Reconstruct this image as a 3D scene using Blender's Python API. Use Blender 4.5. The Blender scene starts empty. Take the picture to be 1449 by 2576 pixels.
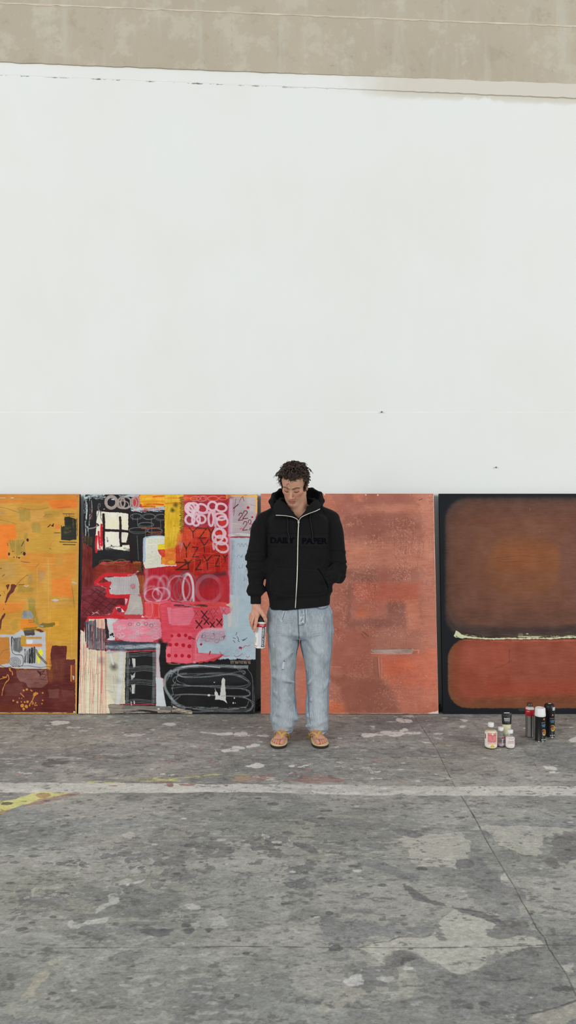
import bpy, bmesh, math, random
import numpy as np
from mathutils import Vector, Matrix

# ------------------------------------------------------------------ measures
FPX, CX, HY, EYE = 1900.0, 724.5, 1247.0, 1.6     # focal length (px), principal column, horizon row, eye height (m)
def P(px, py, Y):                                 # point of the room that was measured at a pixel, at distance Y
    return np.array(((px-CX)*Y/FPX, Y, EYE-(py-HY)*Y/FPX))
def G(px, py):                                    # point of the floor measured at a pixel
    Y = FPX*EYE/(py-HY)
    return ((px-CX)*Y/FPX, Y)
C = bpy.context.scene.collection
def s2l(c):
    c = np.asarray(c, dtype=np.float64)/255.0
    return np.where(c <= 0.04045, c/12.92, ((c+0.055)/1.055)**2.4)
def lin(*c):
    r = s2l(c); return (float(r[0]), float(r[1]), float(r[2]), 1.0)

# ------------------------------------------------------------------ objects
def tag(o, label=None, cat=None, group=None, kind=None):
    if label: o['label'] = label
    if cat: o['category'] = cat
    if group: o['group'] = group
    if kind: o['kind'] = kind
    return o
def empty(name, loc=(0,0,0), parent=None):
    o = bpy.data.objects.new(name, None); C.objects.link(o); o.location = loc; o.empty_display_size = 0.1
    if parent: o.parent = parent
    return o
def link(name, me, mats, parent=None, smooth=True):
    o = bpy.data.objects.new(name, me); C.objects.link(o)
    for m in (mats if isinstance(mats, (list, tuple)) else [mats]): me.materials.append(m)
    if smooth: me.shade_smooth()
    else: me.shade_flat()
    if parent: o.parent = parent
    return o
def mesh_np(name, V, F, col=None, colname='Col'):
    me = bpy.data.meshes.new(name)
    V = np.ascontiguousarray(V, dtype=np.float32); F = np.ascontiguousarray(F, dtype=np.int32)
    n = F.shape[1]
    me.vertices.add(len(V)); me.vertices.foreach_set('co', V.ravel())
    me.loops.add(F.size); me.loops.foreach_set('vertex_index', F.ravel())
    me.polygons.add(len(F)); me.polygons.foreach_set('loop_start', np.arange(0, F.size, n, dtype=np.int32))
    if col is not None:
        cols = col if isinstance(col, dict) else {colname: col}
        for k, c in cols.items():
            a = me.color_attributes.new(k, 'FLOAT_COLOR', 'POINT')
            cc = np.ones((len(V), 4), dtype=np.float32); cc[:, :3] = c
            a.data.foreach_set('color', cc.ravel())
    me.update(calc_edges=True); me.validate()
    return me
def bm_link(name, bm, mats, parent=None, smooth=True):
    bmesh.ops.recalc_face_normals(bm, faces=bm.faces)
    me = bpy.data.meshes.new(name); bm.to_mesh(me); bm.free()
    return link(name, me, mats, parent, smooth)
def join(parts):                                   # list of (V,F) with equal face size -> one (V,F)
    Vs, Fs, n = [], [], 0
    for V, F in parts:
        Vs.append(np.asarray(V, dtype=float)); Fs.append(np.asarray(F)+n); n += len(V)
    return np.vstack(Vs), np.vstack(Fs)
def tube(pts, rad, seg=6, closed=False, flat=1.0, nrm=None):   # swept tube -> V, F (quads)
    pts = np.asarray(pts, dtype=float); n = len(pts)
    rad = np.ones(n)*rad if np.isscalar(rad) else np.asarray(rad, dtype=float)
    t = np.gradient(pts, axis=0); t /= np.linalg.norm(t, axis=1)[:, None]+1e-9
    ref = np.array((0, 0, 1.0)) if nrm is None else np.asarray(nrm, dtype=float)
    if nrm is None and abs(t[0] @ ref) > .9: ref = np.array((0, 1.0, 0))
    a = ref - (t @ ref)[:, None]*t if nrm is not None else None
    if a is None:
        a = np.zeros_like(t); v = ref - (ref@t[0])*t[0]; v /= np.linalg.norm(v)
        for i in range(n):
            v = v-(v@t[i])*t[i]; v /= np.linalg.norm(v)+1e-9; a[i] = v
    else: a /= np.linalg.norm(a, axis=1)[:, None]+1e-9
    b = np.cross(t, a)
    th = np.arange(seg)*2*math.pi/seg
    V = pts[:, None, :]+rad[:, None, None]*(np.cos(th)[None, :, None]*a[:, None, :]*flat+np.sin(th)[None, :, None]*b[:, None, :])
    V = V.reshape(-1, 3); F = []
    for i in range(n-1):
        for j in range(seg):
            k = (j+1) % seg
            F.append((i*seg+j, i*seg+k, (i+1)*seg+k, (i+1)*seg+j))
    V = np.vstack([V, pts[0], pts[-1]]); e0, e1 = len(V)-2, len(V)-1
    for j in range(0, seg, 2):
        F.append((e0, (j+2) % seg, j+1, j)); o = (n-1)*seg
        F.append((e1, o+j, o+j+1, o+(j+2) % seg))
    return V, np.array(F)
def spline(pts, n=8):                              # Catmull-Rom through points
    p = np.asarray(pts, dtype=float)
    if len(p) < 3:
        t = np.linspace(0, 1, n*2)[:, None]; return p[0]*(1-t)+p[-1]*t
    q = np.vstack([2*p[0]-p[1], p, 2*p[-1]-p[-2]]); out = []
    t = np.linspace(0, 1, n, endpoint=False)[:, None]
    for i in range(1, len(q)-2):
        a, b, c, d = q[i-1], q[i], q[i+1], q[i+2]
        out.append(.5*((2*b)+(-a+c)*t+(2*a-5*b+4*c-d)*t*t+(-a+3*b-3*c+d)*t**3))
    out.append(p[-1][None]); return np.vstack(out)
def lathe(prof, seg=40, cx=0, cy=0):               # (r,z) profile -> V, F
    th = np.arange(seg)*2*math.pi/seg; V = []; F = []
    for r, z in prof: V += [(cx+r*math.cos(t), cy+r*math.sin(t), z) for t in th]
    for i in range(len(prof)-1):
        for j in range(seg):
            k = (j+1) % seg; F.append((i*seg+j, i*seg+k, (i+1)*seg+k, (i+1)*seg+j))
    return np.array(V), np.array(F)
def box(x0, x1, y0, y1, z0, z1):
    V = [(x, y, z) for x in (x0, x1) for y in (y0, y1) for z in (z0, z1)]
    F = [(0,1,3,2),(4,6,7,5),(0,4,5,1),(2,3,7,6),(0,2,6,4),(1,5,7,3)]
    return np.array(V, dtype=float), np.array(F)

# ------------------------------------------------------------------ materials
def mat(name, col=(200,200,200), rough=.6, metal=0, spec=.5, attr=None, trans=0, ior=1.45, coat=0, bump=None, var=None, alpha=None, sheen=0):
    """col sRGB; attr = colour attribute; bump=(scale,strength,dist); var=(scale,amount)"""
    m = bpy.data.materials.new(name); m.use_nodes = True; nt = m.node_tree; b = nt.nodes['Principled BSDF']
    b.inputs['Roughness'].default_value = rough; b.inputs['Metallic'].default_value = metal
    b.inputs['Specular IOR Level'].default_value = spec; b.inputs['IOR'].default_value = ior
    b.inputs['Transmission Weight'].default_value = trans; b.inputs['Coat Weight'].default_value = coat
    b.inputs['Sheen Weight'].default_value = sheen
    if attr:
        a = nt.nodes.new('ShaderNodeAttribute'); a.attribute_name = attr; src = a.outputs['Color']
    else:
        a = nt.nodes.new('ShaderNodeRGB'); a.outputs[0].default_value = lin(*col); src = a.outputs[0]
    tc = nt.nodes.new('ShaderNodeTexCoord')
    if var:
        n = nt.nodes.new('ShaderNodeTexNoise'); n.inputs['Scale'].default_value = var[0]; n.inputs['Detail'].default_value = 5
        nt.links.new(tc.outputs['Object'], n.inputs['Vector'])
        mr = nt.nodes.new('ShaderNodeMapRange'); mr.inputs['From Min'].default_value = .3; mr.inputs['From Max'].default_value = .7
        mr.inputs['To Min'].default_value = 1-var[1]; mr.inputs['To Max'].default_value = 1+var[1]
        nt.links.new(n.outputs['Fac'], mr.inputs['Value'])
        mx = nt.nodes.new('ShaderNodeVectorMath'); mx.operation = 'SCALE'
        nt.links.new(src, mx.inputs[0]); nt.links.new(mr.outputs[0], mx.inputs['Scale']); src = mx.outputs[0]
    nt.links.new(src, b.inputs['Base Color'])
    if bump:
        n = nt.nodes.new('ShaderNodeTexNoise'); n.inputs['Scale'].default_value = bump[0]; n.inputs['Detail'].default_value = 4
        nt.links.new(tc.outputs['Object'], n.inputs['Vector'])
        bp = nt.nodes.new('ShaderNodeBump'); bp.inputs['Strength'].default_value = bump[1]; bp.inputs['Distance'].default_value = bump[2]
        nt.links.new(n.outputs['Fac'], bp.inputs['Height']); nt.links.new(bp.outputs[0], b.inputs['Normal'])
    return m

# ------------------------------------------------------------------ numpy noise
def vnoise(h, w, cy, cx, seed, octs=1):
    out = np.zeros((h, w), dtype=np.float32); amp = 1; tot = 0
    rg = np.random.RandomState(seed)
    for o in range(octs):
        gy, gx = int(h/cy)+4, int(w/cx)+4
        g = rg.rand(gy, gx).astype(np.float32)*2-1
        ys = np.arange(h)/cy+rg.rand(); xs = np.arange(w)/cx+rg.rand()
        yi = ys.astype(int); xi = xs.astype(int)
        fy = (ys-yi)[:, None]; fx = (xs-xi)[None, :]
        fy = fy*fy*(3-2*fy); fx = fx*fx*(3-2*fx)
        a = g[yi][:, xi]*(1-fx)+g[yi][:, xi+1]*fx
        b = g[yi+1][:, xi]*(1-fx)+g[yi+1][:, xi+1]*fx
        out += amp*(a*(1-fy)+b*fy); tot += amp; amp *= .55; cy = max(cy/2, 1.01); cx = max(cx/2, 1.01)
    return out/tot*1.5
def seg_dist(X, Y, pts):
    d = np.full(X.shape, 1e9, dtype=np.float32)
    for (x0, y0), (x1, y1) in zip(pts[:-1], pts[1:]):
        dx, dy = x1-x0, y1-y0; L = dx*dx+dy*dy+1e-9
        t = np.clip(((X-x0)*dx+(Y-y0)*dy)/L, 0, 1)
        d = np.minimum(d, (X-x0-t*dx)**2+(Y-y0-t*dy)**2)
    return np.sqrt(d)
def poly_sd(X, Y, pts):
    pts = list(pts); q = pts+[pts[0]]
    d = seg_dist(X, Y, q); ins = np.zeros(X.shape, dtype=bool)
    for (x0, y0), (x1, y1) in zip(q[:-1], q[1:]):
        if y0 == y1: continue
        c = ((y0 > Y) != (y1 > Y)) & (X < (x1-x0)*(Y-y0)/(y1-y0)+x0)
        ins ^= c
    return np.where(ins, -d, d)

class Canvas:
    """a sheet of paint: colours and relief are laid down stroke by stroke, lengths in frame units"""
    def __init__(s, corners, res, seed=1, w=None, h=None):
        s.c = corners; (tl, tr, bl, br) = corners; s.res = res
        s.h = h or int((bl[1]-tl[1])*res); s.w = w or int((br[0]-bl[0])*res)
        s.A = np.zeros((s.h, s.w, 3), dtype=np.float32); s.Z = np.zeros((s.h, s.w), dtype=np.float32)
        k = res
        s.N = vnoise(s.h, s.w, 5*k, 5*k, seed, 4); s.M = vnoise(s.h, s.w, 30*k, 30*k, seed+1, 4)
        s.SX = vnoise(s.h, s.w, 2.6*k, 17*k, seed+2, 4); s.SY = vnoise(s.h, s.w, 20*k, 2.2*k, seed+3, 4)
        s.E = vnoise(s.h, s.w, 1.5*k, 1.5*k, seed+4, 2)
        s.frame(0, 0, 1)
    def frame(s, ox, oy, sc): s.f = (ox, oy, sc); s.k = s.res/sc
    def m(s, pts):
        p = np.asarray(pts, dtype=float).reshape(-1, 2)
        px = s.f[0]+p[:, 0]/s.f[2]; py = s.f[1]+p[:, 1]/s.f[2]
        tl, tr, bl, br = s.c; v = (py-tl[1])/(bl[1]-tl[1])
        xl = tl[0]+(bl[0]-tl[0])*v; xr = tr[0]+(br[0]-tr[0])*v
        return np.stack([(px-xl)/(xr-xl)*s.w, v*s.h], 1)
    def box(s, q, pad):
        x0 = int(max(0, q[:, 0].min()-pad)); x1 = int(min(s.w, q[:, 0].max()+pad+1))
        y0 = int(max(0, q[:, 1].min()-pad)); y1 = int(min(s.h, q[:, 1].max()+pad+1))
        return (x0, x1, y0, y1) if x1 > x0 and y1 > y0 else None
    def grid(s, b):
        return np.meshgrid(np.arange(b[0], b[1])+.5, np.arange(b[2], b[3])+.5)
    def put(s, b, mask, col, var=8, hgt=0, dirn='x', dry=0):
        x0, x1, y0, y1 = b; sl = (slice(y0, y1), slice(x0, x1))
        S = s.SX[sl] if dirn == 'x' else s.SY[sl] if dirn == 'y' else s.M[sl]
        if dry: mask = mask*np.clip(1.0-dry+dry*1.6*(S*.8+s.E[sl]*.3+.4), 0, 1)
        c = np.array(col, dtype=np.float32)[None, None]+(var*.62*S)[..., None]*np.array((1, 1, .9))+(var*.75*s.M[sl]+var*.22*s.E[sl])[..., None]
        s.A[sl] += (c-s.A[sl])*mask[..., None]
        if hgt: s.Z[sl] += mask*hgt*(1+.5*S)
    def poly(s, pts, col, a=1, soft=1.5, rough=3, **kw):
        q = s.m(pts); k = s.k; so = max(soft*k, .7); b = s.box(q, so+rough*k*1.5)
        if not b: return
        X, Y = s.grid(b); d = poly_sd(X, Y, q)+s.N[b[2]:b[3], b[0]:b[1]]*rough*k
        s.put(b, np.clip(.5-d/so, 0, 1)*a, col, **kw)
    def rect(s, x0, y0, x1, y1, col, **kw): s.poly([(x0, y0), (x1, y0), (x1, y1), (x0, y1)], col, **kw)
    def line(s, pts, wd, col, a=1, soft=0, rough=.6, curve=True, **kw):
        q = s.m(spline(pts, 6) if curve and len(pts) > 2 else pts); k = s.k; hw = wd*k/2; so = max(soft*k, .9)
        b = s.box(q, hw+so+rough*k*2+1)
        if not b: return
        D = np.full((b[3]-b[2], b[1]-b[0]), 1e9, dtype=np.float32)
        for i in range(len(q)-1):
            bb = s.box(q[i:i+2], hw+so+rough*k*2+1)
            if not bb: continue
            X, Y = s.grid(bb); d = seg_dist(X, Y, [tuple(q[i]), tuple(q[i+1])])
            v = D[bb[2]-b[2]:bb[3]-b[2], bb[0]-b[0]:bb[1]-b[0]]; np.minimum(v, d, out=v)
        D = D+s.N[b[2]:b[3], b[0]:b[1]]*rough*k
        m = np.clip(.5-(D-hw)/so, 0, 1)
        if soft: m = m*m*(3-2*m)
        if hw < .5: m = m*max(hw*2, .35)
        s.put(b, m*a, col, **kw)
    def ell(s, cx, cy, rx, ry, wd, col, rot=0, a0=0, a1=360, turns=1, **kw):
        t = np.radians(np.linspace(a0, a0+(a1-a0)*turns, int(26*turns)+2)); r = math.radians(rot)
        x = rx*np.cos(t); y = ry*np.sin(t)
        if turns > 1: f = 1+.05*np.sin(t*.37+cx); x = x*f; y = y*f
        s.line(np.stack([cx+x*math.cos(r)-y*math.sin(r), cy+x*math.sin(r)+y*math.cos(r)], 1), wd, col, curve=False, **kw)
    def dot(s, cx, cy, r, col, ry=None, **kw):
        t = np.linspace(0, 2*math.pi, 13)[:-1]
        s.poly(np.stack([cx+r*np.cos(t), cy+(ry or r)*np.sin(t)], 1), col, **kw)
    def spray(s, cx, cy, r, col, a=.8, ry=None, **kw): s.dot(cx, cy, r*.6, col, ry=(ry or r)*.6, soft=r*1.1, rough=r*.1, a=a, **kw)
    def bits(s, x0, y0, x1, y1, n, size, col, seed, hgt=.0, **kw):
        r = random.Random(seed)
        for i in range(n):
            x, y = r.uniform(x0, x1), r.uniform(y0, y1); l = size*r.uniform(.4, 1.4); t = r.uniform(0, 6.28)
            s.line([(x, y), (x+l*math.cos(t)*.6, y+l*math.sin(t)*.5), (x+l*math.cos(t+.6), y+l*math.sin(t+.6))], size*r.uniform(.14, .34), col, hgt=hgt, **kw)
    def glyph(s, ch, x0, y0, x1, y1, wd, col, **kw):
        G_ = {'Y': [[(0,0),(.45,.42)], [(1,0),(.45,.42),(.5,1)]], 'Z': [[(0,.02),(1,.04),(.1,.96)], [(.0,1),(1.05,.95)]],
              '2': [[(.1,.3),(.35,.02),(.8,.05),(.85,.3),(.3,.7),(0,.95)], [(0,1),(1,.92)]], 'X': [[(0,0),(1,1)], [(1,0),(.1,1)]]}
        for st in G_[ch]:
            s.line([(x0+u*(x1-x0), y0+v*(y1-y0)) for u, v in st], wd, col, curve=(ch == '2'), **kw)

# ------------------------------------------------------------------ implicit surfaces on a rectilinear grid
def surface_nets(F, xs, ys, zs):
    ins = F < 0
    nx, ny, nz = F.shape
    acc = np.zeros((nx-1, ny-1, nz-1), dtype=np.uint8)
    for i in (0, 1):
        for j in (0, 1):
            for k in (0, 1): acc += ins[i:nx-1+i, j:ny-1+j, k:nz-1+k]
    act = (acc > 0) & (acc < 8); del acc
    idx = np.argwhere(act); n = len(idx)
    cell = np.full(act.shape, -1, dtype=np.int32); cell[act] = np.arange(n, dtype=np.int32)
    I, J, K = idx.T; sumP = np.zeros((n, 3)); cnt = np.zeros(n)
    ax = (xs, ys, zs)
    for a in range(3):
        for u in (0, 1):
            for v in (0, 1):
                o0 = [0, 0, 0]; o1 = [0, 0, 0]; b, c = (a+1) % 3, (a+2) % 3
                o0[b] = o1[b] = u; o0[c] = o1[c] = v; o1[a] = 1
                f0 = F[I+o0[0], J+o0[1], K+o0[2]]; f1 = F[I+o1[0], J+o1[1], K+o1[2]]
                m = (f0 < 0) != (f1 < 0); t = np.where(m, f0/(f0-f1+1e-20), 0)
                for q, Q in enumerate((I, J, K)):
                    A = ax[q]
                    if q == a: p = A[Q]+(A[Q+1]-A[Q])*t
                    else: p = A[Q+o0[q]]
                    sumP[:, q] += np.where(m, p, 0)
                cnt += m
    V = sumP/cnt[:, None]; Fs = []
    for a in range(3):
        b, c = (a+1) % 3, (a+2) % 3
        s0 = [slice(None)]*3; s1 = [slice(None)]*3
        s0[a] = slice(0, -1); s1[a] = slice(1, None)
        for q in (b, c): s0[q] = slice(1, -1); s1[q] = slice(1, -1)
        A0, A1 = ins[tuple(s0)], ins[tuple(s1)]
        e = np.argwhere(A0 != A1)
        if not len(e): continue
        sgn = A0[tuple(e.T)]
        p = e.copy(); p[:, b] += 1; p[:, c] += 1
        def cid(db, dc):
            q = p.copy(); q[:, b] -= db; q[:, c] -= dc
            return cell[q[:, 0], q[:, 1], q[:, 2]]
        quad = np.stack([cid(1, 1), cid(0, 1), cid(0, 0), cid(1, 0)], 1)
        quad[~sgn] = quad[~sgn][:, ::-1]
        Fs.append(quad)
    return V, np.vstack(Fs)
class Field:
    def __init__(s, xs, ys, zs):
        s.xs, s.ys, s.zs = [np.asarray(a, dtype=np.float32) for a in (xs, ys, zs)]
        s.F = np.full((len(xs), len(ys), len(zs)), .05, dtype=np.float32)
    def sub(s, lo, hi, pad):
        r = []
        for a, l, h in zip((s.xs, s.ys, s.zs), lo, hi):
            i0 = int(np.searchsorted(a, l-pad)); i1 = int(np.searchsorted(a, h+pad))
            i0 = max(i0-1, 0); i1 = min(i1+1, len(a))
            if i1 <= i0: return None
            r.append(slice(i0, i1))
        return tuple(r)
    def pts(s, sl): return s.xs[sl[0]][:, None, None], s.ys[sl[1]][None, :, None], s.zs[sl[2]][None, None, :]
    def comb(s, sl, d, k, op):
        f = s.F[sl]
        if op == 'sub': f, d = -f, d
        if k > 0:
            h = np.clip(.5+.5*(d-f)/k, 0, 1); r = d*(1-h)+f*h-k*h*(1-h)
        else: r = np.minimum(f, d)
        s.F[sl] = -r if op == 'sub' else r
    def cap(s, a, b, ra, rb=None, k=.006, op='add', sq=(1, 1, 1)):
        rb = ra if rb is None else rb; a = np.asarray(a, float); b = np.asarray(b, float); R = max(ra, rb)
        sl = s.sub(np.minimum(a, b)-R/min(sq), np.maximum(a, b)+R/min(sq), k+.012)
        if sl is None: return
        X, Y, Z = s.pts(sl); v = b-a; L = float(v@v)+1e-12
        t = np.clip(((X-a[0])*v[0]+(Y-a[1])*v[1]+(Z-a[2])*v[2])/L, 0, 1)
        d = np.sqrt(((X-a[0]-t*v[0])*sq[0])**2+((Y-a[1]-t*v[1])*sq[1])**2+((Z-a[2]-t*v[2])*sq[2])**2)-(ra+(rb-ra)*t)
        s.comb(sl, d.astype(np.float32), k, op)
    def chain(s, pts, rs, **kw):
        for i in range(len(pts)-1): s.cap(pts[i], pts[i+1], rs[i], rs[i+1], **kw)
    def ell(s, c, r, k=.006, op='add', R=None):
        c = np.asarray(c, float); r = np.asarray(r, float); m = r.max() if R is not None else r
        sl = s.sub(c-m, c+m, k+.012)
        if sl is None: return
        X, Y, Z = s.pts(sl); dx, dy, dz = X-c[0], Y-c[1], Z-c[2]
        if R is not None:
            R = np.asarray(R); dx, dy, dz = (R[i, 0]*dx+R[i, 1]*dy+R[i, 2]*dz for i in range(3))
        q0 = np.sqrt((dx/r[0])**2+(dy/r[1])**2+(dz/r[2])**2); q1 = np.sqrt((dx/r[0]**2)**2+(dy/r[1]**2)**2+(dz/r[2]**2)**2)
        s.comb(sl, (q0*(q0-1)/(q1+1e-9)).astype(np.float32), k, op)
    def loft(s, rows, k=.01, op='add', e=2.3):
        """rows of (z, cx, cy, a, b): stacked super-elliptic sections"""
        r = np.array(sorted(rows)); z = r[:, 0]
        lo = (min(r[:, 1]-r[:, 3]), min(r[:, 2]-r[:, 4]), z[0]); hi = (max(r[:, 1]+r[:, 3]), max(r[:, 2]+r[:, 4]), z[-1])
        sl = s.sub(lo, hi, k+.015)
        X, Y, Z = s.pts(sl); zz = Z.ravel()
        fine = spline(r, 6); o = np.argsort(fine[:, 0]); fine = fine[o]
        cx, cy, a, b = (np.interp(zz, fine[:, 0], fine[:, i])[None, None, :] for i in (1, 2, 3, 4))
        q = ((np.abs(X-cx)/a)**e+(np.abs(Y-cy)/b)**e)**(1/e)
        d = (q-1)*np.minimum(a, b)*.9
        dz = np.maximum(z[0]-Z, Z-z[-1])
        s.comb(sl, np.maximum(d, dz).astype(np.float32), k, op)
    def mesh(s): return surface_nets(s.F, s.xs, s.ys, s.zs)
def fbm3(Pn, scale, seed, octs=3):                # value noise of points (n,3)
    rg = np.random.RandomState(seed); T = rg.rand(32, 32, 32).astype(np.float32)*2-1
    out = np.zeros(len(Pn)); amp = 1; sc = np.asarray(scale, float)
    for o in range(octs):
        q = Pn*sc+rg.rand(3)*31; i = np.floor(q).astype(int); f = q-i; f = f*f*(3-2*f); r = 0
        for a in (0, 1):
            for b in (0, 1):
                for c in (0, 1):
                    w = (f[:, 0] if a else 1-f[:, 0])*(f[:, 1] if b else 1-f[:, 1])*(f[:, 2] if c else 1-f[:, 2])
                    r = r+w*T[(i[:, 0]+a) % 32, (i[:, 1]+b) % 32, (i[:, 2]+c) % 32]
        out += amp*r; amp *= .5; sc = sc*2
    return out
# ================================================================== THE SETTING
WALLY = 5.72
FLOORK = 1.62
def nd(nt, t, **kw):
    n = nt.nodes.new(t)
    for k, v in kw.items(): setattr(n, k, v)
    return n
def math_(nt, op, a, b=None, clamp=False):
    n = nt.nodes.new('ShaderNodeMath'); n.operation = op; n.use_clamp = clamp
    for i, v in enumerate((a, b)):
        if v is None: continue
        if isinstance(v, (int, float)): n.inputs[i].default_value = v
        else: nt.links.new(v, n.inputs[i])
    return n.outputs[0]
def mixc(nt, f, a, b, blend='MIX'):
    n = nt.nodes.new('ShaderNodeMix'); n.data_type = 'RGBA'; n.blend_type = blend
    for i, v in ((0, f), (6, a), (7, b)):
        if isinstance(v, (int, float)): n.inputs[i].default_value = v
        elif isinstance(v, tuple): n.inputs[i].default_value = v
        else: nt.links.new(v, n.inputs[i])
    return n.outputs[2]
def noise(nt, vec, scale, detail=4, rough=.55, mapping=None):
    if mapping:
        mp = nd(nt, 'ShaderNodeMapping'); mp.inputs['Scale'].default_value = mapping; nt.links.new(vec, mp.inputs[0]); vec = mp.outputs[0]
    n = nd(nt, 'ShaderNodeTexNoise'); n.inputs['Scale'].default_value = scale; n.inputs['Detail'].default_value = detail
    n.inputs['Roughness'].default_value = rough; nt.links.new(vec, n.inputs['Vector']); return n.outputs['Fac']
def ramp(nt, v, a, b):
    m = nd(nt, 'ShaderNodeMapRange'); m.inputs['From Min'].default_value = a; m.inputs['From Max'].default_value = b
    nt.links.new(v, m.inputs['Value']); return m.outputs[0]

def ledge_z(x): return EYE-((207+ (x*FPX/WALLY)*.0425+11)-HY)*WALLY/FPX    # height of the joint line under the top strip
def beam_z(x, py0=186, sl=.0386): return EYE-((py0+x*FPX/WALLY*sl)-HY)*WALLY/FPX

# ---- white wall
m = mat('white_wall_paint', (232, 233, 232), rough=.85); nt = m.node_tree; bs = nt.nodes['Principled BSDF']
tc = nd(nt, 'ShaderNodeTexCoord').outputs['Object']; sep = nd(nt, 'ShaderNodeSeparateXYZ'); nt.links.new(tc, sep.inputs[0])
X_, Z_ = sep.outputs['X'], sep.outputs['Z']
n1 = noise(nt, tc, .9, 4); n2 = noise(nt, tc, 7, 5, mapping=(1, 1, .35))
base = mixc(nt, ramp(nt, n1, .3, .7), lin(231, 234, 232), lin(228, 229, 226))
base = mixc(nt, math_(nt, 'MULTIPLY', ramp(nt, n2, .45, .8), .15), base, lin(240, 240, 240))
zl = math_(nt, 'ADD', math_(nt, 'MULTIPLY', X_, -.0425), float(ledge_z(0)))
dz = math_(nt, 'SUBTRACT', zl, Z_)                                    # distance below the joint
chip = noise(nt, tc, 9, 6, .7, mapping=(1, 1, 1.5)); band = ramp(nt, math_(nt, 'ABSOLUTE', math_(nt, 'SUBTRACT', dz, .006)), .016, .0)
left = ramp(nt, X_, .7, -.6)
thr = math_(nt, 'ADD', math_(nt, 'MULTIPLY', band, .35), math_(nt, 'SUBTRACT', chip, .86))
chipm = math_(nt, 'MULTIPLY', ramp(nt, thr, .0, .03), left, True)
stn = noise(nt, tc, 5, 6, .6)
bandr = math_(nt, 'MULTIPLY', ramp(nt, dz, .075, .02), ramp(nt, math_(nt, 'ADD', X_, math_(nt, 'MULTIPLY', stn, .8)), .75, 1.3))
stm = math_(nt, 'MULTIPLY', bandr, ramp(nt, math_(nt, 'ADD', stn, math_(nt, 'MULTIPLY', ramp(nt, dz, .06, 0), .25)), .5, .62), True)
base = mixc(nt, math_(nt, 'MULTIPLY', stm, .75), base, lin(205, 198, 182))
base = mixc(nt, chipm, base, lin(128, 128, 122))
# fine horizontal board joint and small fixing marks
zj = EYE-(1037-HY)*WALLY/FPX
jm = math_(nt, 'MULTIPLY', ramp(nt, math_(nt, 'ABSOLUTE', math_(nt, 'SUBTRACT', Z_, float(zj))), .0035, .001), ramp(nt, noise(nt, tc, 2.2, 3), .35, .6))
base = mixc(nt, math_(nt, 'MULTIPLY', jm, .8), base, lin(246, 246, 244))
nt.links.new(base, bs.inputs['Base Color'])
bp = nd(nt, 'ShaderNodeBump'); bp.inputs['Strength'].default_value = .12; bp.inputs['Distance'].default_value = .01
hh = math_(nt, 'ADD', math_(nt, 'MULTIPLY', noise(nt, tc, 90, 3), .15), math_(nt, 'MULTIPLY', noise(nt, tc, 3, 3), .6))
hh = math_(nt, 'SUBTRACT', hh, math_(nt, 'MULTIPLY', chipm, .6)); nt.links.new(hh, bp.inputs['Height']); nt.links.new(bp.outputs[0], bs.inputs['Normal'])
WALLM = m
V, F = box(-7, 7, WALLY, WALLY+.2, -.05, 6.6)
w = link('wall_back', mesh_np('wall_back', V, F), WALLM, smooth=False); tag(w, kind='structure')
# small nails and a pencil fleck left in the wall
for (px, py, s_) in ((958, 1037, 1), (1245, 1176, .9)):
    p = P(px, py, WALLY)
    V, F = lathe([(0, .0), (.002*s_, 0), (.002*s_, .012), (.0065*s_, .013), (.0065*s_, .016), (0, .0165)], 12)
    V = V[:, [0, 2, 1]]*np.array((1, -1, 1))+p; V[:, 0] += (p[1]+.001-V[:, 1])*.35
    o = link('wall_nail', mesh_np('wall_nail', V, F), mat('nail_steel', (120, 120, 118), rough=.5, metal=.4))
    tag(o, 'tiny grey nail left in the white wall above the %s' % ('pinkish terracotta canvas, nearer the person' if px < 1000 else 'black-bordered brown canvas'), 'nail')
# ---- strip above the joint, proud of the wall at its right end
def strip(name, fz0, fz1, fy, depth, m, n=260, x0=-6.9, x1=6.9, rag=0, seed=3, rows=2):
    xs = np.linspace(x0, x1, n); r = np.random.RandomState(seed)
    j = np.convolve(r.randn(n+8), np.ones(3)/3, 'same')[4:-4]*rag
    V = []; F = []
    for i, x in enumerate(xs):
        a, b, y = fz0(x)+j[i], fz1(x), fy(x)
        V += [(x, y, a), (x, y, b), (x, y+depth, b), (x, y+depth, a)]
    for i in range(n-1):
        for k in range(4): F.append((4*i+k, 4*i+(k+1) % 4, 4*i+4+(k+1) % 4, 4*i+4+k))
    F += [(0, 1, 2, 3), (4*n-1, 4*n-2, 4*n-3, 4*n-4)]
    return link(name, mesh_np(name, np.array(V), np.array(F)), m, smooth=False)
t1 = strip('trim_1', ledge_z, lambda x: beam_z(x)+.02, lambda x: WALLY-.0015-.012*max(0, min(1, (x+.2)/1.4)), .05, WALLM, rag=.0022, n=900)
tag(t1, kind='structure')
# ---- raw concrete beam above
m = mat('raw_concrete_beam', (180, 170, 150), rough=.9); nt = m.node_tree; bs = nt.nodes['Principled BSDF']
tc = nd(nt, 'ShaderNodeTexCoord').outputs['Object']
a = noise(nt, tc, 1.3, 5); b = noise(nt, tc, 5, 7, .68); c = noise(nt, tc, 9, 4, .6, mapping=(1, 1, .12)); d = noise(nt, tc, 22, 5, .7)
base = mixc(nt, ramp(nt, a, .3, .7), lin(186, 176, 157), lin(178, 169, 150))
base = mixc(nt, math_(nt, 'MULTIPLY', ramp(nt, b, .52, .6), .5), base, lin(200, 193, 176))
base = mixc(nt, math_(nt, 'MULTIPLY', ramp(nt, b, .42, .34), .45), base, lin(163, 152, 132))
base = mixc(nt, math_(nt, 'MULTIPLY', ramp(nt, c, .56, .72), .4), base, lin(199, 195, 183))
base = mixc(nt, math_(nt, 'MULTIPLY', ramp(nt, d, .64, .7), .5), base, lin(150, 140, 122))
nt.links.new(base, bs.inputs['Base Color'])
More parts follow.
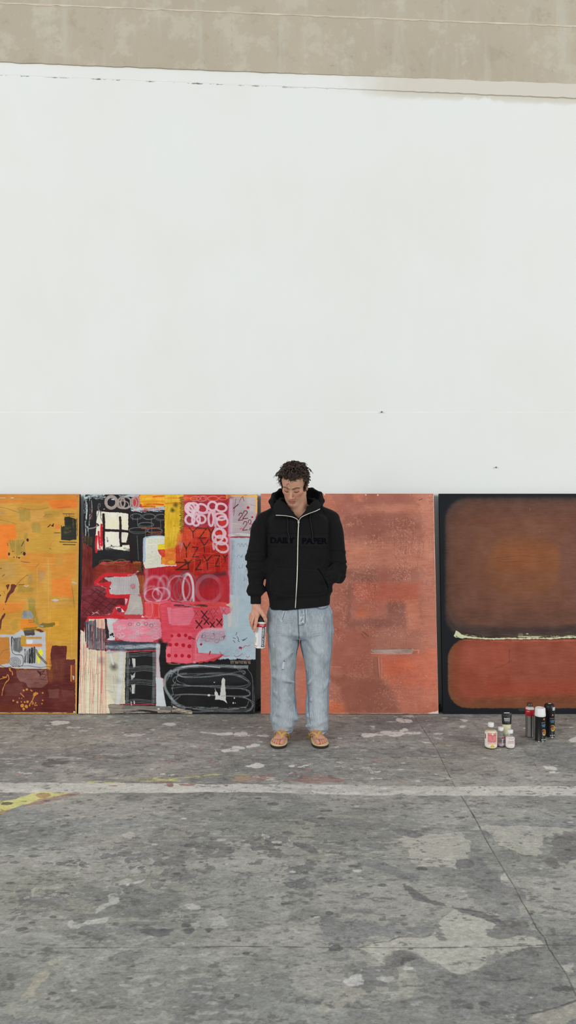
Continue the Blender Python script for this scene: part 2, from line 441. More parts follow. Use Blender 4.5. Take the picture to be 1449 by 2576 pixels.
bp = nd(nt, 'ShaderNodeBump'); bp.inputs['Strength'].default_value = .35; bp.inputs['Distance'].default_value = .01
nt.links.new(math_(nt, 'ADD', b, math_(nt, 'MULTIPLY', d, .4)), bp.inputs['Height']); nt.links.new(bp.outputs[0], bs.inputs['Normal'])
BEAMM = m
t2 = strip('trim_2', beam_z, lambda x: beam_z(x, 41, .0405), lambda x: WALLY-.014, .1, BEAMM, rag=.0035, seed=8, n=500); tag(t2, kind='structure')
t3 = strip('trim_3', lambda x: beam_z(x, 41, .0405)-.004, lambda x: beam_z(x, 37, .0405)-.004, lambda x: WALLY-.017, .1, mat('beam_lip_highlight', (205, 194, 174), rough=.9, var=(9, .12)), rag=.004, seed=9, n=600); tag(t3, kind='structure')  # thin pale ridge; its lighter colour paints in the highlight along the edge
t4 = strip('trim_4', lambda x: beam_z(x, 38, .0405), lambda x: 6.5, lambda x: WALLY-.010, .1, BEAMM, rag=0); tag(t4, kind='structure')

# ---- floor: worn concrete; stains and paint are laid on in floor metres
class FloorCv(Canvas):
    X0, X1, Y0, Y1 = -2.45, 2.45, 2.1, 5.8
    def __init__(s, res):
        s.w = int((s.X1-s.X0)*res); s.h = int((s.Y1-s.Y0)*res)
        Canvas.__init__(s, ((0, 0), (1, 0), (0, 1), (1, 1)), res, seed=50, w=s.w, h=s.h)
    def __init_noise(s): pass
    def frame(s, ox, oy, sc): s.f = (ox, oy, sc); s.k = s.res
    def m(s, pts):
        p = np.asarray(pts, dtype=float).reshape(-1, 2); out = []
        for a, b in p:
            x, y = G(s.f[0]+a/s.f[2], s.f[1]+b/s.f[2]); out.append(((x-s.X0)*s.res, (s.Y1-y)*s.res))
        return np.array(out)
FR = 380.0; ST = (184,183,176)
fc = FloorCv(FR); H_, W_ = fc.h, fc.w
k = FR
fc.N = vnoise(H_, W_, .07*k, .07*k, 61, 5); fc.M = vnoise(H_, W_, .25*k, .5*k, 62, 5); fc.E = vnoise(H_, W_, .012*k, .014*k, 63, 2)
fc.SX = vnoise(H_, W_, .05*k, .16*k, 64, 4); fc.SY = vnoise(H_, W_, .03*k, .05*k, 65, 3)
rowY = (fc.Y1-(np.arange(H_)+.5)/FR)[:, None]; colX = (fc.X0+(np.arange(W_)+.5)/FR)[None, :]
def sst(a, b, v): t = np.clip((v-a)/(b-a), 0, 1); return t*t*(3-2*t)
A = fc.A; far = sst(3.6, 4.4, rowY)
warm = vnoise(H_, W_, .5*k, .9*k, 66, 3)
for ch, (near_c, far_c) in enumerate(((123, 124), (124, 123), (119, 117))):
    A[..., ch] = near_c+(far_c-near_c)*far
A += (9*fc.M+7*fc.SX)[..., None]; A += np.array((4, 3, -1))[None, None]*warm[..., None]*1.0
big = vnoise(H_, W_, .28*k, .5*k, 67, 6)
lt = sst(.34, .42, big+.12*fc.N)*.55; A += (np.array((146, 144, 137))-A)*lt[..., None]
dk = sst(.30, .36, -big+.25*fc.N-.1)*.5; A += (np.array((98, 99, 99))-A)*dk[..., None]
# scattered flakes of lost surface
fl = vnoise(H_, W_, .022*k, .05*k, 68, 3)+.45*vnoise(H_, W_, .4*k, .6*k, 69, 2)
A += (np.array((92, 92, 91))-A)*(sst(.62, .68, fl)*.45)[..., None]
A += (np.array((152, 151, 147))-A)*(sst(.66, .74, -fl)*.5)[..., None]
D1_ = vnoise(H_, W_, .010*k, .016*k, 71, 3); D2_ = vnoise(H_, W_, .03*k, .06*k, 72, 4)
def fpx(pts, col, **kw):
    kw['rough'] = kw.get('rough', .012)*1.7; kw['a'] = kw.get('a', 1)*.9; kw.setdefault('var', 10); kw.setdefault('soft', .004)
    if len(pts) < 24 and col is not ST: kw['rough'] *= 1.25; pts = [tuple(q) for q in spline(list(pts)+[pts[0]], 3)[:-1]]
    fc.poly(pts, col, **kw)
fc.frame(725, 2080, 2.0)
LT = (160, 158, 149); DK = (107, 107, 107)
fpx([(540,60),(600,100),(610,150),(640,190),(850,215),(900,150),(915,90),(880,40),(960,0),(1449,0),(1449,40),(1300,60),(1260,150),(1100,110),(1000,30),(900,20)], LT, a=.8, var=5)
fpx([(350,610),(440,580),(560,552),(700,545),(750,490),(850,410),(960,440),(1060,490),(1010,520),(1030,555),(1200,550),(1280,590),(1180,610),(1110,640),(1050,670),(960,710),(890,745),(830,740),(740,690),(620,630),(560,625),(480,690),(400,640)], LT, a=.85, var=5, rough=.008)
fpx([(920,90),(955,110),(965,180),(1060,230),(1070,270),(1190,330),(1150,460),(1080,440),(960,400),(900,330),(1000,320),(930,250),(925,170)], DK, a=.8)
fpx([(630,205),(700,205),(820,210),(910,240),(860,250),(700,235)], DK, a=.75)
fpx([(840,165),(900,170),(920,190),(860,205)], (90,90,91), a=.8)
fpx([(1320,60),(1380,40),(1449,45),(1449,200),(1390,205),(1340,190),(1300,120)], (98,96,94), a=.8, rough=.03)
fpx([(1010,530),(1060,500),(1180,475),(1200,510),(1060,550)], (99,97,95), a=.8)
fpx([(270,140),(400,170),(600,220),(640,250),(560,250),(430,200)], (98,98,100), a=.7)
fpx([(580,290),(680,350),(770,380),(830,400),(980,430),(1080,490),(990,470),(860,420),(740,395),(640,350)], (84,84,86), a=.75)
fpx([(180,470),(420,480),(500,500),(740,500),(720,550),(560,555),(420,585),(300,600),(200,560)], (104,105,106), a=.7, rough=.02)
fpx([(30,80),(110,90),(150,130),(100,130)], (92,92,94), a=.8)
fpx([(0,210),(160,200),(220,170),(250,260),(150,300),(0,280)], (104,104,106), a=.5, rough=.03)
fpx([(480,680),(540,620),(640,640),(780,710),(880,760),(940,750),(1000,690),(1080,650),(1260,640),(1310,625),(1380,720),(1449,850),(1449,900),(1200,960),(1000,993),(500,993),(700,830),(620,720)], (112,112,111), a=.75, rough=.02)
fpx([(490,690),(545,625),(600,630),(650,660),(600,655),(560,690)], (93,92,90), a=.7, soft=.002)
fpx([(250,800),(370,790),(400,850),(300,900),(160,940),(200,860)], (146,143,133), a=.7)
fpx([(520,750),(640,740),(700,830),(600,880),(530,830)], (146,144,134), a=.6, rough=.03)
fpx([(360,740),(460,730),(540,800),(470,830),(380,820)], (94,94,95), a=.7, rough=.03)
fpx([(280,770),(330,755),(370,785),(310,800)], (178,177,174), a=.8); fpx([(460,770),(520,765),(510,795)], (170,169,165), a=.7)
fpx([(1449,880),(1300,930),(1180,950),(1150,993),(1449,993)], (150,146,134), a=.7)
fpx([(1370,700),(1430,690),(1449,740),(1400,730)], (165,163,156), a=.7)
fpx([(540,20),(600,12),(665,42),(640,52)], (98,98,100), a=.8)
fpx([(1060,240),(1095,235),(1110,265),(1075,268)], (170,168,160), a=.8)
fc.frame(0, 2080, 2.0)
PL = (166, 166, 161)
fpx([(330,480),(370,460),(390,490),(440,465),(500,400),(550,375),(555,340),(590,345),(600,380),(540,405),(490,440),(450,465),(540,450),(530,480),(430,500),(380,515)], PL, a=.8, rough=.006)
fpx([(620,40),(660,28),(700,55),(640,58)], PL, a=.8); fpx([(575,275),(640,262),(700,265),(730,255),(715,280),(640,295),(590,290)], (158,155,150), a=.75)
fpx([(640,285),(720,262),(732,270),(700,288),(635,297)], (182,180,175), a=.8, rough=.004)
fpx([(640,350),(740,352),(700,375)], PL, a=.7); fpx([(655,325),(680,322),(660,338)], PL, a=.8)
fpx([(160,310),(200,290),(170,345),(300,365),(345,390),(280,385),(150,355)], (152,152,148), a=.8, rough=.006)
fpx([(210,305),(260,290),(360,285),(460,268),(440,285),(300,300),(220,315)], (150,150,146), a=.7, rough=.012)
fpx([(930,395),(975,385),(1000,415),(960,412)], PL, a=.8); fpx([(1070,405),(1120,400),(1120,410)], PL, a=.7)
fpx([(1060,450),(1130,445),(1130,500),(1070,495)], (146,146,142), a=.8); fpx([(960,495),(1000,465),(1005,500),(970,515)], (148,148,144), a=.7)
fpx([(1310,35),(1350,45),(1365,65),(1335,60)], (172,171,166), a=.85, rough=.005); fpx([(1380,60),(1449,65),(1449,90),(1400,80)], (166,165,160), a=.8)
fpx([(690,520),(760,515),(870,515),(830,545),(770,545)], (84,86,87), a=.9, rough=.006); fpx([(920,515),(975,515),(960,535),(935,535)], (82,84,85), a=.9, rough=.005)
fpx([(1035,515),(1065,515),(1045,535)], (80,82,82), a=.9, rough=.004); fpx([(1350,350),(1449,350),(1449,450),(1400,500),(1370,480)], (143,143,139), a=.55, rough=.03)
fpx([(220,720),(245,715),(235,760),(190,800),(170,850),(120,845),(150,790)], (152,147,132), a=.7, rough=.01)
fpx([(230,680),(290,660),(280,690),(240,700)], (150,145,130), a=.7); fpx([(980,800),(1090,795),(1060,815)], (160,160,155), a=.7); fpx([(30,940),(80,905),(60,950)], (146,142,130), a=.6)
fpx([(90,330),(150,315),(140,350),(100,350)], (98,98,98), a=.6); fpx([(120,370),(290,365),(330,385),(200,410)], (96,96,96), a=.6, rough=.02)
fpx([(820,210),(860,205),(840,240),(800,245)], (98,98,98), a=.7)
fpx([(0,150),(60,120),(160,95),(130,125),(50,155)], (160,160,156), a=.6, rough=.02, dry=.8)
fpx([(370,60),(900,0),(1000,30),(700,90),(400,100)], (136,131,120), a=.35, rough=.04, soft=.05)
fc.line([(740,175),(880,180),(910,172)], .008, (150,150,147), a=.7); fc.line([(860,150),(1000,152),(1150,150),(1300,152)], .006, (80,80,80), a=.6, dry=.5)
# crack and joint lines
for wd_, a_, c_ in ((.010, .3, (142,141,137)), (.0046, .8, (62,61,58))):
    fc.frame(0, 2080, 2.0)
    fc.line([(-40,608),(250,609),(500,608),(830,607),(1000,605),(1170,601),(1449,604),(1620,606)], wd_*.8, c_, a=a_, rough=.0025, curve=False, dry=.5, var=0)
    fc.frame(725, 2080, 2.0)
    fc.line([(170,607),(350,607),(700,608),(1000,605),(1290,595),(1449,596),(1500,596)], wd_*.7, c_, a=a_, rough=.002, curve=False, dry=.35, var=0)
    fc.line([(960,0),(1010,90),(1060,175),(1100,240),(1140,305),(1175,375),(1215,440),(1250,510),(1290,560),(1310,610),(1350,670),(1400,745),(1449,850)], wd_, c_, a=a_, rough=.0012, curve=False, dry=.3, var=0)
    fc.frame(725, 1780, 2.0)
    fc.line([(625,38),(660,80),(700,140),(740,200),(780,280),(830,380),(840,400),(880,460),(930,540),(985,640)], wd_*1.1, c_, a=a_, rough=.0012, curve=False, dry=.35, var=0)
fc.frame(725, 2080, 2.0)
for l in ([(430,585),(500,578),(560,552),(640,556),(740,545)], [(985,765),(1080,778),(1180,760)], [(1065,98),(1100,105),(1130,130),(1135,150)], [(1190,945),(1280,930),(1449,875)], [(570,690),(580,660),(630,665)], [(820,405),(900,420),(985,430)], [(1255,640),(1260,670)]):
    fc.line(l, .006, (62,60,58), a=.7, rough=.003, curve=False, dry=.4)
# painted stripe
fc.frame(0, 1780, 2.0)
fpx([(-20,379),(300,378),(725,380),(1000,384),(1449,385),(1800,390),(2100,396),(2920,398),(2920,445),(2200,442),(1800,440),(1449,432),(1100,424),(700,430),(400,428),(-20,426)], ST, a=.86, rough=.007, soft=.006, var=8)
for p_ in ([(840,383),(870,385),(865,397),(845,396)], [(900,385),(980,385),(970,392),(905,392)], [(550,393),(590,392),(580,399)], [(1110,390),(1150,388),(1140,397)]): fpx(p_, (120,78,72), a=.8, rough=.004)
for (x0, x1, d_) in ((1340,1600,.4), (1500,1900,.35), (1950,2300,.3)): fpx([(x0,384),(x1,388),(x1,432),(x0,430)], (132,131,128), a=d_*1.3, rough=.05, dry=.9)
# yellow and dull red remains of old lines
YL = (176,172,104); RD = (122,88,82)
fpx([(430,374),(600,362),(800,350),(1000,345),(1090,338),(1090,365),(900,372),(700,378),(600,383)], YL, a=.75, dry=1.1, rough=.014, soft=.01)
fpx([(1000,350),(1240,335),(1250,360),(1100,372)], (170,165,100), a=.5, dry=1.2, rough=.02, soft=.01)
fpx([(1080,350),(1250,342),(1330,335),(1380,340),(1320,370),(1150,372)], RD, a=.6, dry=1.1, rough=.02)
fpx([(740,378),(800,374),(870,372),(850,378),(780,384)], RD, a=.7)
fpx([(1410,325),(1500,315),(1640,330),(1560,345),(1449,340)], RD, a=.65, dry=1, rough=.02); fpx([(1449,352),(1600,347),(1700,348),(1740,378),(1600,378),(1430,372)], RD, a=.75, dry=.8, rough=.015)
fpx([(-20,480),(60,462),(140,445),(180,430),(320,430),(310,440),(240,455),(170,475),(100,498),(-20,532)], (190,186,112), a=.92, rough=.009)
fpx([(240,453),(380,431),(370,440),(250,472),(120,500),(20,530),(-20,545),(-20,532),(100,498)], (128,97,88), a=.75, rough=.007, dry=.3)
fpx([(200,438),(250,435),(245,448),(215,450)], (140,105,90), a=.7)
# old faint white line and smears farther back
fpx([(-20,262),(200,244),(420,234),(690,230),(690,240),(450,252),(300,260),(60,270)], (160,158,152), a=.75, dry=1.2, rough=.014)
fpx([(210,280),(240,262),(320,268),(325,282),(290,285),(275,300),(225,296)], (84,82,81), a=.9, rough=.012)
fpx([(0,200),(60,160),(150,110),(180,70),(215,40),(190,90),(140,150),(60,190),(0,240)], (150,147,142), a=.6, dry=.7, rough=.02)
fpx([(0,120),(70,100),(160,85),(150,110),(60,125),(0,135)], (160,157,150), a=.6, dry=.8, rough=.015)
WH = (192,190,184)
blobs = [[(245,72),(290,65),(345,70),(325,82),(260,86)], [(1010,124),(1090,126),(1160,124),(1170,132),(1120,140),(1060,134)], [(1180,128),(1230,124),(1270,142),(1190,146)], [(1120,213),(1180,210),(1190,218),(1130,222)], [(1175,197),(1225,196),(1230,206),(1185,206)], [(1230,192),(1280,186),(1312,192),(1290,198),(1240,202)], [(1240,296),(1265,292),(1300,282),(1320,300),(1270,302)], [(800,85),(850,78),(900,82),(860,92)], [(730,110),(775,106),(770,114)], [(610,140),(660,130),(735,132),(700,148),(640,148)], [(340,100),(400,96),(400,106),(350,108)], [(780,334),(830,332),(828,338)], [(1300,140),(1345,140),(1340,146)]]
for i, b_ in enumerate(blobs): fpx(b_, WH if i not in (8, 9, 10) else (168,167,162), a=.92, rough=.011, soft=.003, var=4)
fc.frame(725, 1780, 2.0)
for b_ in ([(380,132),(480,122),(560,124),(640,122),(670,132),(600,136),(540,146),(480,138),(420,150),(380,152)], [(560,112),(590,104),(600,120),(570,124)], [(395,155),(410,158),(395,166),(380,160)], [(715,130),(780,128),(770,138)], [(410,92),(440,92),(430,98)], [(545,50),(600,60),(620,72),(560,76)], [(40,298),(80,284),(120,280),(110,290),(60,304)], [(10,294),(30,292),(25,300)], [(1280,292),(1340,294),(1345,308),(1300,312)], [(1300,320),(1335,322),(1320,330)], [(870,60),(910,64),(890,72)], [(865,96),(885,92),(880,102)], [(1210,160),(1100,200)] , [(730,334),(755,332),(750,338)], [(265,298),(275,297),(270,303)], [(680,172),(725,172),(720,182)], [(1180,98),(1200,100),(1190,106)], [(975,80),(1010,82),(1000,88)], [(1410,155),(1449,150),(1449,170),(1420,168)]):
    if len(b_) > 2: fpx(b_, (196,194,188), a=.85, rough=.012, soft=.003, var=4)
rr = random.Random(5)
for i in range(420):                                                  # drips and chips of pale paint near the canvases
    px, py = rr.uniform(-10, 1460), 1800+rr.random()**1.5*170
    x, y = G(px, py); q = [((x+dx-0)*1.0, y+dy) for dx, dy in ((0,0),)]
    s_ = rr.uniform(.003, .012)*(2 if rr.random() < .07 else 1)
    cx_, cy_ = (x-fc.X0)*FR, (fc.Y1-y)*FR; r_ = s_*FR
    b = (int(max(0, cx_-r_*4)), int(min(W_, cx_+r_*4+2)), int(max(0, cy_-r_*2)), int(min(H_, cy_+r_*2+2)))
    if b[1] <= b[0] or b[3] <= b[2]: continue
    XX, YY = fc.grid(b); d_ = np.sqrt(((XX-cx_)/rr.uniform(1, 2.4))**2+(YY-cy_)**2)-r_+fc.E[b[2]:b[3], b[0]:b[1]]*r_*.7
    fc.put(b, np.clip(.5-d_, 0, 1)*rr.uniform(.3, .8), (180, 178, 172) if rr.random() < .8 else (150, 110, 100), var=0)
for i in range(240):                                                  # dark pits and pale specks nearer by
    x, y = rr.uniform(-1.5, 1.6), rr.uniform(2.2, 4.0); s_ = rr.uniform(.0035, .011)
    cx_, cy_ = (x-fc.X0)*FR, (fc.Y1-y)*FR; r_ = s_*FR
    b = (int(max(0, cx_-r_*4)), int(min(W_, cx_+r_*4+2)), int(max(0, cy_-r_*2)), int(min(H_, cy_+r_*2+2)))
    if b[1] <= b[0] or b[3] <= b[2]: continue
    XX, YY = fc.grid(b); d_ = np.sqrt(((XX-cx_)/1.6)**2+(YY-cy_)**2)-r_+fc.N[b[2]:b[3], b[0]:b[1]]*r_*1.2
    fc.put(b, np.clip(.5-d_, 0, 1)*.75, (78, 77, 76) if rr.random() < .8 else (170, 169, 165), var=0)
D3_ = vnoise(H_, W_, .0045*k, .006*k, 73, 2); fc.A += (12*D1_*(.5+.6*np.abs(D2_))+6*D2_+9*D3_)[..., None]; fc.A += (np.array((84, 84, 83))-fc.A)*(sst(.66, .74, -D2_-.6*D1_)*.5)[..., None]
xs = np.concatenate([[-30, -12, -5, -3.4], np.arange(-2.42, -1.25, .0045), np.arange(-1.25, 1.3, .0029), np.arange(1.3, 2.42, .0045), [3.4, 5, 12, 30]])
ys = np.concatenate([[-30, -14, -6, -2, 1, 1.9], np.arange(2.12, 3.5, .0028), np.arange(3.5, 5.76, .0042), [5.9]])
ci = np.clip(((xs-fc.X0)*FR).astype(int), 0, W_-1); ri = np.clip(((fc.Y1-ys)*FR).astype(int), 0, H_-1)
colr = fc.A[ri][:, ci]                                                # (ny, nx, 3)
XX, YY = np.meshgrid(xs, ys); V = np.stack([XX, YY, np.zeros_like(XX)], -1).reshape(-1, 3)
nX, nY = len(xs), len(ys); i0 = (np.arange(nY-1)[:, None]*nX+np.arange(nX-1)[None, :]).ravel()
F = np.stack([i0, i0+1, i0+nX+1, i0+nX], 1)
fm = mat('worn_concrete_floor', rough=.75, attr='Col'); nt = fm.node_tree; bs = nt.nodes['Principled BSDF']
att = [n for n in nt.nodes if n.type == 'ATTRIBUTE'][0].outputs['Color']
tc = nd(nt, 'ShaderNodeTexCoord').outputs['Object']
g1 = noise(nt, tc, 38, 6, .7, mapping=(.55, 1, 1)); g2 = noise(nt, tc, 160, 4, .7); g3 = noise(nt, tc, 14, 5, .65, mapping=(.5, 1, 1))
v = math_(nt, 'ADD', math_(nt, 'MULTIPLY', ramp(nt, g1, .3, .7), .26), math_(nt, 'MULTIPLY', ramp(nt, g2, .25, .75), .2))
v = math_(nt, 'ADD', v, math_(nt, 'MULTIPLY', ramp(nt, g3, .3, .7), .16))
v = math_(nt, 'ADD', v, .67)
sc = nd(nt, 'ShaderNodeVectorMath', operation='SCALE'); nt.links.new(att, sc.inputs[0]); nt.links.new(v, sc.inputs['Scale'])
pit = ramp(nt, noise(nt, tc, 55, 3, .5, mapping=(.6, 1, 1)), .33, .29)
spk = ramp(nt, noise(nt, tc, 120, 2, .5), .76, .79)
c1 = mixc(nt, math_(nt, 'MULTIPLY', pit, .32), sc.outputs[0], lin(72, 72, 71)); c1 = mixc(nt, math_(nt, 'MULTIPLY', spk, .6), c1, lin(190, 189, 184))
nt.links.new(c1, bs.inputs['Base Color'])
bp = nd(nt, 'ShaderNodeBump'); bp.inputs['Strength'].default_value = .3; bp.inputs['Distance'].default_value = .004
nt.links.new(math_(nt, 'ADD', g1, math_(nt, 'MULTIPLY', pit, -.5)), bp.inputs['Height']); nt.links.new(bp.outputs[0], bs.inputs['Normal'])
fl = link('floor', mesh_np('floor', V, F, col=np.minimum(s2l(np.clip(colr, 5, 235).reshape(-1, 3))*FLOORK, .76)), fm, smooth=False); tag(fl, kind='structure')
del fc, A, V, F, colr, XX, YY

# ---- camera and light
cam = bpy.data.cameras.new('camera'); co = bpy.data.objects.new('camera', cam); C.objects.link(co)
co.location = (0, 0, EYE); co.rotation_euler = (math.pi/2, 0, 0)
cam.sensor_fit = 'VERTICAL'; cam.sensor_height = 24; cam.lens = FPX/2576*24; cam.shift_y = -(1288-HY)/2576; cam.clip_start = .05
bpy.context.scene.camera = co
wd = bpy.data.worlds.new('overcast_daylight'); bpy.context.scene.world = wd; wd.use_nodes = True
bg = wd.node_tree.nodes['Background']; bg.inputs['Color'].default_value = (.97, 1, 1.02, 1); bg.inputs['Strength'].default_value = .43
def area(name, loc, target, sx, sy, power, col=(1, 1, 1)):
    l = bpy.data.lights.new(name, 'AREA'); l.shape = 'RECTANGLE'; l.size = sx; l.size_y = sy; l.energy = power; l.color = col
    o = bpy.data.objects.new(name, l); C.objects.link(o); o.location = loc
    o.rotation_euler = (Vector(target)-Vector(loc)).to_track_quat('-Z', 'Y').to_euler(); return o
area('open_side_left', (-11.5, -5.5, 4.6), (0, 5.7, 2.4), 9, 8.6, 1210, (1, .997, .985))
area('open_side_right', (11, -5.5, 4.6), (0, 5.7, 2.4), 9, 8.6, 1130, (1, .997, .985))
sc_ = bpy.context.scene
sc_.view_settings.view_transform = 'Standard'; sc_.view_settings.look = 'None'; sc_.view_settings.gamma = 1
sc_.view_settings.use_curve_mapping = False; sc_.view_settings.exposure = 0
# ================================================================== THE PAINTINGS
PB, PT, PTH = 5.527, 5.66, .036          # distance of the foot and of the top edge of a canvas, thickness
def painting(corners, cv, label, edge, relief=.0, rough=.5, seed=1):
    (tl, tr, bl, br) = corners
    zb = .004
    B0, B1 = P(bl[0], 0, PB), P(br[0], 0, PB); B0[2] = B1[2] = zb
    T0, T1 = P(tl[0], tl[1], PT), P(tr[0], tr[1], PT); T0[2] = T1[2] = (T0[2]+T1[2])/2
    h, w = cv.h, cv.w
    v = np.linspace(0, 1, h)[:, None, None]; u = np.linspace(0, 1, w)[None, :, None]
    V = (T0*(1-u)+T1*u)*(1-v)+(B0*(1-u)+B1*u)*v
    up = (T0-B0)/np.linalg.norm(T0-B0); n = np.array((0, -up[2], up[1]))
    Z = cv.Z*relief
    fade = np.minimum(1, np.minimum(np.minimum(np.arange(h), np.arange(h)[::-1])[:, None], np.minimum(np.arange(w), np.arange(w)[::-1])[None])/4)
    V = V+n*(Z*fade)[..., None]
    i0 = (np.arange(h-1)[:, None]*w+np.arange(w-1)[None, :]).ravel()
    F = np.stack([i0, i0+w, i0+w+1, i0+1], 1)
    base = (B0+B1)/2; root = empty('painting', base); V = V.reshape(-1, 3)-base
    m = mat('canvas_paint', rough=rough, attr='Col', bump=(260, .12, .002), spec=.2)
    link('painted_canvas', mesh_np('painted_canvas', V, F, col=s2l(np.clip(cv.A, 3, 250).reshape(-1, 3))), m, root)
    cor = [T0-base, T1-base, B1-base, B0-base]
    bm = bmesh.new(); f = [bm.verts.new(c-n*.0004) for c in cor]; b = [bm.verts.new(c-n*PTH) for c in cor]
    for i in range(4):
        j = (i+1) % 4; bm.faces.new((f[i], f[j], b[j], b[i]))
    bm.faces.new(f)
    q = [c*1.0 for c in cor]; cen = sum(q)/4; inn = []
    for c in cor: d = cen-c; d = d/np.abs(d[[0, 2]]).max(); inn.append(bm.verts.new(c-n*PTH+(np.sign(cen[0]-c[0])*.045, 0, np.sign(cen[2]-c[2])*.045)))
    for i in range(4): j = (i+1) % 4; bm.faces.new((b[i], b[j], inn[j], inn[i]))
    bm_link('canvas_edge', bm, edge, root, smooth=False)
    # wooden stretcher bars behind the cloth
    V, F = join([box(-.6, .6, PTH*.9-.0, PTH*.9+.0, 0, 0)]) if False else (None, None)
    tag(root, label, 'painting'); return root
BLK = (28, 28, 31)

# ---------------------------------------------------------------- 2: the loud collage of blocks and scribbles
c2 = ((211, 1243), (648, 1245), (197, 1797), (641, 1797))
cv = Canvas(c2, 1.4, 11); cv.A[:] = (196, 60, 70); A_ = (190, 1220, 6.0375); B_ = (420, 1220, 6.0375); C_ = (190, 1500, 6.0375); D_ = (420, 1500, 6.0375)
p, l, e, dt, sp = cv.poly, cv.line, cv.ell, cv.dot, cv.spray
cv.frame(*A_)
p([(90,880),(260,940),(280,1240),(950,1160),(1060,1280),(1060,1811),(60,1811),(60,900)], (112,38,34), rough=10, soft=8, var=22, dirn='y')
p([(300,1230),(950,1180),(1000,1250),(1000,1330),(830,1390),(400,1400),(300,1500)], (138,44,30), a=.9, rough=12, soft=14, var=22)
p([(100,120),(840,120),(880,400),(1410,380),(1400,790),(1030,830),(1025,1170),(1030,1330),(950,1360),(1000,1190),(860,1190),(830,1170),(400,1190),(260,1280),(250,960),(120,890)], (31,29,32), rough=10, soft=4, var=8)
for x, y0, y1, w_ in ((165,170,560,22),(215,190,620,16),(150,560,860,12),(190,640,930,10),(245,230,520,10),(140,150,420,26),(235,800,920,10)): l([(x,y0),(x+8,(y0+y1)/2),(x-4,y1)], w_, (184,204,208), dry=1.0, dirn='y', rough=3)
for pt in ([(140,140),(450,140),(420,175),(150,210)], [(300,195),(460,170),(450,215),(310,220)], [(600,140),(980,140),(960,170),(700,185)], [(830,330),(1110,350),(1120,390),(840,410)]): p(pt, (186,204,210), dry=.7, rough=10)
p([(120,780),(270,800),(250,930),(130,900)], (64,48,26), a=.8, rough=10, soft=14)
l([(235,300),(230,420),(245,520)], 26, (70,28,26), dry=.6); l([(245,420),(205,520)], 8, (90,34,30)); l([(245,420),(265,520)], 8, (90,34,30))
p([(970,120),(1449,120),(1449,330),(1330,330),(1200,350),(1080,370),(1010,340),(975,260)], (238,170,44), rough=12, var=22)
for y_, x0, x1, c_ in ((175,1180,1449,(226,96,34)),(215,1000,1300,(244,196,60)),(255,1010,1449,(232,140,36)),(300,1040,1330,(206,84,34)),(330,1000,1200,(196,80,36)),(200,1300,1449,(245,190,60))): l([(x0,y_),((x0+x1)/2,y_-8),(x1,y_)], 26, c_, dry=.9)
p([(1380,350),(1449,340),(1449,900),(1380,880)], (222,170,50), rough=10, var=24, dirn='y')
p([(1120,345),(1390,330),(1395,400),(1000,420),(900,400)], (170,190,200), dry=1.0, rough=10)
for cx_, cy_, rx, ry, w_ in ((545,262,82,92,46),(545,262,70,75,18),(700,268,50,80,26),(765,270,80,88,26),(720,300,90,60,16),(915,265,52,90,26),(880,270,50,70,16)): e(cx_, cy_, rx, ry, w_, (172,158,150), a=.93, rough=3)
dt(545, 262, 52, (28,30,38), ry=68); dt(565, 215, 22, (190,200,206), ry=12, rough=8)
p([(325,400),(440,368),(452,400),(560,412),(800,436),(804,560),(800,760),(772,880),(822,930),(828,1018),(560,985),(330,1006),(305,800),(318,640)], (232,228,210), rough=6, var=12, dirn='y', hgt=.5)
p([(460,520),(690,500),(800,520),(800,660),(460,660)], (236,230,196), a=.6, rough=20, soft=30)
for pt in ([(460,960),(560,940),(700,930),(690,950),(560,970),(470,1000)], [(720,960),(830,980),(830,1015),(740,1000)], [(330,1000),(520,970),(640,1000),(500,1010)]): p(pt, (70,66,70), dry=1.0, rough=8)
l([(480,810),(490,870)], 22, (90,110,150), dry=.9); l([(545,930),(548,935)], 20, (40,45,60))
for pts, w_ in (([(425,450),(432,600),(428,800),(437,1010)],38), ([(678,500),(684,640),(680,800),(692,935)],36), ([(440,695),(560,700),(700,705),(850,722)],38), ([(700,905),(780,905),(868,890)],40), ([(390,388),(560,402),(700,400),(808,425)],34), ([(815,430),(830,600),(826,800)],26), ([(840,880),(850,1040),(860,1180)],44)): l(pts, w_, (38,22,24), rough=4)
for pts, w_ in (([(398,610),(392,760),(400,930)],34), ([(352,720),(360,860),(372,980)],30), ([(320,790),(312,920),(316,1030)],34), ([(372,980),(395,900)],22)): l(pts, w_, (196,32,44), rough=3)
l([(380,940),(370,1000)], 18, (228,150,160), dry=.4)
l([(160,630),(200,668),(290,655),(350,618)], 17, (146,138,138)); l([(350,620),(330,600)], 26, (60,56,60))
for pts in ([(340,350),(352,290),(375,290),(372,330),(345,340)], [(345,350),(380,420),(395,470)], [(345,360),(350,420),(325,500)], [(390,400),(380,480),(410,560)]): l(pts, 12, (120,112,112), a=.8)
CH = (118,122,122)
for a_ in ((925,487,88,45),(915,480,80,40),(1112,484,98,48),(1120,488,88,40),(1302,497,102,50),(1310,490,90,40),(1070,612,120,40),(1075,606,110,28),(955,702,142,46),(960,690,150,36),(1210,705,110,46),(1190,700,120,30)): e(*a_, 7, CH, a=.85)
for q in ([(942,500),(944,620),(980,650)], [(1152,510),(1158,700),(1152,790)], [(1290,545),(1296,660)], [(1060,640),(1063,800)], [(935,780),(948,1000),(955,1150)], [(870,460),(870,540)]): l(q, 8, CH, a=.85)
for y_, x0, x1 in ((655,990,1280),(660,1110,1270),(720,1120,1320),(742,1110,1320),(765,1090,1300),(672,1000,1150)): l([(x0,y_),((x0+x1)/2,y_+5),(x1,y_-3)], 9, (168,84,56), dry=.5)
for a_ in ((480,1195,90,34),(470,1190,110,40),(690,1195,104,42),(700,1190,80,48),(560,1200,20,30)): e(*a_, 6, (132,108,44), a=.8)
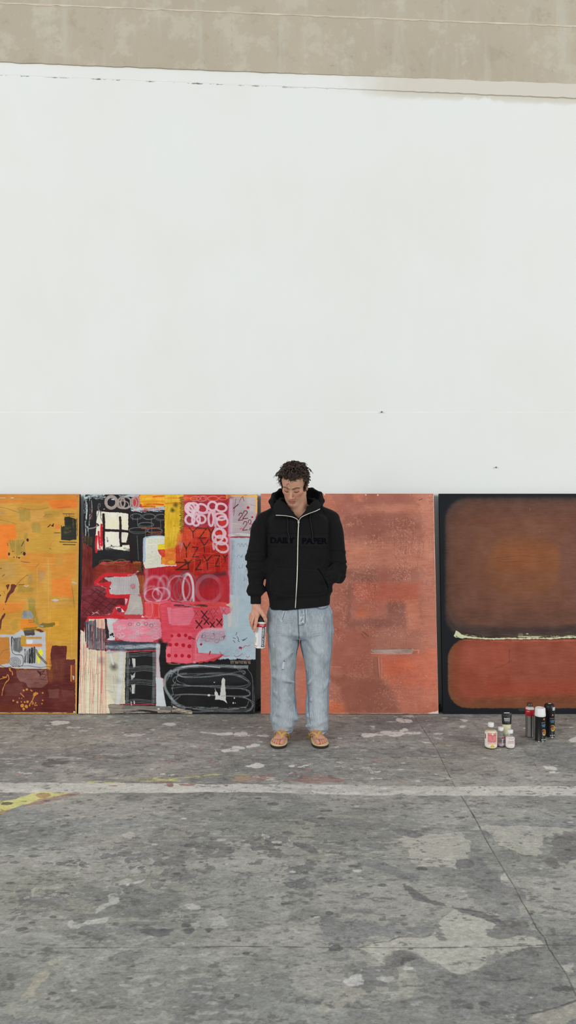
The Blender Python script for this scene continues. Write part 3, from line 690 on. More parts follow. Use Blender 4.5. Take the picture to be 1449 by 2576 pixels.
p([(860,1180),(1000,1180),(1005,1330),(940,1350),(900,1250)], (122,66,28), a=.8, rough=12, soft=14, var=26); p([(870,1180),(990,1178),(980,1200),(880,1210)], (180,100,44), dry=.5)
for i, x_ in enumerate((640,735,800,860)): l([(x_,1240),(x_+10-i*4,1370)], 4, (150,110,60), a=.6)
p([(1035,822),(1230,782),(1395,792),(1398,900),(1255,925),(1250,1010),(1305,1100),(1300,1215),(1449,1235),(1449,1250),(1240,1272),(1060,1292),(1030,1200)], (224,222,206), rough=7, var=8, hgt=.8)
l([(1048,830),(1040,960),(1046,1080),(1042,1170)], 40, (160,186,212), dry=.35, dirn='y'); l([(1060,808),(1230,790),(1380,796)], 24, (190,210,226), dry=.3)
for cx_, cy_ in ((1140,870),(1230,860),(1320,860),(1130,960),(1200,1040),(1120,1100),(1240,1110),(1140,1190),(1220,1180),(1180,960)): e(cx_, cy_, 34, 28, 7, (206,202,176), a=.8, hgt=.6)
dt(1162, 1032, 12, (170,190,205))
p([(1255,918),(1449,900),(1449,990),(1250,992)], (238,212,44), rough=5, var=14); p([(1275,1010),(1449,985),(1449,1110),(1320,1130)], (224,74,44), rough=8, var=22); p([(1310,1110),(1449,1095),(1449,1232),(1300,1212)], (238,150,46), rough=8, var=26)
p([(1040,1292),(1240,1272),(1449,1245),(1449,1811),(1035,1811)], (186,36,52), rough=6, soft=6, var=16, dirn='y')
p([(1050,1290),(1110,1280),(1100,1500),(1060,1600)], (190,150,160), a=.5, soft=40, rough=12)
p([(930,1400),(1045,1380),(1060,1560),(1010,1640),(1050,1811),(970,1811)], (158,78,44), a=.9, rough=10, soft=12, var=26, dirn='y')
p([(430,1430),(660,1400),(930,1388),(968,1500),(972,1640),(1000,1811),(780,1811),(830,1710),(550,1700),(500,1640),(540,1510)], (182,176,176), rough=8, var=12, dirn='y')
for i in range(18): x_ = 450+i*27; l([(x_,1400),(x_+4,1500+(i*37)%180)], 3.5, (128,118,120), a=.6, curve=False)
for y_ in (1560,1650,1720): l([(560,y_),(980,y_+20)], 4, (205,200,196), a=.6)
sp(872, 1560, 52, (196,90,110), a=.6); e(872, 1558, 30, 30, 5, (176,40,60), a=.7, turns=2)
p([(100,1560),(300,1540),(470,1590),(480,1811),(80,1811)], (118,42,52), rough=12, soft=14, var=22)
for q in ([(150,1811),(230,1700),(330,1610)], [(230,1811),(330,1700),(440,1610)], [(330,1811),(420,1720),(460,1660)], [(180,1690),(300,1760),(400,1811)], [(240,1610),(360,1680),(480,1740)], [(120,1740),(220,1811)], [(300,1590),(450,1680)], [(90,1811),(160,1740)]): l(q, 11, (56,26,28), a=.9, dry=.2)
RO = (202,34,44)
l([(830,1380),(700,1386),(560,1378),(440,1392),(360,1450),(310,1510),(400,1532),(520,1512)], 54, RO, rough=4); l([(520,1512),(490,1560),(488,1640),(510,1700),(570,1726),(720,1722),(822,1722),(812,1811)], 52, RO, rough=4)
p([(470,1700),(530,1745),(480,1730)], (220,214,214)); p([(330,1520),(470,1590),(400,1560)], (210,200,206)); p([(530,1570),(560,1590),(530,1620)], (225,220,220)); p([(515,1580),(550,1585),(520,1618)], (70,24,24), rough=3)
l([(800,1392),(880,1380),(950,1330)], 24, (220,150,160), dry=.6)
cv.frame(*B_)
p([(-30,140),(255,140),(255,620),(225,860),(130,1000),(-40,1000)], (226,182,46), rough=8, soft=5, var=26, dirn='y')
for y_, c_ in ((165,(240,190,60)),(200,(232,140,40)),(240,(238,180,50)),(280,(226,120,36))): l([(-20,y_),(120,y_-6),(250,y_)], 26, c_, dry=.9)
sp(130, 305, 46, (56,54,22)); sp(85, 385, 46, (50,50,24)); dt(112, 632, 16, (214,120,40), ry=8, soft=8)
p([(-30,985),(165,960),(170,1230),(-30,1235)], (236,130,54), rough=10, var=30); dt(70, 1190, 50, (240,180,50), ry=26, rough=10); l([(-10,1245),(130,1240),(140,1230)], 22, (226,214,216), dry=.3)
p([(255,140),(925,140),(935,700),(950,1340),(480,1400),(-30,1500),(-30,1250),(140,1250),(130,960),(230,860),(255,600)], (200,46,40), rough=8, soft=4, var=24)
p([(200,660),(400,640),(420,1000),(330,1300),(150,1240),(130,960)], (214,74,42), a=.7, rough=20, soft=40, var=26, dirn='y')
p([(430,680),(640,690),(640,800),(440,800)], (222,78,38), a=.7, rough=10); p([(255,140),(460,150),(380,400),(262,420)], (222,96,54), a=.8, rough=12, soft=30, var=30)
p([(880,140),(1375,140),(1370,190),(1200,180),(900,200)], (238,176,78), rough=8, dry=.3)
rr = random.Random(4)
for i in range(46):
    y_ = 180+i*12.2; l([(252,y_+rr.uniform(-8,8)),(225,y_+6),(196+rr.uniform(-10,14),y_+rr.uniform(0,24))], 6, (44,34,28), curve=False, a=.85)
p([(190,180),(250,160),(255,340),(215,330)], (140,90,40), a=.5, soft=20)
p([(262,235),(930,235),(935,700),(700,660),(262,640)], (168,56,76), a=.75, rough=14, soft=30, var=20)
p([(270,420),(450,430),(420,640),(262,640)], (150,60,86), a=.6, rough=14, soft=30)
p([(790,540),(890,560),(880,640),(800,640)], (214,60,56), rough=10, soft=6); p([(380,290),(600,300),(590,400),(400,400)], (178,48,66), a=.6, soft=30)
for a_ in ((430,205,74,34),(520,208,70,42),(560,200,50,40),(700,205,80,36),(850,200,60,25)): e(*a_, 10, (206,160,156), a=.75)
FL = (238,208,218)
for cx_, cy_, rx, ry, rt in ((352,360,72,84,-15),(402,340,78,66,10),(360,400,40,90,-20),(530,360,84,66,25),(350,530,70,72,0),(440,536,58,90,0),(520,524,66,62,0),(690,322,66,68,0),(822,344,80,60,10),(668,522,38,108,0),(812,484,84,50,8),(838,566,82,84,-20),(800,742,88,72,15),(822,848,88,66,10),(838,960,96,74,20),(775,780,80,110,20)): e(cx_, cy_, rx, ry, 34, FL, rot=rt, a=.9, rough=2, soft=8)
for q in ([(440,440),(560,430),(720,400)], [(720,400),(730,560),(735,700)], [(700,900),(712,985)], [(440,440),(420,480)]): l(q, 38, (232,186,200), a=.9, soft=12)
YZ = (70,36,26)
for ch, x0, y0, x1, y1, w_ in (('Y',335,655,465,810,18),('Z',480,660,600,822,18),('Y',620,650,720,860,17),('Y',515,850,625,1045,16),('Y',245,890,350,1110,18),('Z',385,955,470,1110,16),('Z',140,1190,320,1305,22),('Y',272,1155,378,1295,24),('Z',425,1150,530,1308,20),('Y',550,1080,680,1300,18),('Z',725,1080,800,1250,18),('Y',850,1078,915,1180,16)): cv.glyph(ch, x0, y0, x1, y1, w_, YZ, dry=.35, rough=3)
for q in ([(240,700),(420,690),(640,720),(600,840)], [(230,720),(300,740),(320,1000),(360,1030)], [(360,940),(350,1060),(470,1040),(680,1060)], [(660,880),(665,1060)], [(500,960),(700,900),(860,1010)], [(440,820),(435,940),(380,910)], [(350,1180),(520,1130),(540,1360)], [(240,1130),(420,1160),(400,1370)], [(520,1230),(720,1130),(730,1340)], [(700,1110),(810,1120),(815,1290)], [(270,1040),(330,1020)], [(560,1160),(690,1060),(820,1020)], [(420,1080),(420,1320)], [(640,1220),(800,1240),(860,1180)]): l(q, 7, (226,104,42), a=.75, curve=False)
p([(160,880),(250,880),(215,1010),(205,1120),(190,960)], (190,150,150), a=.6, dry=.7)
p([(945,160),(1365,160),(1365,420),(1290,760),(960,760)], (186,172,176), rough=8, soft=6, var=12); p([(1200,170),(1340,180),(1340,420),(1260,400)], (196,184,180), a=.7, rough=10, soft=20, var=14)
p([(1335,150),(1372,150),(1372,440),(1330,420),(1345,300)], (238,178,104), rough=8, soft=8); l([(950,170),(1100,160),(1200,180),(1370,160)], 26, (240,186,96), dry=.5)
p([(930,140),(1000,180),(1010,400),(940,520)], (150,70,90), a=.6, soft=26, rough=10)
l([(975,230),(970,600),(965,760)], 56, (206,190,204), a=.8, soft=30)
PLM = (112,38,54)
cv.glyph('2', 1085, 430, 1150, 545, 14, PLM, dry=.2); cv.glyph('2', 1150, 395, 1225, 520, 14, PLM, dry=.2); cv.glyph('2', 1150, 560, 1220, 700, 13, PLM, dry=.3)
l([(1232,580),(1240,540),(1270,540),(1272,580),(1250,600)], 11, PLM); l([(1080,295),(1010,355)], 16, (96,44,60)); l([(1045,210),(1030,320),(1010,470)], 7, PLM, a=.7); l([(1100,250),(1140,180),(1170,240)], 8, (150,70,70)); l([(1260,600),(1300,610)], 14, (214,80,100)); l([(1250,690),(1265,660)], 12, PLM)
dt(1230, 345, 21, (178,24,44)); dt(1293, 494, 15, (186,24,46)); dt(1125, 672, 24, (224,110,130), ry=16, soft=12); dt(1150, 180, 10, (214,60,40))
l([(1000,590),(1050,600),(1130,610)], 14, (222,206,180), dry=.4); l([(1270,300),(1340,320)], 5, (110,100,110))
l([(950,775),(1100,765),(1290,775)], 44, (208,214,216), dry=.25); l([(965,812),(1120,806),(1280,812)], 8, (96,98,100), dry=.6)
p([(955,815),(1400,815),(1400,1811),(960,1811)], (186,202,214), rough=6, soft=6, var=9, dirn='y'); p([(1060,830),(1230,850),(1240,1000),(1080,1100)], (196,208,216), a=.7, soft=50, rough=14)
p([(950,830),(1020,850),(1010,1811),(955,1811)], (148,140,144), a=.6, dry=.9, rough=14, soft=30, dirn='y')
for q in ([(1060,930),(1090,900),(1110,950),(1135,900),(1160,950),(1190,900),(1220,940),(1250,930)], [(1060,1110),(1090,1075),(1120,1110),(1145,1070),(1130,1120)], [(1090,1240),(1100,1280),(1140,1270),(1145,1220)], [(1190,1340),(1215,1290),(1220,1330)], [(1160,1480),(1190,1440),(1220,1470)], [(1170,1410),(1180,1470)], [(1200,1240),(1215,1250)]): l(q, 6, (118,126,140), a=.75)
l([(950,300),(945,700),(950,1000),(945,1300),(962,1600),(945,1811)], 36, (226,160,190), a=.7, soft=34)
p([(-30,1300),(450,1440),(880,1340),(935,1400),(940,1811),(-30,1811)], (184,38,50), a=.9, rough=10, soft=20, var=18, dirn='y')
p([(470,1420),(540,1370),(900,1330),(900,1400),(600,1430),(500,1470)], (100,48,54), a=.8, soft=40, rough=10)
sp(560, 1500, 130, (130,60,70), a=.6)
cv.frame(*A_)
W1 = (214,176,190)
for cx_, cy_, rx, ry, w_, a_ in ((1200,1600,150,190,46,.55),(1340,1600,90,200,34,.55),(1150,1680,110,120,36,.5)): e(cx_, cy_, rx, ry, w_, W1, a=a_, soft=44)
cv.frame(*B_)
for cx_, cy_, rx, ry, w_, c_, a_ in ((110,1600,120,210,20,(150,130,140),.6),(320,1590,80,210,30,(230,206,214),.9),(300,1560,150,230,16,(128,110,120),.7),(220,1620,120,170,12,(140,120,128),.7),(640,1600,190,200,60,(214,130,146),.5),(180,1600,170,200,26,(216,180,194),.6)): e(cx_, cy_, rx, ry, w_, c_, a=a_, soft=22)
l([(250,1390),(330,1370),(385,1500),(400,1700),(405,1811)], 34, (232,214,222), a=.85, soft=18); sp(640, 1640, 130, (196,34,44), a=.8); sp(250, 1380, 50, (110,90,100), a=.7)
p([(780,1400),(930,1400),(935,1811),(820,1780)], (198,44,52), a=.7, soft=40, rough=10)
cv.frame(*D_)
p([(-40,90),(900,110),(960,200),(980,480),(860,900),(600,1000),(300,1040),(-40,1020)], (232,84,104), rough=8, soft=6, var=16)
p([(0,200),(380,190),(420,300),(330,470),(20,460)], (238,122,142), a=.9, rough=10, soft=12, var=10); p([(330,120),(900,110),(870,190),(420,220)], (224,76,72), a=.8, rough=12, soft=20, var=18)
p([(430,230),(850,200),(840,520),(420,500)], (224,84,96), a=.9, rough=14, soft=20, var=18); p([(0,470),(380,460),(440,560),(0,580)], (226,70,88), a=.7, rough=12, soft=20, var=16)
p([(20,590),(380,585),(375,1010),(0,1010)], (238,104,120), a=.8, rough=6, soft=4, var=8); p([(800,180),(955,190),(960,290),(830,300)], (232,120,140), a=.9, rough=10)
l([(120,160),(300,170),(450,160),(600,165)], 36, (84,40,46), dry=1.0); l([(260,155),(500,185)], 8, (190,160,170)); l([(10,110),(60,95),(150,105),(220,120)], 10, (90,30,40), a=.8)
for cx_, cy_ in ((445,278),(860,245),(705,352),(650,255),(740,245)): cv.glyph('X', cx_-32, cy_-42, cx_+30, cy_+42, 6, (104,40,52), a=.8)
for cx_, cy_, s_ in ((570,300,50),(600,402,44),(490,450,54),(690,455,40),(795,418,44)): cv.glyph('X', cx_-s_, cy_-s_*1.1, cx_+s_*.8, cy_+s_, 18, (70,26,34), dry=.25)
p([(845,300),(960,290),(1000,200),(960,0),(1450,0),(1400,980),(760,985),(870,900),(470,880),(450,720),(520,560),(700,520),(850,520)], (184,204,216), rough=8, soft=5, var=9)
p([(960,0),(1120,20),(1060,480),(940,560),(870,520),(860,300),(960,290)], (196,208,212), a=.8, rough=12, soft=26, dirn='y', var=12)
p([(890,150),(1000,110),(980,200),(960,190)], (224,206,186), a=.9, rough=6); p([(920,300),(990,230),(970,480),(930,490)], (226,214,214), a=.8, soft=14)
p([(480,560),(880,540),(900,680),(700,740),(500,700)], (206,150,166), a=.55, rough=14, soft=50)
for i in range(16): x_ = 540+(i*71) % 350; y_ = 560+(i*47) % 160; e(x_, y_, 34, 26, 5, (186,140,156) if i % 3 else (120,110,120), a=.7, turns=1.5)
l([(420,1020),(425,800),(440,680),(520,560),(640,520),(850,520)], 40, (240,176,190), a=.85, soft=24)
p([(470,880),(870,900),(800,930),(600,990),(420,1020),(450,900)], (236,118,132), a=.9, rough=8, soft=6, var=10); p([(380,600),(440,560),(430,1000),(385,1010)], (226,90,108), a=.8, soft=10)
for cx_, cy_, r_ in ((72,622,24),(182,614,30),(284,614,27),(346,652,30),(52,758,28),(145,752,30),(248,764,30),(340,780,30),(32,916,26),(134,922,28),(232,922,28),(333,930,30),(518,750,19)): dt(cx_, cy_, r_, (196,24,46), rough=3)
l([(355,640),(382,656)], 8, (196,24,46)); l([(380,655),(420,672)], 12, (90,24,34)); l([(640,905),(660,860)], 16, (186,36,70)); dt(1115, 800, 28, (186,40,66), ry=16, rough=5); l([(1125,830),(1140,800)], 8, (186,40,66))
for q in ([(1160,800),(1190,770),(1220,775),(1265,760)], [(1200,930),(1225,948),(1250,925)], [(1020,920),(1060,938),(1110,915),(1140,890)], [(820,905),(860,925),(900,930),(950,920)], [(640,880),(655,850)], [(800,860),(830,910)]): l(q, 8, (180,60,88), a=.8)
for q in ([(1000,650),(1040,662)], [(1060,570),(1045,610)], [(1060,630),(1085,670),(1080,700),(1100,708)], [(1140,680),(1165,690),(1215,650)], [(1005,690),(1030,720)], [(1150,695),(1175,672)], [(840,640),(880,620),(860,660)], [(540,610),(530,650)], [(700,580),(720,610)]): l(q, 9, (70,66,76), a=.85)
for i in range(12): e(830+(i*83) % 430, 800+(i*53) % 120, 26, 22, 4, (150,168,186), a=.8)
p([(-40,1010),(100,1020),(300,1045),(560,1020),(740,1000),(760,965),(800,985),(870,975),(930,960),(960,990),(1100,965),(1200,990),(1350,980),(1350,1830),(-40,1830)], (30,30,32), rough=12, var=5)
for x_ in range(740, 1340, 26): l([(x_,1010),(x_+6,975+(x_*7) % 22)], 12, (30,28,30), rough=3)
for x_ in range(970, 1260, 22): l([(x_,1000),(x_+(x_ % 13)-6,1040)], 7, (214,196,178), a=.9, rough=2)
l([(-20,1030),(100,1050),(200,1045)], 8, (190,150,90), dry=.6)
p([(1010,1065),(1235,1065),(1232,1115),(1020,1112)], (140,148,150), rough=3, dry=.3)
SW = (168,178,182)
l([(1020,1085),(700,1075),(330,1085),(120,1140),(30,1270),(20,1430),(60,1560),(150,1650),(260,1700)], 50, SW, a=.75, soft=30, dry=.4); l([(800,1100),(500,1070),(230,1090)], 16, (220,224,224), a=.7, soft=8)
p([(250,1200),(700,1150),(1150,1180),(1200,1330),(250,1330)], (66,70,72), a=.35, soft=60, rough=10)
LN = (148,154,156)
for q in ([(190,1110),(160,1180),(240,1230),(420,1220),(640,1180),(900,1180),(1100,1210),(1200,1260),(1260,1340),(1180,1400),(1000,1400),(700,1380),(300,1370),(120,1330),(100,1260),(240,1200),(500,1190),(900,1200),(1080,1230),(1220,1300)],
          [(110,1170),(240,1240),(500,1240),(800,1210),(1060,1210),(1240,1330),(1090,1380),(800,1370),(400,1370),(120,1400),(20,1410),(30,1370),(200,1360),(560,1380),(900,1410),(1180,1420),(1260,1480),(1200,1520),(900,1520),(500,1500),(200,1500),(90,1560),(110,1590),(200,1520)],
          [(170,1130),(210,1230),(700,1230),(1140,1150),(1170,1190),(1070,1120)], [(20,1410),(60,1500),(300,1500),(600,1510),(1000,1530),(1200,1560),(1290,1640),(1230,1720),(900,1740),(500,1720),(250,1690),(90,1640),(20,1560)],
          [(1150,1530),(1290,1600),(1320,1640),(1200,1750),(700,1750),(400,1720)], [(1190,1430),(1260,1500),(1150,1550)], [(1130,1420),(1250,1450),(1230,1520),(1100,1530)], [(300,1180),(180,1200),(150,1290),(330,1370)], [(130,1310),(80,1400),(90,1500),(20,1560)], [(1220,1120),(1290,1240),(1300,1500),(1290,1700),(1200,1760)], [(1100,1120),(1180,1160),(1150,1200)], [(500,1690),(900,1730),(1180,1690),(1240,1600)], [(30,1620),(150,1700),(400,1760),(700,1745)]):
    l(q, 7, LN, a=.75, dry=.25); l([(x+7, y+9) for x, y in q], 5, LN, a=.5, dry=.4)
p([(835,1265),(860,1250),(880,1290),(885,1400),(893,1530),(890,1585),(915,1638),(870,1600),(800,1582),(720,1578),(740,1540),(722,1500),(728,1418),(760,1470),(795,1530),(812,1480),(822,1380)], (226,224,220), rough=6, var=5, hgt=.5)
for a_ in ((720,1322,11,6),(1022,1556,10,12),(1006,1630,9,14),(1034,1630,9,6),(636,1515,20,16)): dt(a_[0], a_[1], a_[2], (226,224,220), ry=a_[3], rough=3)
for y_ in (1340,1370,1400,1430): l([(830,y_),(856,y_-14)], 4, (150,150,150), a=.7)
l([(722,1420),(735,1460)], 8, (60,58,58), dry=.6); l([(820,1528),(885,1524)], 5, (60,60,60), dry=.4)
l([(300,1690),(600,1700),(1000,1710),(1190,1700)], 30, (128,132,132), dry=.9); l([(-30,1730),(150,1740),(350,1770)], 70, (150,140,126), dry=.6); l([(100,1690),(250,1750),(370,1780)], 30, (190,178,156), dry=.6)
l([(1322,1370),(1326,1600),(1320,1780)], 7, (140,140,140), dry=.8, dirn='y')
cv.frame(*C_)
p([(40,1640),(1460,1660),(1460,1830),(30,1830)], (52,48,46), rough=4)
p([(80,540),(140,530),(170,800),(460,850),(780,860),(760,1640),(500,1650),(530,1790),(40,1790),(70,860)], (224,216,188), rough=6, var=12)
p([(470,860),(760,870),(740,1640),(600,1660),(470,1400)], (202,198,178), a=.8, rough=10, soft=26, var=14)
p([(95,560),(130,545),(150,700),(110,760)], (232,224,206), soft=6); p([(200,360),(460,355),(460,520),(310,520),(210,480)], (226,196,172), rough=6)
p([(460,355),(640,360),(600,640),(600,690),(480,690),(500,560)], (200,200,200), rough=8, soft=10, var=10)
p([(140,410),(310,380),(320,500),(450,520),(460,700),(450,840),(330,840),(200,820),(150,650)], (100,98,106), rough=8, var=30, dirn='y'); p([(150,700),(450,700),(455,835),(200,815)], (128,126,132), a=.7, rough=10, var=26, dirn='y')
for x_, y0, y1 in ((150,420,700),(180,420,800),(230,460,650),(300,380,640),(340,500,700),(385,540,830),(255,560,760),(430,540,720)): l([(x_,y0),(x_+6,y1)], 14, (44,40,48), dry=.6, dirn='y', curve=False); l([(x_+18,y0+30),(x_+20,y1+20)], 10, (174,170,176), dry=.7, dirn='y', curve=False)
for a_ in ((340,832,26,8),(410,834,20,7),(215,820,12,8),(190,770,6,20)): dt(a_[0], a_[1], a_[2], (38,34,40), ry=a_[3])
p([(445,360),(475,365),(480,460),(510,560),(510,650),(470,680),(468,860),(450,850),(455,600)], (42,34,42), rough=5)
rr = random.Random(9)
for i, x_ in enumerate((85,115,140,165,215,240,262,290,335,352,385,398,415,440,465,70)):
    y0 = (560,560,620,790,640,480,360,300,380,360,380,380,400,540,600,900)[i]; y1 = rr.choice((1790,1790,1500,1640,1200,1790))
    l([(x_+(6 if y0 < 700 else 0),y0),(x_+2,(y0+y1)/2),(x_-12+rr.uniform(-10,10),(y0+3*y1)/4),(x_-18,y1)], rr.choice((5,6,8)), (196,104,94), a=.75, curve=False)
for x_, y0, y1, dx in ((85,900,1790,-15),(130,760,1790,10),(165,880,1790,-10),(230,1000,1790,-15),(335,900,1790,5),(400,900,1790,5),(455,860,1790,10),(300,1200,1640,-40),(262,1100,1500,20)): l([(x_,y0),(x_+dx*.4,(y0+y1)/2),(x_+dx,y1)], 6, (190,92,84), a=.75, curve=False)
l([(385,860),(398,1100),(396,1480)], 22, (206,120,108), a=.7); sp(390, 1000, 70, (100,80,90), a=.5)
sp(585, 1090, 70, (70,72,66), a=.85); l([(500,800),(540,930),(572,1050)], 26, (216,220,226), a=.8, soft=12); l([(700,750),(690,1100),(670,1400),(640,1660)], 60, (214,218,224), a=.75, soft=34); sp(640, 1300, 70, (130,130,126), a=.4)
for q in ([(460,1440),(520,1455),(570,1478)], [(100,1240),(160,1180),(260,1170)], [(330,1200),(430,1150),(470,1160)], [(600,1200),(610,1240)], [(570,1220),(590,1440)]): l(q, 7, (150,150,140), a=.6)
p([(95,0),(780,0),(740,60),(760,200),(600,180),(520,330),(180,350),(140,420),(130,560),(75,520)], (112,32,42), rough=8, soft=6, var=20)
p([(80,340),(190,350),(130,420),(130,560),(75,520)], (74,26,28), a=.9, rough=8, soft=8)
for q in ([(100,60),(330,190),(480,330)], [(200,10),(400,140),(560,260)], [(100,180),(250,300)], [(340,0),(480,90),(640,180)], [(120,300),(260,130),(400,0)], [(200,330),(360,150),(500,20)], [(330,320),(450,200),(600,60)], [(450,300),(560,180),(690,50)], [(100,110),(160,50)], [(100,240),(200,340)]): l(q, 11, (60,26,26), a=.9, dry=.25)
for q in ([(245,250),(290,280),(350,240)], [(250,300),(320,270),(370,300)], [(400,300),(470,300)], [(490,300),(520,290)]): l(q, 12, (214,170,172), dry=.7)
l([(480,10),(640,25),(800,20),(830,30),(810,150),(770,235),(740,190)], 56, RO, rough=4); l([(200,345),(400,340),(560,315),(620,250),(640,180),(720,180)], 44, RO, rough=4); l([(560,320),(660,330),(720,345)], 50, RO, rough=4)
p([(750,50),(795,60),(780,120),(755,150)], (232,160,172)); p([(610,190),(680,180),(690,260),(640,250)], (222,190,196)); p([(630,200),(680,195),(700,250),(660,270),(630,240)], (104,44,58), rough=3); p([(700,205),(745,260),(700,260)], (230,222,220)); p([(880,225),(912,262),(850,262)], (232,220,222), rough=3); p([(1010,310),(1050,340),(1000,345)], (232,200,206))
p([(830,0),(990,0),(1020,180),(1020,300),(740,300),(790,200)], (184,176,170), rough=6, soft=4, var=10)
for i in range(14): l([(800+i*14,300-i*14),(960,40+i*16)], 3.5, (214,208,200), a=.5, curve=False)
p([(960,0),(1449,0),(1449,90),(1280,100),(1100,110),(1050,60)], (182,52,70), a=.85, rough=14, soft=26, var=20)
for cx_, cy_ in ((1180,10),(1300,-10)): e(cx_, cy_, 130, 100, 18, (226,200,212), a=.6, soft=18, turns=2)
p([(1050,100),(1300,100),(1290,360),(1060,350)], (222,78,84), rough=10, soft=10, var=18, dirn='y'); p([(1190,130),(1280,150),(1270,320),(1190,330)], (220,52,50), a=.8, soft=8, rough=6)
p([(1290,90),(1449,80),(1449,720),(1320,720)], (230,80,98), rough=8, soft=8, var=16); p([(1390,190),(1449,190),(1449,440),(1420,440)], (238,130,148), soft=8)
for q in ([(1050,120),(1160,140),(1150,330),(1050,320)], [(1300,60),(1260,200),(1270,340)], [(1080,90),(1250,130),(1400,100)]): l(q, 6, (236,176,190), a=.7)
p([(560,440),(650,375),(900,365),(1280,370),(1300,480),(1310,640),(1180,710),(800,720),(620,650),(580,560)], (228,140,158), rough=10, soft=8, var=16)
for i in range(44):
    x_ = 640+(i*97) % 600; y_ = 420+(i*61) % 240; e(x_, y_, 20+(i*7) % 34, 18+(i*5) % 26, 8, ((190,176,178), (206,196,196), (236,122,146))[i % 3], a=.75, turns=1.3)
for x_, y_ in ((825,445),(955,445),(1070,440),(1150,465)): e(x_, y_, 26, 24, 8, (112,110,108), a=.8, turns=2)
for a_ in ((560,600,16,22),(530,610,12,14),(580,630,10,10)): dt(a_[0], a_[1], a_[2], (32,30,32), ry=a_[3], rough=5)
p([(500,660),(600,645),(590,685),(490,690)], (214,214,214), rough=4); l([(480,692),(600,700),(720,695)], 12, (50,52,58), dry=.6)
p([(470,720),(560,700),(1280,725),(1290,830),(760,850),(480,830)], (66,72,82), rough=8, soft=10, var=26); l([(480,790),(800,790),(1250,770)], 60, (188,196,204), a=.8, soft=26, dry=.5); sp(590, 740, 70, (60,64,82), a=.6); l([(500,870),(640,850),(760,850)], 40, (140,144,166), a=.5, soft=20)
p([(765,870),(1220,850),(1225,1650),(755,1640),(750,1300)], (29,29,30), rough=4, var=4)
p([(860,960),(910,965),(910,1090),(880,1100),(862,1030)], (214,214,210), rough=2, dry=.2, dirn='y'); p([(835,1190),(860,1220),(910,1170),(900,1240),(850,1295)], (190,190,188), rough=3, dry=.2); p([(850,1360),(905,1350),(905,1490),(855,1490)], (200,200,196), rough=2, dry=.5, dirn='y'); p([(815,960),(830,960),(825,1060),(812,1050)], (120,120,120)); p([(820,1400),(840,1400),(840,1490)], (120,120,120)); l([(845,1610),(850,1660)], 12, (220,220,216), dry=.3); l([(890,1600),(895,1640)], 16, (220,220,216), dry=.2)
for y_ in (880,905,925,1080,1100,1125,1150,1290,1310,1335,1360,1590,1610,1635): l([(760,y_+16),(880,y_+(-14 if y_ > 1200 else 12)),(1040,y_-6),(1200,y_+10)], 6, (156,162,164), a=.8, dry=.2)
for x_ in (778,792,806,1170,1190,1200,1212,1184): l([(x_,860),(x_+4,1200),(x_-8,1630)], 6, (156,162,164), a=.8, dry=.2)
l([(1255,770),(1262,1000),(1260,1300),(1290,1480),(1310,1680)], 76, (206,212,216), a=.85, soft=30); p([(1220,1250),(1330,1260),(1345,1500),(1380,1680),(1225,1680)], (208,214,218), rough=6, soft=14)
p([(1290,735),(1330,720),(1449,760),(1449,1000),(1380,1040),(1449,1120),(1360,1280),(1290,1240),(1280,1100),(1270,1000)], (26,26,28), rough=4, soft=14)
p([(1385,740),(1449,720),(1449,1030),(1380,1020),(1370,880)], (240,112,130), rough=6, soft=6); sp(1290, 710, 50, (26,26,28), a=.95); sp(1385, 750, 42, (30,28,30), a=.9)
for cx_, cy_ in ((1438,755),(1418,916)): dt(cx_, cy_, 29, (196,24,46))
p([(1330,1400),(1449,1200),(1449,1690),(1380,1680)], (30,30,31), rough=3, soft=8); l([(1449,1150),(1370,1240),(1360,1400),(1449,1560)], 40, SW, a=.75, soft=20)
p([(495,1660),(570,1640),(750,1665),(1250,1680),(1449,1680),(1449,1770),(1240,1775),(530,1790)], (148,138,126), rough=6, var=18); l([(730,1700),(1000,1690),(1240,1700),(1449,1720)], 50, (104,104,102), dry=.8); l([(740,1760),(1000,1745),(1230,1770)], 34, (40,40,42), dry=.7); l([(500,1700),(720,1715)], 6, (100,92,84)); dt(1260, 1718, 16, (226,226,226), ry=8, rough=4)
painting(c2, cv, 'loud canvas of red, pink, black and yellow blocks with white loops, beside the orange canvas', mat('edge_red', BLK, rough=.7), relief=.0012)
del cv

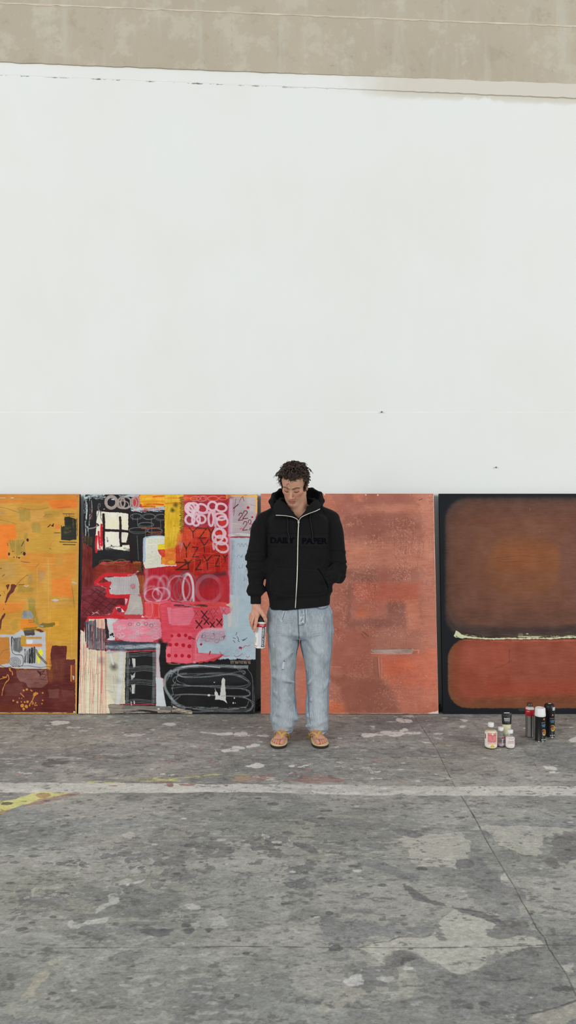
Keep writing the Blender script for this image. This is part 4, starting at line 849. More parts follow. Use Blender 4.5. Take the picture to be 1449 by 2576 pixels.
# ---------------------------------------------------------------- 1: orange and maroon
c1 = ((-238, 1243), (200, 1243), (-250, 1797), (193, 1797))
cv = Canvas(c1, 1.4, 21); cv.A[:] = (201,148,60); cv.A += (10*cv.M+7*cv.SX)[..., None]; cv.frame(0, 1220, 4.295)
p, l, e, dt, sp = cv.poly, cv.line, cv.ell, cv.dot, cv.spray
OR = (222,126,44); OC = (190,150,62)
for q, c_, a_ in (([(-1100,90),(870,90),(830,240),(540,235),(520,200),(200,200),(-1100,240)],(212,130,48),.8), ([(520,170),(830,150),(830,260),(560,270)],(226,118,42),.8), ([(-1100,440),(170,430),(170,600),(90,620),(90,810),(-1100,800)],(236,124,38),.9),
    ([(60,100),(560,95),(520,170),(70,180)],(200,128,50),.6), ([(170,250),(560,260),(500,400),(170,390)],(202,150,66),.6), ([(300,500),(500,500),(500,700),(280,700)],(206,150,60),.6), ([(500,440),(820,680),(740,750),(280,740),(300,640)],(196,154,58),.6),
    ([(280,745),(500,740),(500,1000),(240,900),(220,820)],(214,132,48),.6), ([(500,760),(820,740),(820,1020),(560,1010)],(212,134,50),.7), ([(550,1030),(770,1010),(780,1230),(560,1215)],(228,128,46),.85), ([(-1100,1290),(280,1280),(230,1380),(120,1400),(-1100,1400)],(222,128,44),.75),
    ([(120,1440),(220,1430),(230,1600),(120,1620)],(206,150,52),.6), ([(490,1350),(830,1340),(810,1700),(500,1700)],(204,148,44),.8), ([(500,1700),(560,1740),(540,1960),(500,1960)],(208,130,50),.8), ([(320,300),(480,290),(520,400),(330,400)],(206,156,82),.5), ([(0,860),(180,850),(160,1040),(0,1040)],(184,148,90),.5), ([(-600,1000),(-200,980),(-250,1250),(-620,1240)],(214,128,50),.7), ([(-900,500),(-500,480),(-480,700),(-900,720)],(196,156,70),.7)):
    p(q, c_, a=a_, rough=8, soft=12, var=9)
GR = (128,122,52)
for q, a_ in (([(200,270),(320,265),(330,395),(210,400)],.5), ([(340,410),(430,410),(440,530),(350,520)],.55), ([(100,610),(270,600),(270,760),(180,780),(110,700)],.6), ([(470,290),(640,290),(650,350),(480,360)],.35), ([(190,1100),(380,1130),(360,1170),(180,1180)],.5), ([(300,1240),(380,1240),(380,1330),(400,1440),(440,1560),(360,1500),(310,1380)],.7), ([(300,990),(350,990),(345,1100),(300,1100)],.3), ([(120,1480),(190,1470),(190,1580),(130,1590)],.35), ([(600,760),(690,780),(680,900),(600,880)],.25), ([(260,520),(300,530),(290,600),(260,600)],.5)):
    p(q, GR, a=a_, rough=8, soft=14, dirn='y', var=20, dry=.5)
for q in ([(400,930),(500,940),(480,1040),(420,1060)], [(300,980),(350,980),(340,1100)], [(0,280),(50,280),(50,330),(0,330)]): p(q, (168,136,112), a=.5, soft=12, dry=.4)
for q in ([(0,245),(60,255),(130,280),(220,310)], [(190,265),(220,250),(330,272),(430,268),(525,250)], [(0,385),(90,405),(180,432)], [(470,350),(500,330),(560,325)], [(620,250),(760,240)]): l(q, 4, (110,96,50), a=.8)
for q in ([(-20,140),(60,143)], [(115,142),(145,142)]): l(q, 5, (226,210,190), curve=False)
l([(150,142),(300,142)], 4, (150,110,60), a=.6, dry=.6)
for y_, x0, x1 in ((860,100,640),(795,440,600),(1290,-100,780),(880,300,500)): l([(x0,y_),(x1,y_+12)], 4, (222,176,110), a=.6, curve=False)
for x_, y0, y1 in ((522,800,1700),(400,900,1240),(770,1420,1860),(540,1350,1650),(165,600,800)): l([(x_,y0),(x_+3,y1)], 5, (224,178,96), a=.55, curve=False)
DG = (40,42,34)
p([(695,350),(745,350),(800,370),(822,380),(825,600),(740,612),(668,605),(662,460),(700,450)], DG, rough=4, var=8)
p([(690,455),(760,440),(770,520),(690,540)], (110,96,44), a=.5, dry=1.0); p([(780,380),(795,370),(800,480),(782,470)], (80,72,40), dry=.6)
for q, w_ in (([(680,318),(800,320)],8), ([(645,627),(825,632)],8), ([(680,655),(810,658)],9), ([(585,528),(650,528)],7), ([(760,342),(800,346)],5), ([(830,370),(835,560)],6), ([(662,450),(664,600)],10), ([(715,330),(720,340)],6), ([(745,328),(748,342)],6)): l(q, w_, DG, curve=False, dry=.3)
p([(590,430),(650,430),(650,485),(595,485)], (228,110,50), a=.8, dry=.5)
DM = (56,24,28)
p([(508,466),(545,432),(550,440),(520,466)], DM, rough=1); p([(548,455),(582,418),(576,460)], DM, rough=1)
for a_ in ((298,606,13,18,0),(262,757,15,20,0),(97,760,10,18,0),(205,800,11,8,0),(138,732,9,5,0),(182,795,5,10,0),(150,795,5,5,0)): dt(a_[0], a_[1], a_[2], DM, ry=a_[3], rough=2)
l([(232,672),(258,622)], 8, DM); l([(225,750),(240,735)], 6, DM); l([(225,838),(270,848),(320,853)], 5, (110,80,50)); l([(385,905),(425,860)], 4, (120,86,50)); l([(530,700),(550,702)], 5, (90,70,40)); l([(540,660),(590,600)], 5, (220,110,50)); l([(80,640),(85,670)], 4, DM)
MR = (100,44,38)
p([(62,1105),(85,1090),(105,1092),(100,1110),(82,1150)], MR, rough=2); p([(120,1090),(150,1085),(178,1105),(160,1140),(150,1170),(110,1200),(80,1260),(60,1300),(52,1290),(75,1200),(110,1150)], MR, rough=3)
p([(20,1430),(45,1400),(62,1405),(50,1440),(20,1480),(10,1560),(0,1600),(-10,1500)], MR, rough=4); l([(165,1110),(240,1030),(300,985)], 4, MR); l([(200,1095),(262,1092)], 6, MR); l([(40,1165),(50,1190)], 4, MR); dt(38, 1360, 7, MR); dt(60, 1310, 6, MR); l([(25,1000),(50,985)], 7, MR); l([(0,920),(15,915)], 8, MR); dt(0, 1210, 8, (40,20,20))
GY = (184,186,190)
l([(265,1105),(285,1115),(305,1100)], 12, (200,180,170), dry=.6)
p([(550,1260),(590,1245),(640,1262),(600,1278)], (196,190,182), rough=3); p([(640,1240),(755,1238),(740,1258),(650,1270)], (196,166,100), a=.7, dry=.5); l([(580,1285),(780,1285)], 5, (214,190,140), a=.7); p([(290,1240),(380,1240),(370,1258),(300,1260)], (170,160,120), a=.8, dry=.5); l([(770,1060),(800,1070),(825,1080)], 22, (186,180,176), dry=.7, rough=6); l([(775,1110),(790,1220),(803,1350)], 6, (134,112,50), a=.8)
p([(230,1440),(255,1370),(330,1380),(360,1430),(350,1460),(240,1460)], (150,152,152), rough=5, var=26, dirn='y')
p([(225,1470),(340,1468),(395,1540),(380,1580),(280,1580),(225,1600)], (222,132,40), rough=4); l([(305,1480),(355,1480),(365,1500),(310,1500)], 5, (110,90,40)); p([(245,1560),(400,1550),(380,1585),(260,1590)], (120,112,36), dry=.4)
p([(0,1632),(150,1632),(230,1580),(250,1600),(490,1600),(495,1960),(500,2000),(330,2000),(0,1980)], GY, rough=4, var=7)
p([(-10,1660),(100,1662),(105,1790),(110,1860),(95,1940),(-10,1960)], (190,124,52), rough=4, var=8); l([(0,1860),(30,1810),(105,1785)], 4, (130,90,50))
p([(255,1590),(370,1582),(375,1640),(270,1645)], (60,56,56), rough=4, soft=4, dry=.2); p([(380,1580),(420,1570),(480,1600),(440,1612)], (96,54,40), rough=4); p([(405,1540),(460,1510),(530,1512),(580,1500),(598,1528),(560,1550),(450,1560)], (122,104,34), rough=5, var=16); p([(540,1490),(635,1495),(635,1535),(600,1540),(595,1500)], (226,160,52)); l([(420,1540),(460,1545)], 16, (150,160,170), dry=.4)
p([(140,1670),(230,1660),(240,1800),(210,1830),(140,1800)], (98,96,96), rough=4, soft=12, dry=.3, dirn='y'); p([(225,1640),(280,1650),(280,1760),(225,1760)], (184,142,48), rough=4); l([(280,1668),(440,1668)], 22, (196,142,60), rough=2); l([(275,1748),(440,1748)], 30, (222,126,52), rough=3)
p([(285,1690),(355,1690),(350,1730),(290,1735)], (216,218,220), soft=4)
for x_, w_, c_ in ((320,26,(34,34,36)),(345,26,(44,44,46)),(370,20,(60,60,60)),(295,14,(90,90,90)),(265,10,(80,80,80)),(275,16,(60,60,60))): l([(x_,1765+(x_ % 9)*6),(x_+4,1850),(x_,1930)], w_, c_, dry=.7, dirn='y', curve=False)
p([(400,1820),(440,1780),(465,1830),(450,1850),(430,1900),(430,1940),(410,1940)], (232,222,60), rough=4); l([(385,1800),(430,1870),(500,1940)], 26, (110,100,90), dry=.3); l([(395,1850),(410,1940)], 12, (220,214,80), dry=.4)
l([(160,1700),(125,1660),(128,1800),(160,1845),(240,1860),(248,1950),(200,1980)], 6, (50,50,56)); l([(128,1655),(128,1700),(125,1755)], 8, (36,32,34), dry=.5)
for r_ in (60,44,28,14): e(162, 1925, r_, r_*.8, 5, (60,60,64), a=.85, rot=10)
for q in ([(0,1960),(60,1985),(120,1975)], [(130,1975),(300,1968),(430,1985),(520,1975),(560,2000)]): l(q, 5, (80,60,60))
MB = (94,38,34)
p([(-1100,1985),(120,1985),(170,2000),(500,2000),(540,2010),(560,1960),(540,1870),(560,1750),(720,1755),(715,1900),(810,1900),(812,2470),(-1100,2470)], MB, rough=4, var=14)
p([(170,2010),(500,2010),(520,2150),(450,2200),(300,2200),(280,2150),(210,2130),(180,2080)], (128,84,76), rough=4, var=16); p([(520,2220),(640,2215),(630,2310),(530,2310)], (112,62,56), rough=5); p([(660,2220),(800,2240),(790,2300),(680,2300)], (108,58,54), rough=5, a=.7); p([(50,2160),(240,2150),(260,2280),(60,2290)], (112,64,58), a=.6, rough=8, soft=8)
p([(540,1900),(700,1900),(690,2140),(540,2120)], (112,56,34), a=.5, soft=30, dirn='y', var=20); p([(510,2000),(570,2010),(560,2150),(515,2150)], (140,80,36), a=.5, soft=20, rough=8); p([(760,1960),(810,1960),(805,2150),(760,2140)], (150,76,40), a=.7, soft=14, dirn='y', var=20); p([(-300,2380),(200,2380),(240,2460),(-300,2460)], (110,50,26), a=.7, soft=20, rough=10)
l([(768,1965),(766,2130)], 10, (206,146,80)); p([(780,2070),(802,2080),(800,2120),(785,2115)], (196,190,190), dirn='y', var=20); p([(730,1865),(760,1870),(752,1895),(728,1890)], (196,170,150), a=.6, dry=.9); p([(780,1875),(805,1872),(800,1895)], (196,170,150), a=.6, dry=.8)
p([(400,2020),(445,2045),(440,2070)], (70,26,28)); l([(400,2020),(440,2070),(480,2018),(440,2035),(400,2020)], 7, (66,24,26), curve=False)
for q in ([(430,2090),(440,2060),(500,2065),(470,2100)], [(440,2110),(500,2120)], [(370,2150),(420,2150)], [(50,2060),(80,2040)]): l(q, 5, (80,34,34))
GD = (200,134,58)
for q in ([(95,1995),(110,2020),(130,2030),(135,2065)], [(0,2110),(60,2090),(80,2060),(95,2110),(60,2150),(30,2220),(20,2280)], [(30,2085),(70,2090)], [(385,2250),(350,2330),(320,2380)], [(350,2350),(380,2390),(385,2360)], [(330,2225),(345,2235)], [(220,2260),(260,2300)]): l(q, 9, GD, rough=3)
for a_ in ((290,2218,12),(255,2230,12),(375,2272,20),(145,2337,10),(188,2355,12),(208,2312,7),(240,2390,20),(255,2425,14),(285,2400,18),(296,2350,15),(268,2352,10),(235,2312,8),(350,2372,9),(385,2360,8),(460,2255,8),(460,2335,8),(452,2370,9),(370,2425,7),(230,2350,6),(320,2390,8),(395,2385,6),(105,2000,10),(400,2262,10)): dt(a_[0], a_[1], a_[2], GD, rough=4)
l([(830,130),(845,240),(840,700),(835,1000)], 14, (176,140,80), dry=.9, dirn='y'); dt(833, 124, 5, (50,40,30)); dt(800, 2458, 12, (200,196,198), ry=10)
l([(0,2466),(400,2464),(800,2466)], 5, (210,200,196), dry=.5)
painting(c1, cv, 'orange and ochre abstract canvas with a maroon lower band, leaning at far left', mat('edge_black', BLK, rough=.7), relief=.0008)
del cv

# ---------------------------------------------------------------- 3: terracotta impasto
c3 = ((656, 1243), (1091, 1241), (656, 1796), (1103, 1796))
cv = Canvas(c3, 1.5, 31); cv.A[:] = (180,117,99); cv.A += (9*cv.M+4*cv.SX+3*cv.E)[..., None]; cv.frame(800, 1220, 4.294)
p, l, e, dt, sp = cv.poly, cv.line, cv.ell, cv.dot, cv.spray
L1 = (208,134,110); D1 = (158,98,84); O1 = (204,110,82)
for q, c_, a_ in (([(-700,80),(120,80),(250,200),(250,330),(-700,330)],(196,122,98),.7), ([(150,80),(1150,80),(1150,200),(500,240),(200,380)],(168,104,88),.8), ([(380,100),(480,100),(460,170),(390,170)],(208,124,98),.7), ([(500,240),(1150,215),(1160,300),(560,310)],(206,134,108),.7), ([(280,320),(900,310),(1110,420),(1080,500),(700,520),(620,600),(290,560)],(158,98,84),.8),
    ([(720,520),(1240,520),(1240,640),(800,630)],(176,112,96),.6), ([(290,620),(1200,640),(1200,920),(560,900),(290,920)],(208,136,112),.85), ([(290,700),(600,700),(600,800),(300,800)],(214,140,108),.6), ([(280,930),(500,950),(640,920),(640,1090),(380,1060),(290,1010)],(154,98,84),.75), ([(640,930),(1000,940),(1000,1080),(640,1070)],(178,108,92),.7),
    ([(1030,80),(1240,80),(1260,1100),(1120,1060),(1140,400)],(208,138,114),.7), ([(400,1080),(1110,1070),(1080,1280),(760,1300),(400,1230)],(200,106,84),.8), ([(170,1080),(300,1080),(290,1400),(170,1500)],(168,102,86),.6), ([(300,1080),(380,1080),(360,1500),(290,1500)],(150,94,80),.7), ([(380,1280),(760,1280),(720,1420),(400,1440)],(192,110,90),.7), ([(750,1290),(950,1280),(960,1560),(840,1560),(320,1560),(310,1480),(740,1450)],(152,96,84),.85),
    ([(940,1260),(1100,1240),(1110,1580),(970,1580)],(214,134,106),.75), ([(420,1400),(520,1400),(520,1450),(430,1460)],(216,122,82),.8), ([(1110,1100),(1270,1100),(1300,2460),(1120,2460)],(206,128,104),.6), ([(160,1560),(620,1580),(560,2080),(140,2000)],(172,102,84),.8), ([(570,1830),(1100,1840),(1290,1760),(1290,2200),(800,2200),(700,2100),(640,1860)],(210,116,90),.85), ([(700,1900),(1000,1880),(1100,2000),(760,2060)],(212,108,78),.7),
    ([(130,2080),(600,2080),(800,2200),(900,2460),(300,2460),(240,2200)],(156,94,78),.8), ([(120,2330),(260,2350),(300,2460),(120,2460)],(212,116,80),.9), ([(800,2200),(1300,2200),(1300,2460),(900,2460)],(202,118,94),.7), ([(250,1240),(400,1240),(400,1300),(250,1330)],(172,104,88),.6)):
    p(q, c_, a=min(1, a_*1.05), rough=34, soft=50, var=10, dry=.2)
cv.frame(600, 1220, 4.294)
for q, c_ in (([(240,1200),(330,1100),(330,1600),(240,1600)],(214,136,108)), ([(240,1600),(330,1600),(330,2460),(240,2460)],(206,112,84)), ([(700,1700),(740,1700),(740,2460),(680,2460)],(206,110,82)), ([(240,90),(500,90),(400,160),(240,400)],(204,126,100)), ([(240,1640),(340,1640),(400,2100),(240,2100)],(204,112,86))): p(q, c_, a=.7, rough=30, soft=50, dry=.3)
cv.frame(800, 1220, 4.294)
HL = (226,160,134); DKR = (142,88,75)
cl = [(-640,100,1230,2440,560,16),(300,360,480,470,34,20),(740,380,1040,470,50,20),(760,490,1060,640,90,18),(380,860,640,1230,240,18),(800,900,1000,1060,140,18),(820,620,1120,760,80,22),(820,760,1000,920,60,18),(180,1080,320,1400,90,16),(780,1240,940,1400,100,14),(1180,90,1240,220,50,18),(480,1440,1000,1660,90,18),(160,1440,300,1700,60,16),(360,1900,620,2120,70,14),(700,2060,900,2260,90,14),(120,2200,260,2440,60,16),(860,2020,1280,2440,130,14),(600,2200,880,2440,60,16),(360,1240,660,1340,60,14),(1040,1600,1200,1700,30,14),(500,560,700,720,60,18),(540,760,600,820,30,14),(1150,500,1240,1300,50,14),(-620,600,-300,2400,160,16)]
for i, (x0,y0,x1,y1,n_,s_) in enumerate(cl):
    cv.bits(x0, y0, x1, y1, n_, s_, HL, 40+i, hgt=1.0, a=.55); cv.bits(x0, y0, x1, y1, n_//2, s_, DKR, 80+i, hgt=-.1, a=.4)
for i in range(40): x_ = 780+(i*61) % 430; y_ = 560+(i*37) % 160; l([(x_,y_),(x_-8+i % 5,y_+50+(i*13) % 60)], 3, (190,116,98) if i % 2 else DKR, a=.5, hgt=.5, curve=False)
for q in ([(1088,600),(1092,700),(1090,800)], [(1078,840),(1072,940)], [(1108,680),(1102,760)], [(600,385),(670,388)], [(930,1050),(1010,1060)]): l(q, 5, DKR, a=.5, hgt=-.15)  # dark colour supplies the shade of these shallow grooves
p([(570,1790),(700,1788),(860,1782),(1020,1780),(1040,1800),(1020,1830),(800,1835),(640,1830),(580,1820)], (186,158,146), rough=5, var=16, hgt=1.5); l([(580,1795),(720,1788),(880,1784),(1010,1782)], 6, (120,98,90), dry=.4); p([(900,1790),(1010,1785),(1000,1815),(900,1812)], (150,132,118), a=.7, dry=.5); l([(575,1832),(800,1838),(1010,1836)], 10, (226,160,142), hgt=1); l([(1030,1800),(1085,1800),(1080,1830)], 14, (222,142,118), hgt=1)
l([(650,1880),(655,1960),(668,2080)], 10, (206,140,118), hgt=1); l([(640,1880),(645,2000),(650,2100)], 5, DKR, hgt=-.15); l([(682,1880),(686,2000),(682,2100)], 7, (220,146,122), hgt=1.2); p([(590,1870),(640,1870),(640,2080),(600,2080)], (166,100,84), a=.6, soft=10)
for q in ([(735,1690),(740,1745),(780,1748),(785,1700)], [(800,1700),(830,1720),(830,1750),(805,1745)], [(870,1750),(955,1745),(955,1700)], [(860,1690),(960,1686)]): l(q, 6, DKR, a=.5, hgt=-.15, curve=False); l([(x+5,y+6) for x, y in q], 5, (214,134,110), a=.6, hgt=1, curve=False)
for q in ([(470,1620),(510,1670)], [(500,1600),(545,1650)], [(480,1600),(545,1640)], [(1090,170),(1125,155)]): l(q, 10, (140,86,72), a=.8, hgt=.8)
for a_ in ((68,110,10),(515,115,8),(645,115,9)): dt(a_[0], a_[1], a_[2], (236,200,184), hgt=1)
l([(1246,100),(1255,600),(1272,1200),(1285,1700),(1300,2440)], 9, (236,182,160), dry=.5, dirn='y'); p([(1190,2462),(1300,2440),(1306,2475),(1190,2475)], (238,214,206), rough=4); l([(160,2466),(700,2468),(1200,2468)], 6, (230,180,160), dry=.5)
l([(136,1976),(240,1980),(320,1990)], 8, (216,140,116), dry=.5, hgt=1); l([(970,1990),(1030,2030)], 4, (222,144,118), hgt=1)
painting(c3, cv, 'dusty pink terracotta canvas of rough raised paint, directly behind the standing person', mat('edge_terracotta', (70,44,42), rough=.7), relief=.0022, rough=.45)
del cv

# ---------------------------------------------------------------- 4: black ground with a brown field over a rust field
c4 = ((1105, 1242), (1542, 1242), (1115, 1797), (1556, 1797))
cv = Canvas(c4, 1.3, 41); cv.A[:] = (23,26,31); cv.A += (2*cv.M+2*cv.E)[..., None]; cv.frame(1090, 1220, 4.036)
p, l, e, dt, sp = cv.poly, cv.line, cv.ell, cv.dot, cv.spray
def rr_(x0, y0, x1, y1, r, n=7):
    out = []
    for cx_, cy_, a in ((x0+r,y0+r,180),(x1-r,y0+r,270),(x1-r,y1-r,0),(x0+r,y1-r,90)):
        for i in range(n): t = math.radians(a+90*i/(n-1)); out.append((cx_+r*math.cos(t), cy_+r*math.sin(t)))
    return out
p(rr_(120, 128, 1810, 1560, 230), (64,50,48), rough=5, soft=30, var=6)
p(rr_(135, 150, 1790, 1480, 220), (88,62,52), rough=5, soft=34, var=8)
p(rr_(165, 190, 1760, 1440, 300), (104,68,54), rough=5, soft=50, var=8); p(rr_(220, 300, 1620, 1300, 330), (112,72,56), a=.85, rough=6, soft=90, var=8)
p(rr_(380, 370, 1480, 1200, 380), (118,76,58), a=.9, rough=6, soft=90, var=7); p(rr_(540, 520, 1300, 1130, 300), (124,78,52), a=.9, rough=5, soft=60, var=7); p(rr_(600, 600, 1290, 900, 150), (132,80,48), a=.8, rough=6, soft=80, var=7); sp(900, 740, 200, (142,80,48), a=.6, ry=90)
p([(1290,600),(1449,400),(1700,500),(1700,1100),(1449,1200),(1290,1000)], (112,72,64), a=.5, soft=70, rough=6)
p([(250,1440),(700,1470),(1200,1470),(1800,1380),(1800,1560),(600,1570),(260,1500)], (66,50,46), a=.9, rough=5, soft=40, var=10); p([(350,1500),(900,1530),(1800,1500),(1800,1560),(600,1575)], (80,66,52), a=.7, rough=5, soft=20, dry=.6)
for i in range(10): y_ = 230+i*20; l([(300+i*5,y_),(800,y_-20+(i*7) % 20),(1300,y_)], 10, (92+i*2,62+i,52), a=.25, soft=8, dry=.5)
for q in ([(620,760),(760,745),(900,735),(1050,745)], [(640,775),(700,800),(860,790),(960,800),(1100,790)], [(1200,780),(1330,785),(1420,790)], [(700,770),(820,765)]): l(q, 5, (100,56,36), a=.7, hgt=1); l([(x,y+6) for x, y in q], 4, (160,100,66), a=.5, hgt=1)
p(rr_(150, 1575, 1830, 2272, 200), (120,74,50), rough=4, soft=14, var=10); p(rr_(190, 1590, 1830, 2240, 170), (134,70,48), rough=5, soft=40, var=8)
p(rr_(260, 1590, 1830, 2200, 170), (148,72,54), a=.9, rough=6, soft=60, var=8); p([(280,1620),(760,1640),(760,1900),(300,1900)], (156,78,58), a=.6, soft=70, rough=14); p([(760,1640),(1449,1640),(1449,1980),(800,1980)], (140,74,58), a=.6, soft=70, rough=14); p([(500,2010),(1449,1990),(1449,2150),(520,2130)], (150,68,46), a=.6, soft=50, rough=6); p([(400,2170),(1800,2120),(1800,2230),(420,2240)], (124,74,48), a=.8, soft=30, rough=5, var=12)
sp(370, 1700, 90, (164,90,70), a=.5); sp(720, 1720, 90, (160,80,62), a=.5); sp(640, 1790, 60, (164,84,64), a=.5)
l([(770,1690),(772,1780),(765,1820)], 4, (80,50,42), a=.8); l([(630,1870),(700,1850),(750,1825),(800,1790)], 4, (80,50,42), a=.7); cv.bits(480, 1850, 700, 2150, 40, 8, (100,50,38), 7, a=.6); cv.bits(600, 1680, 800, 1780, 20, 8, (96,50,40), 8, a=.7); cv.bits(500, 1900, 1300, 2180, 30, 24, (170,88,64), 9, a=.5, hgt=1)
for i in range(9): y_ = 2190+i*9; l([(240+i*18,y_-20),(700,y_+4),(1449,y_-8)], 5, (100,64,46), a=.35, dry=.6)
for q in ([(150,2020),(190,2140),(300,2210)], [(190,2160),(250,2200),(330,2225)]): l(q, 4, (110,98,70), a=.8)
CRM = (206,212,172)
l([(228,1545),(330,1560),(450,1568),(600,1578),(760,1572),(900,1575),(1050,1570),(1200,1574),(1350,1560),(1449,1562),(1830,1555)], 12, CRM, rough=5, hgt=1.5); p([(222,1520),(232,1494),(256,1505),(290,1535),(350,1550),(460,1562),(300,1572),(225,1560),(210,1548)], CRM, rough=4, hgt=1.5); l([(300,1530),(420,1548),(520,1555)], 8, (170,170,120), dry=.8); l([(860,1555),(1000,1556),(1250,1552),(1449,1548)], 12, (180,180,140), dry=1.1)
p([(862,1522),(910,1522),(905,1560),(865,1565)], (150,146,112), a=.6, dry=.6); dt(956, 1526, 12, (180,170,150), ry=5); dt(238, 1552, 6, (60,70,60))
l([(250,1590),(600,1600),(1200,1598),(1800,1590)], 14, (176,98,80), dry=1.0, a=.7)
l([(980,240),(984,262)], 4, (150,120,100)); dt(1078, 486, 3, (170,150,130)); p([(860,2275),(930,2268),(925,2300),(870,2302)], (50,52,52), a=.9, rough=4)
painting(c4, cv, 'black-bordered canvas of brown over rust fields split by a pale line', mat('edge_coal', (22,24,28), rough=.7), relief=.0008, rough=.6)
del cv

# bits of crumpled plastic left behind the canvases at the foot of the wall
def crumple(px, py, Y, sx, sz, col, label, seed):
    bm = bmesh.new(); bmesh.ops.create_icosphere(bm, subdivisions=3, radius=1); r = np.random.RandomState(seed)
    co_ = np.array([v.co for v in bm.verts]); n = fbm3(co_, 1.8, seed, 3); n2 = np.abs(fbm3(co_, 3.5, seed+1, 2))
    for v, a, b in zip(bm.verts, n, n2): v.co = Vector((v.co.x*sx*(1+.35*a-.3*b), v.co.y*.028*(1+.4*a), max(v.co.z, -.75)*sz*(1+.3*a-.35*b)))
    zmin = min(v.co.z for v in bm.verts)
    q = P(px, py, Y)
    o = bm_link('crumpled_plastic', bm, mat('crumpled_plastic', col, rough=.3, var=(25, .25)), smooth=False); o.location = (q[0], Y, -zmin+.001)
    tag(o, label, 'plastic scrap')
crumple(652, 1784, 5.63, .022, .045, (70, 70, 68), 'dark crumpled plastic scrap in the gap left of the terracotta canvas', 3)
crumple(1106, 1790, 5.60, .014, .028, (58, 58, 56), 'small dark crumpled scrap in the gap left of the black-bordered canvas', 5)
# ================================================================== THE PERSON
YB = 4.95
def Q(px, py, dy=0.): return P(px, py, YB+dy)
def proj(V): return np.stack([CX+V[:, 0]*FPX/V[:, 1], HY-(V[:, 2]-EYE)*FPX/V[:, 1]], 1)
def vnormals(V, F):
    n = np.zeros_like(V); fn = np.cross(V[F[:, 2]]-V[F[:, 0]], V[F[:, 3]]-V[F[:, 1]])
    for i in range(4): np.add.at(n, F[:, i], fn)
    return n/(np.linalg.norm(n, axis=1)[:, None]+1e-12)
def smooth_mesh(V, F, it=2, lam=.5):
    for _ in range(it):
        acc = np.zeros_like(V); cnt = np.zeros(len(V))
        for a, b in ((0, 1), (1, 2), (2, 3), (3, 0)):
            np.add.at(acc, F[:, a], V[F[:, b]]); np.add.at(acc, F[:, b], V[F[:, a]]); np.add.at(cnt, F[:, a], 1); np.add.at(cnt, F[:, b], 1)
        V = V*(1-lam)+lam*acc/cnt[:, None]
    return V
def sd_line(S, pts): return seg_dist(S[:, 0], S[:, 1], [tuple(q) for q in pts])
def sst1(a, b, v): t = np.clip((v-a)/(b-a), 0, 1); return t*t*(3-2*t)
def mixv(c, col, m): c += (np.array(col, float)-c)*m[:, None]

person = empty('person', (.05, YB, 0))
tag(person, 'person with curly dark hair looking down, in black zip hoodie, pale jeans and yellow flip-flops', 'person')
PO = np.array((.05, YB, 0))

# ---- head frame
th, ps, ro = math.radians(29), math.radians(15), math.radians(4)
f_ = np.array((-math.sin(ps)*math.cos(th), -math.cos(ps)*math.cos(th), -math.sin(th)))
r_ = np.array((math.cos(ps), -math.sin(ps), 0)); u_ = np.cross(f_, r_)
u_ = u_ if u_[2] > 0 else -u_
r_, u_ = r_*math.cos(ro)-u_*math.sin(ro), u_*math.cos(ro)+r_*math.sin(ro)
HS = 1.06
HC = P(732.3, 1235.5, 4.80)-HS*.085*f_
HR = np.stack([r_, f_, u_])                        # rows: world -> head-local directions
def hl(x, y, z): return HC+HS*(x*r_+y*f_+z*u_)
def hloc(V): return ((V-HC) @ HR.T)/HS

# ---- body: one continuous surface, fine where skin shows
def rng(a, b, s): return np.arange(a, b, s)
xs = np.concatenate([rng(-.275, -.135, .0017), rng(-.135, .315, .0019), rng(.315, .41, .005)])
ys = rng(4.70, 5.13, .0020)
zs = np.concatenate([rng(-.004, .14, .0018), rng(.14, .67, .007), rng(.67, .94, .0017), rng(.94, 1.42, .006), rng(1.42, 1.86, .0017)])
B = Field(xs, ys, zs)
def he(x, y, z, a, b, c, **kw): B.ell(hl(x, y, z), (HS*a, HS*b, HS*c), R=HR, **kw)
def hc(p0, p1, ra, rb=None, **kw): B.cap(hl(*p0), hl(*p1), HS*ra, HS*(rb or ra), **kw)
he(0, -.012, .042, .074, .096, .086, k=.012)
he(0, .035, .035, .062, .050, .056, k=.02)
he(0, .030, -.030, .0605, .056, .066, k=.02)
he(0, .034, -.072, .048, .046, .042, k=.02)
hc((0, .066, -.104), (0, .068, -.106), .019, k=.018)
for s in (-1, 1):
    hc((s*.052, .000, -.058), (s*.016, .066, -.102), .017, .015, k=.02)
    he(s*.042, .052, -.020, .018, .018, .016, k=.02)
    hc((s*.010, .083, .020), (s*.044, .068, .019), .0075, .006, k=.010)
    he(s*.031, .094, .000, .017, .013, .0125, k=.008, op='sub')
    he(s*.031, .0680, -.001, .0145, .0135, .0125, k=.003)
    he(s*.031, .0725, .0015, .0150, .0110, .0100, k=.003)
    he(s*.0125, .092, -.044, .0075, .009, .0065, k=.005)
    he(s*.0765, -.006, -.012, .007, .017, .030, k=.005)
    he(s*.006, .100, -.0505, .0035, .004, .003, k=.002, op='sub')
hc((0, .080, .004), (0, .104, -.038), .0070, .0095, k=.008)
he(0, .104, -.040, .0105, .0100, .0085, k=.006)
hc((0, .086, -.054), (0, .087, -.058), .006, k=.010)
hc((-.020, .0775, -.0675), (0, .0865, -.0655), .0042, .0055, k=.005); hc((.020, .0775, -.0675), (0, .0865, -.0655), .0042, .0055, k=.005)
hc((-.017, .0775, -.0755), (0, .0850, -.0765), .0045, .0065, k=.004); hc((.017, .0775, -.0755), (0, .0850, -.0765), .0045, .0065, k=.004)
hc((-.021, .0850, -.0712), (.021, .0850, -.0712), .0014, k=.002, op='sub')
hc((-.014, .082, -.090), (.014, .082, -.090), .004, k=.008, op='sub')
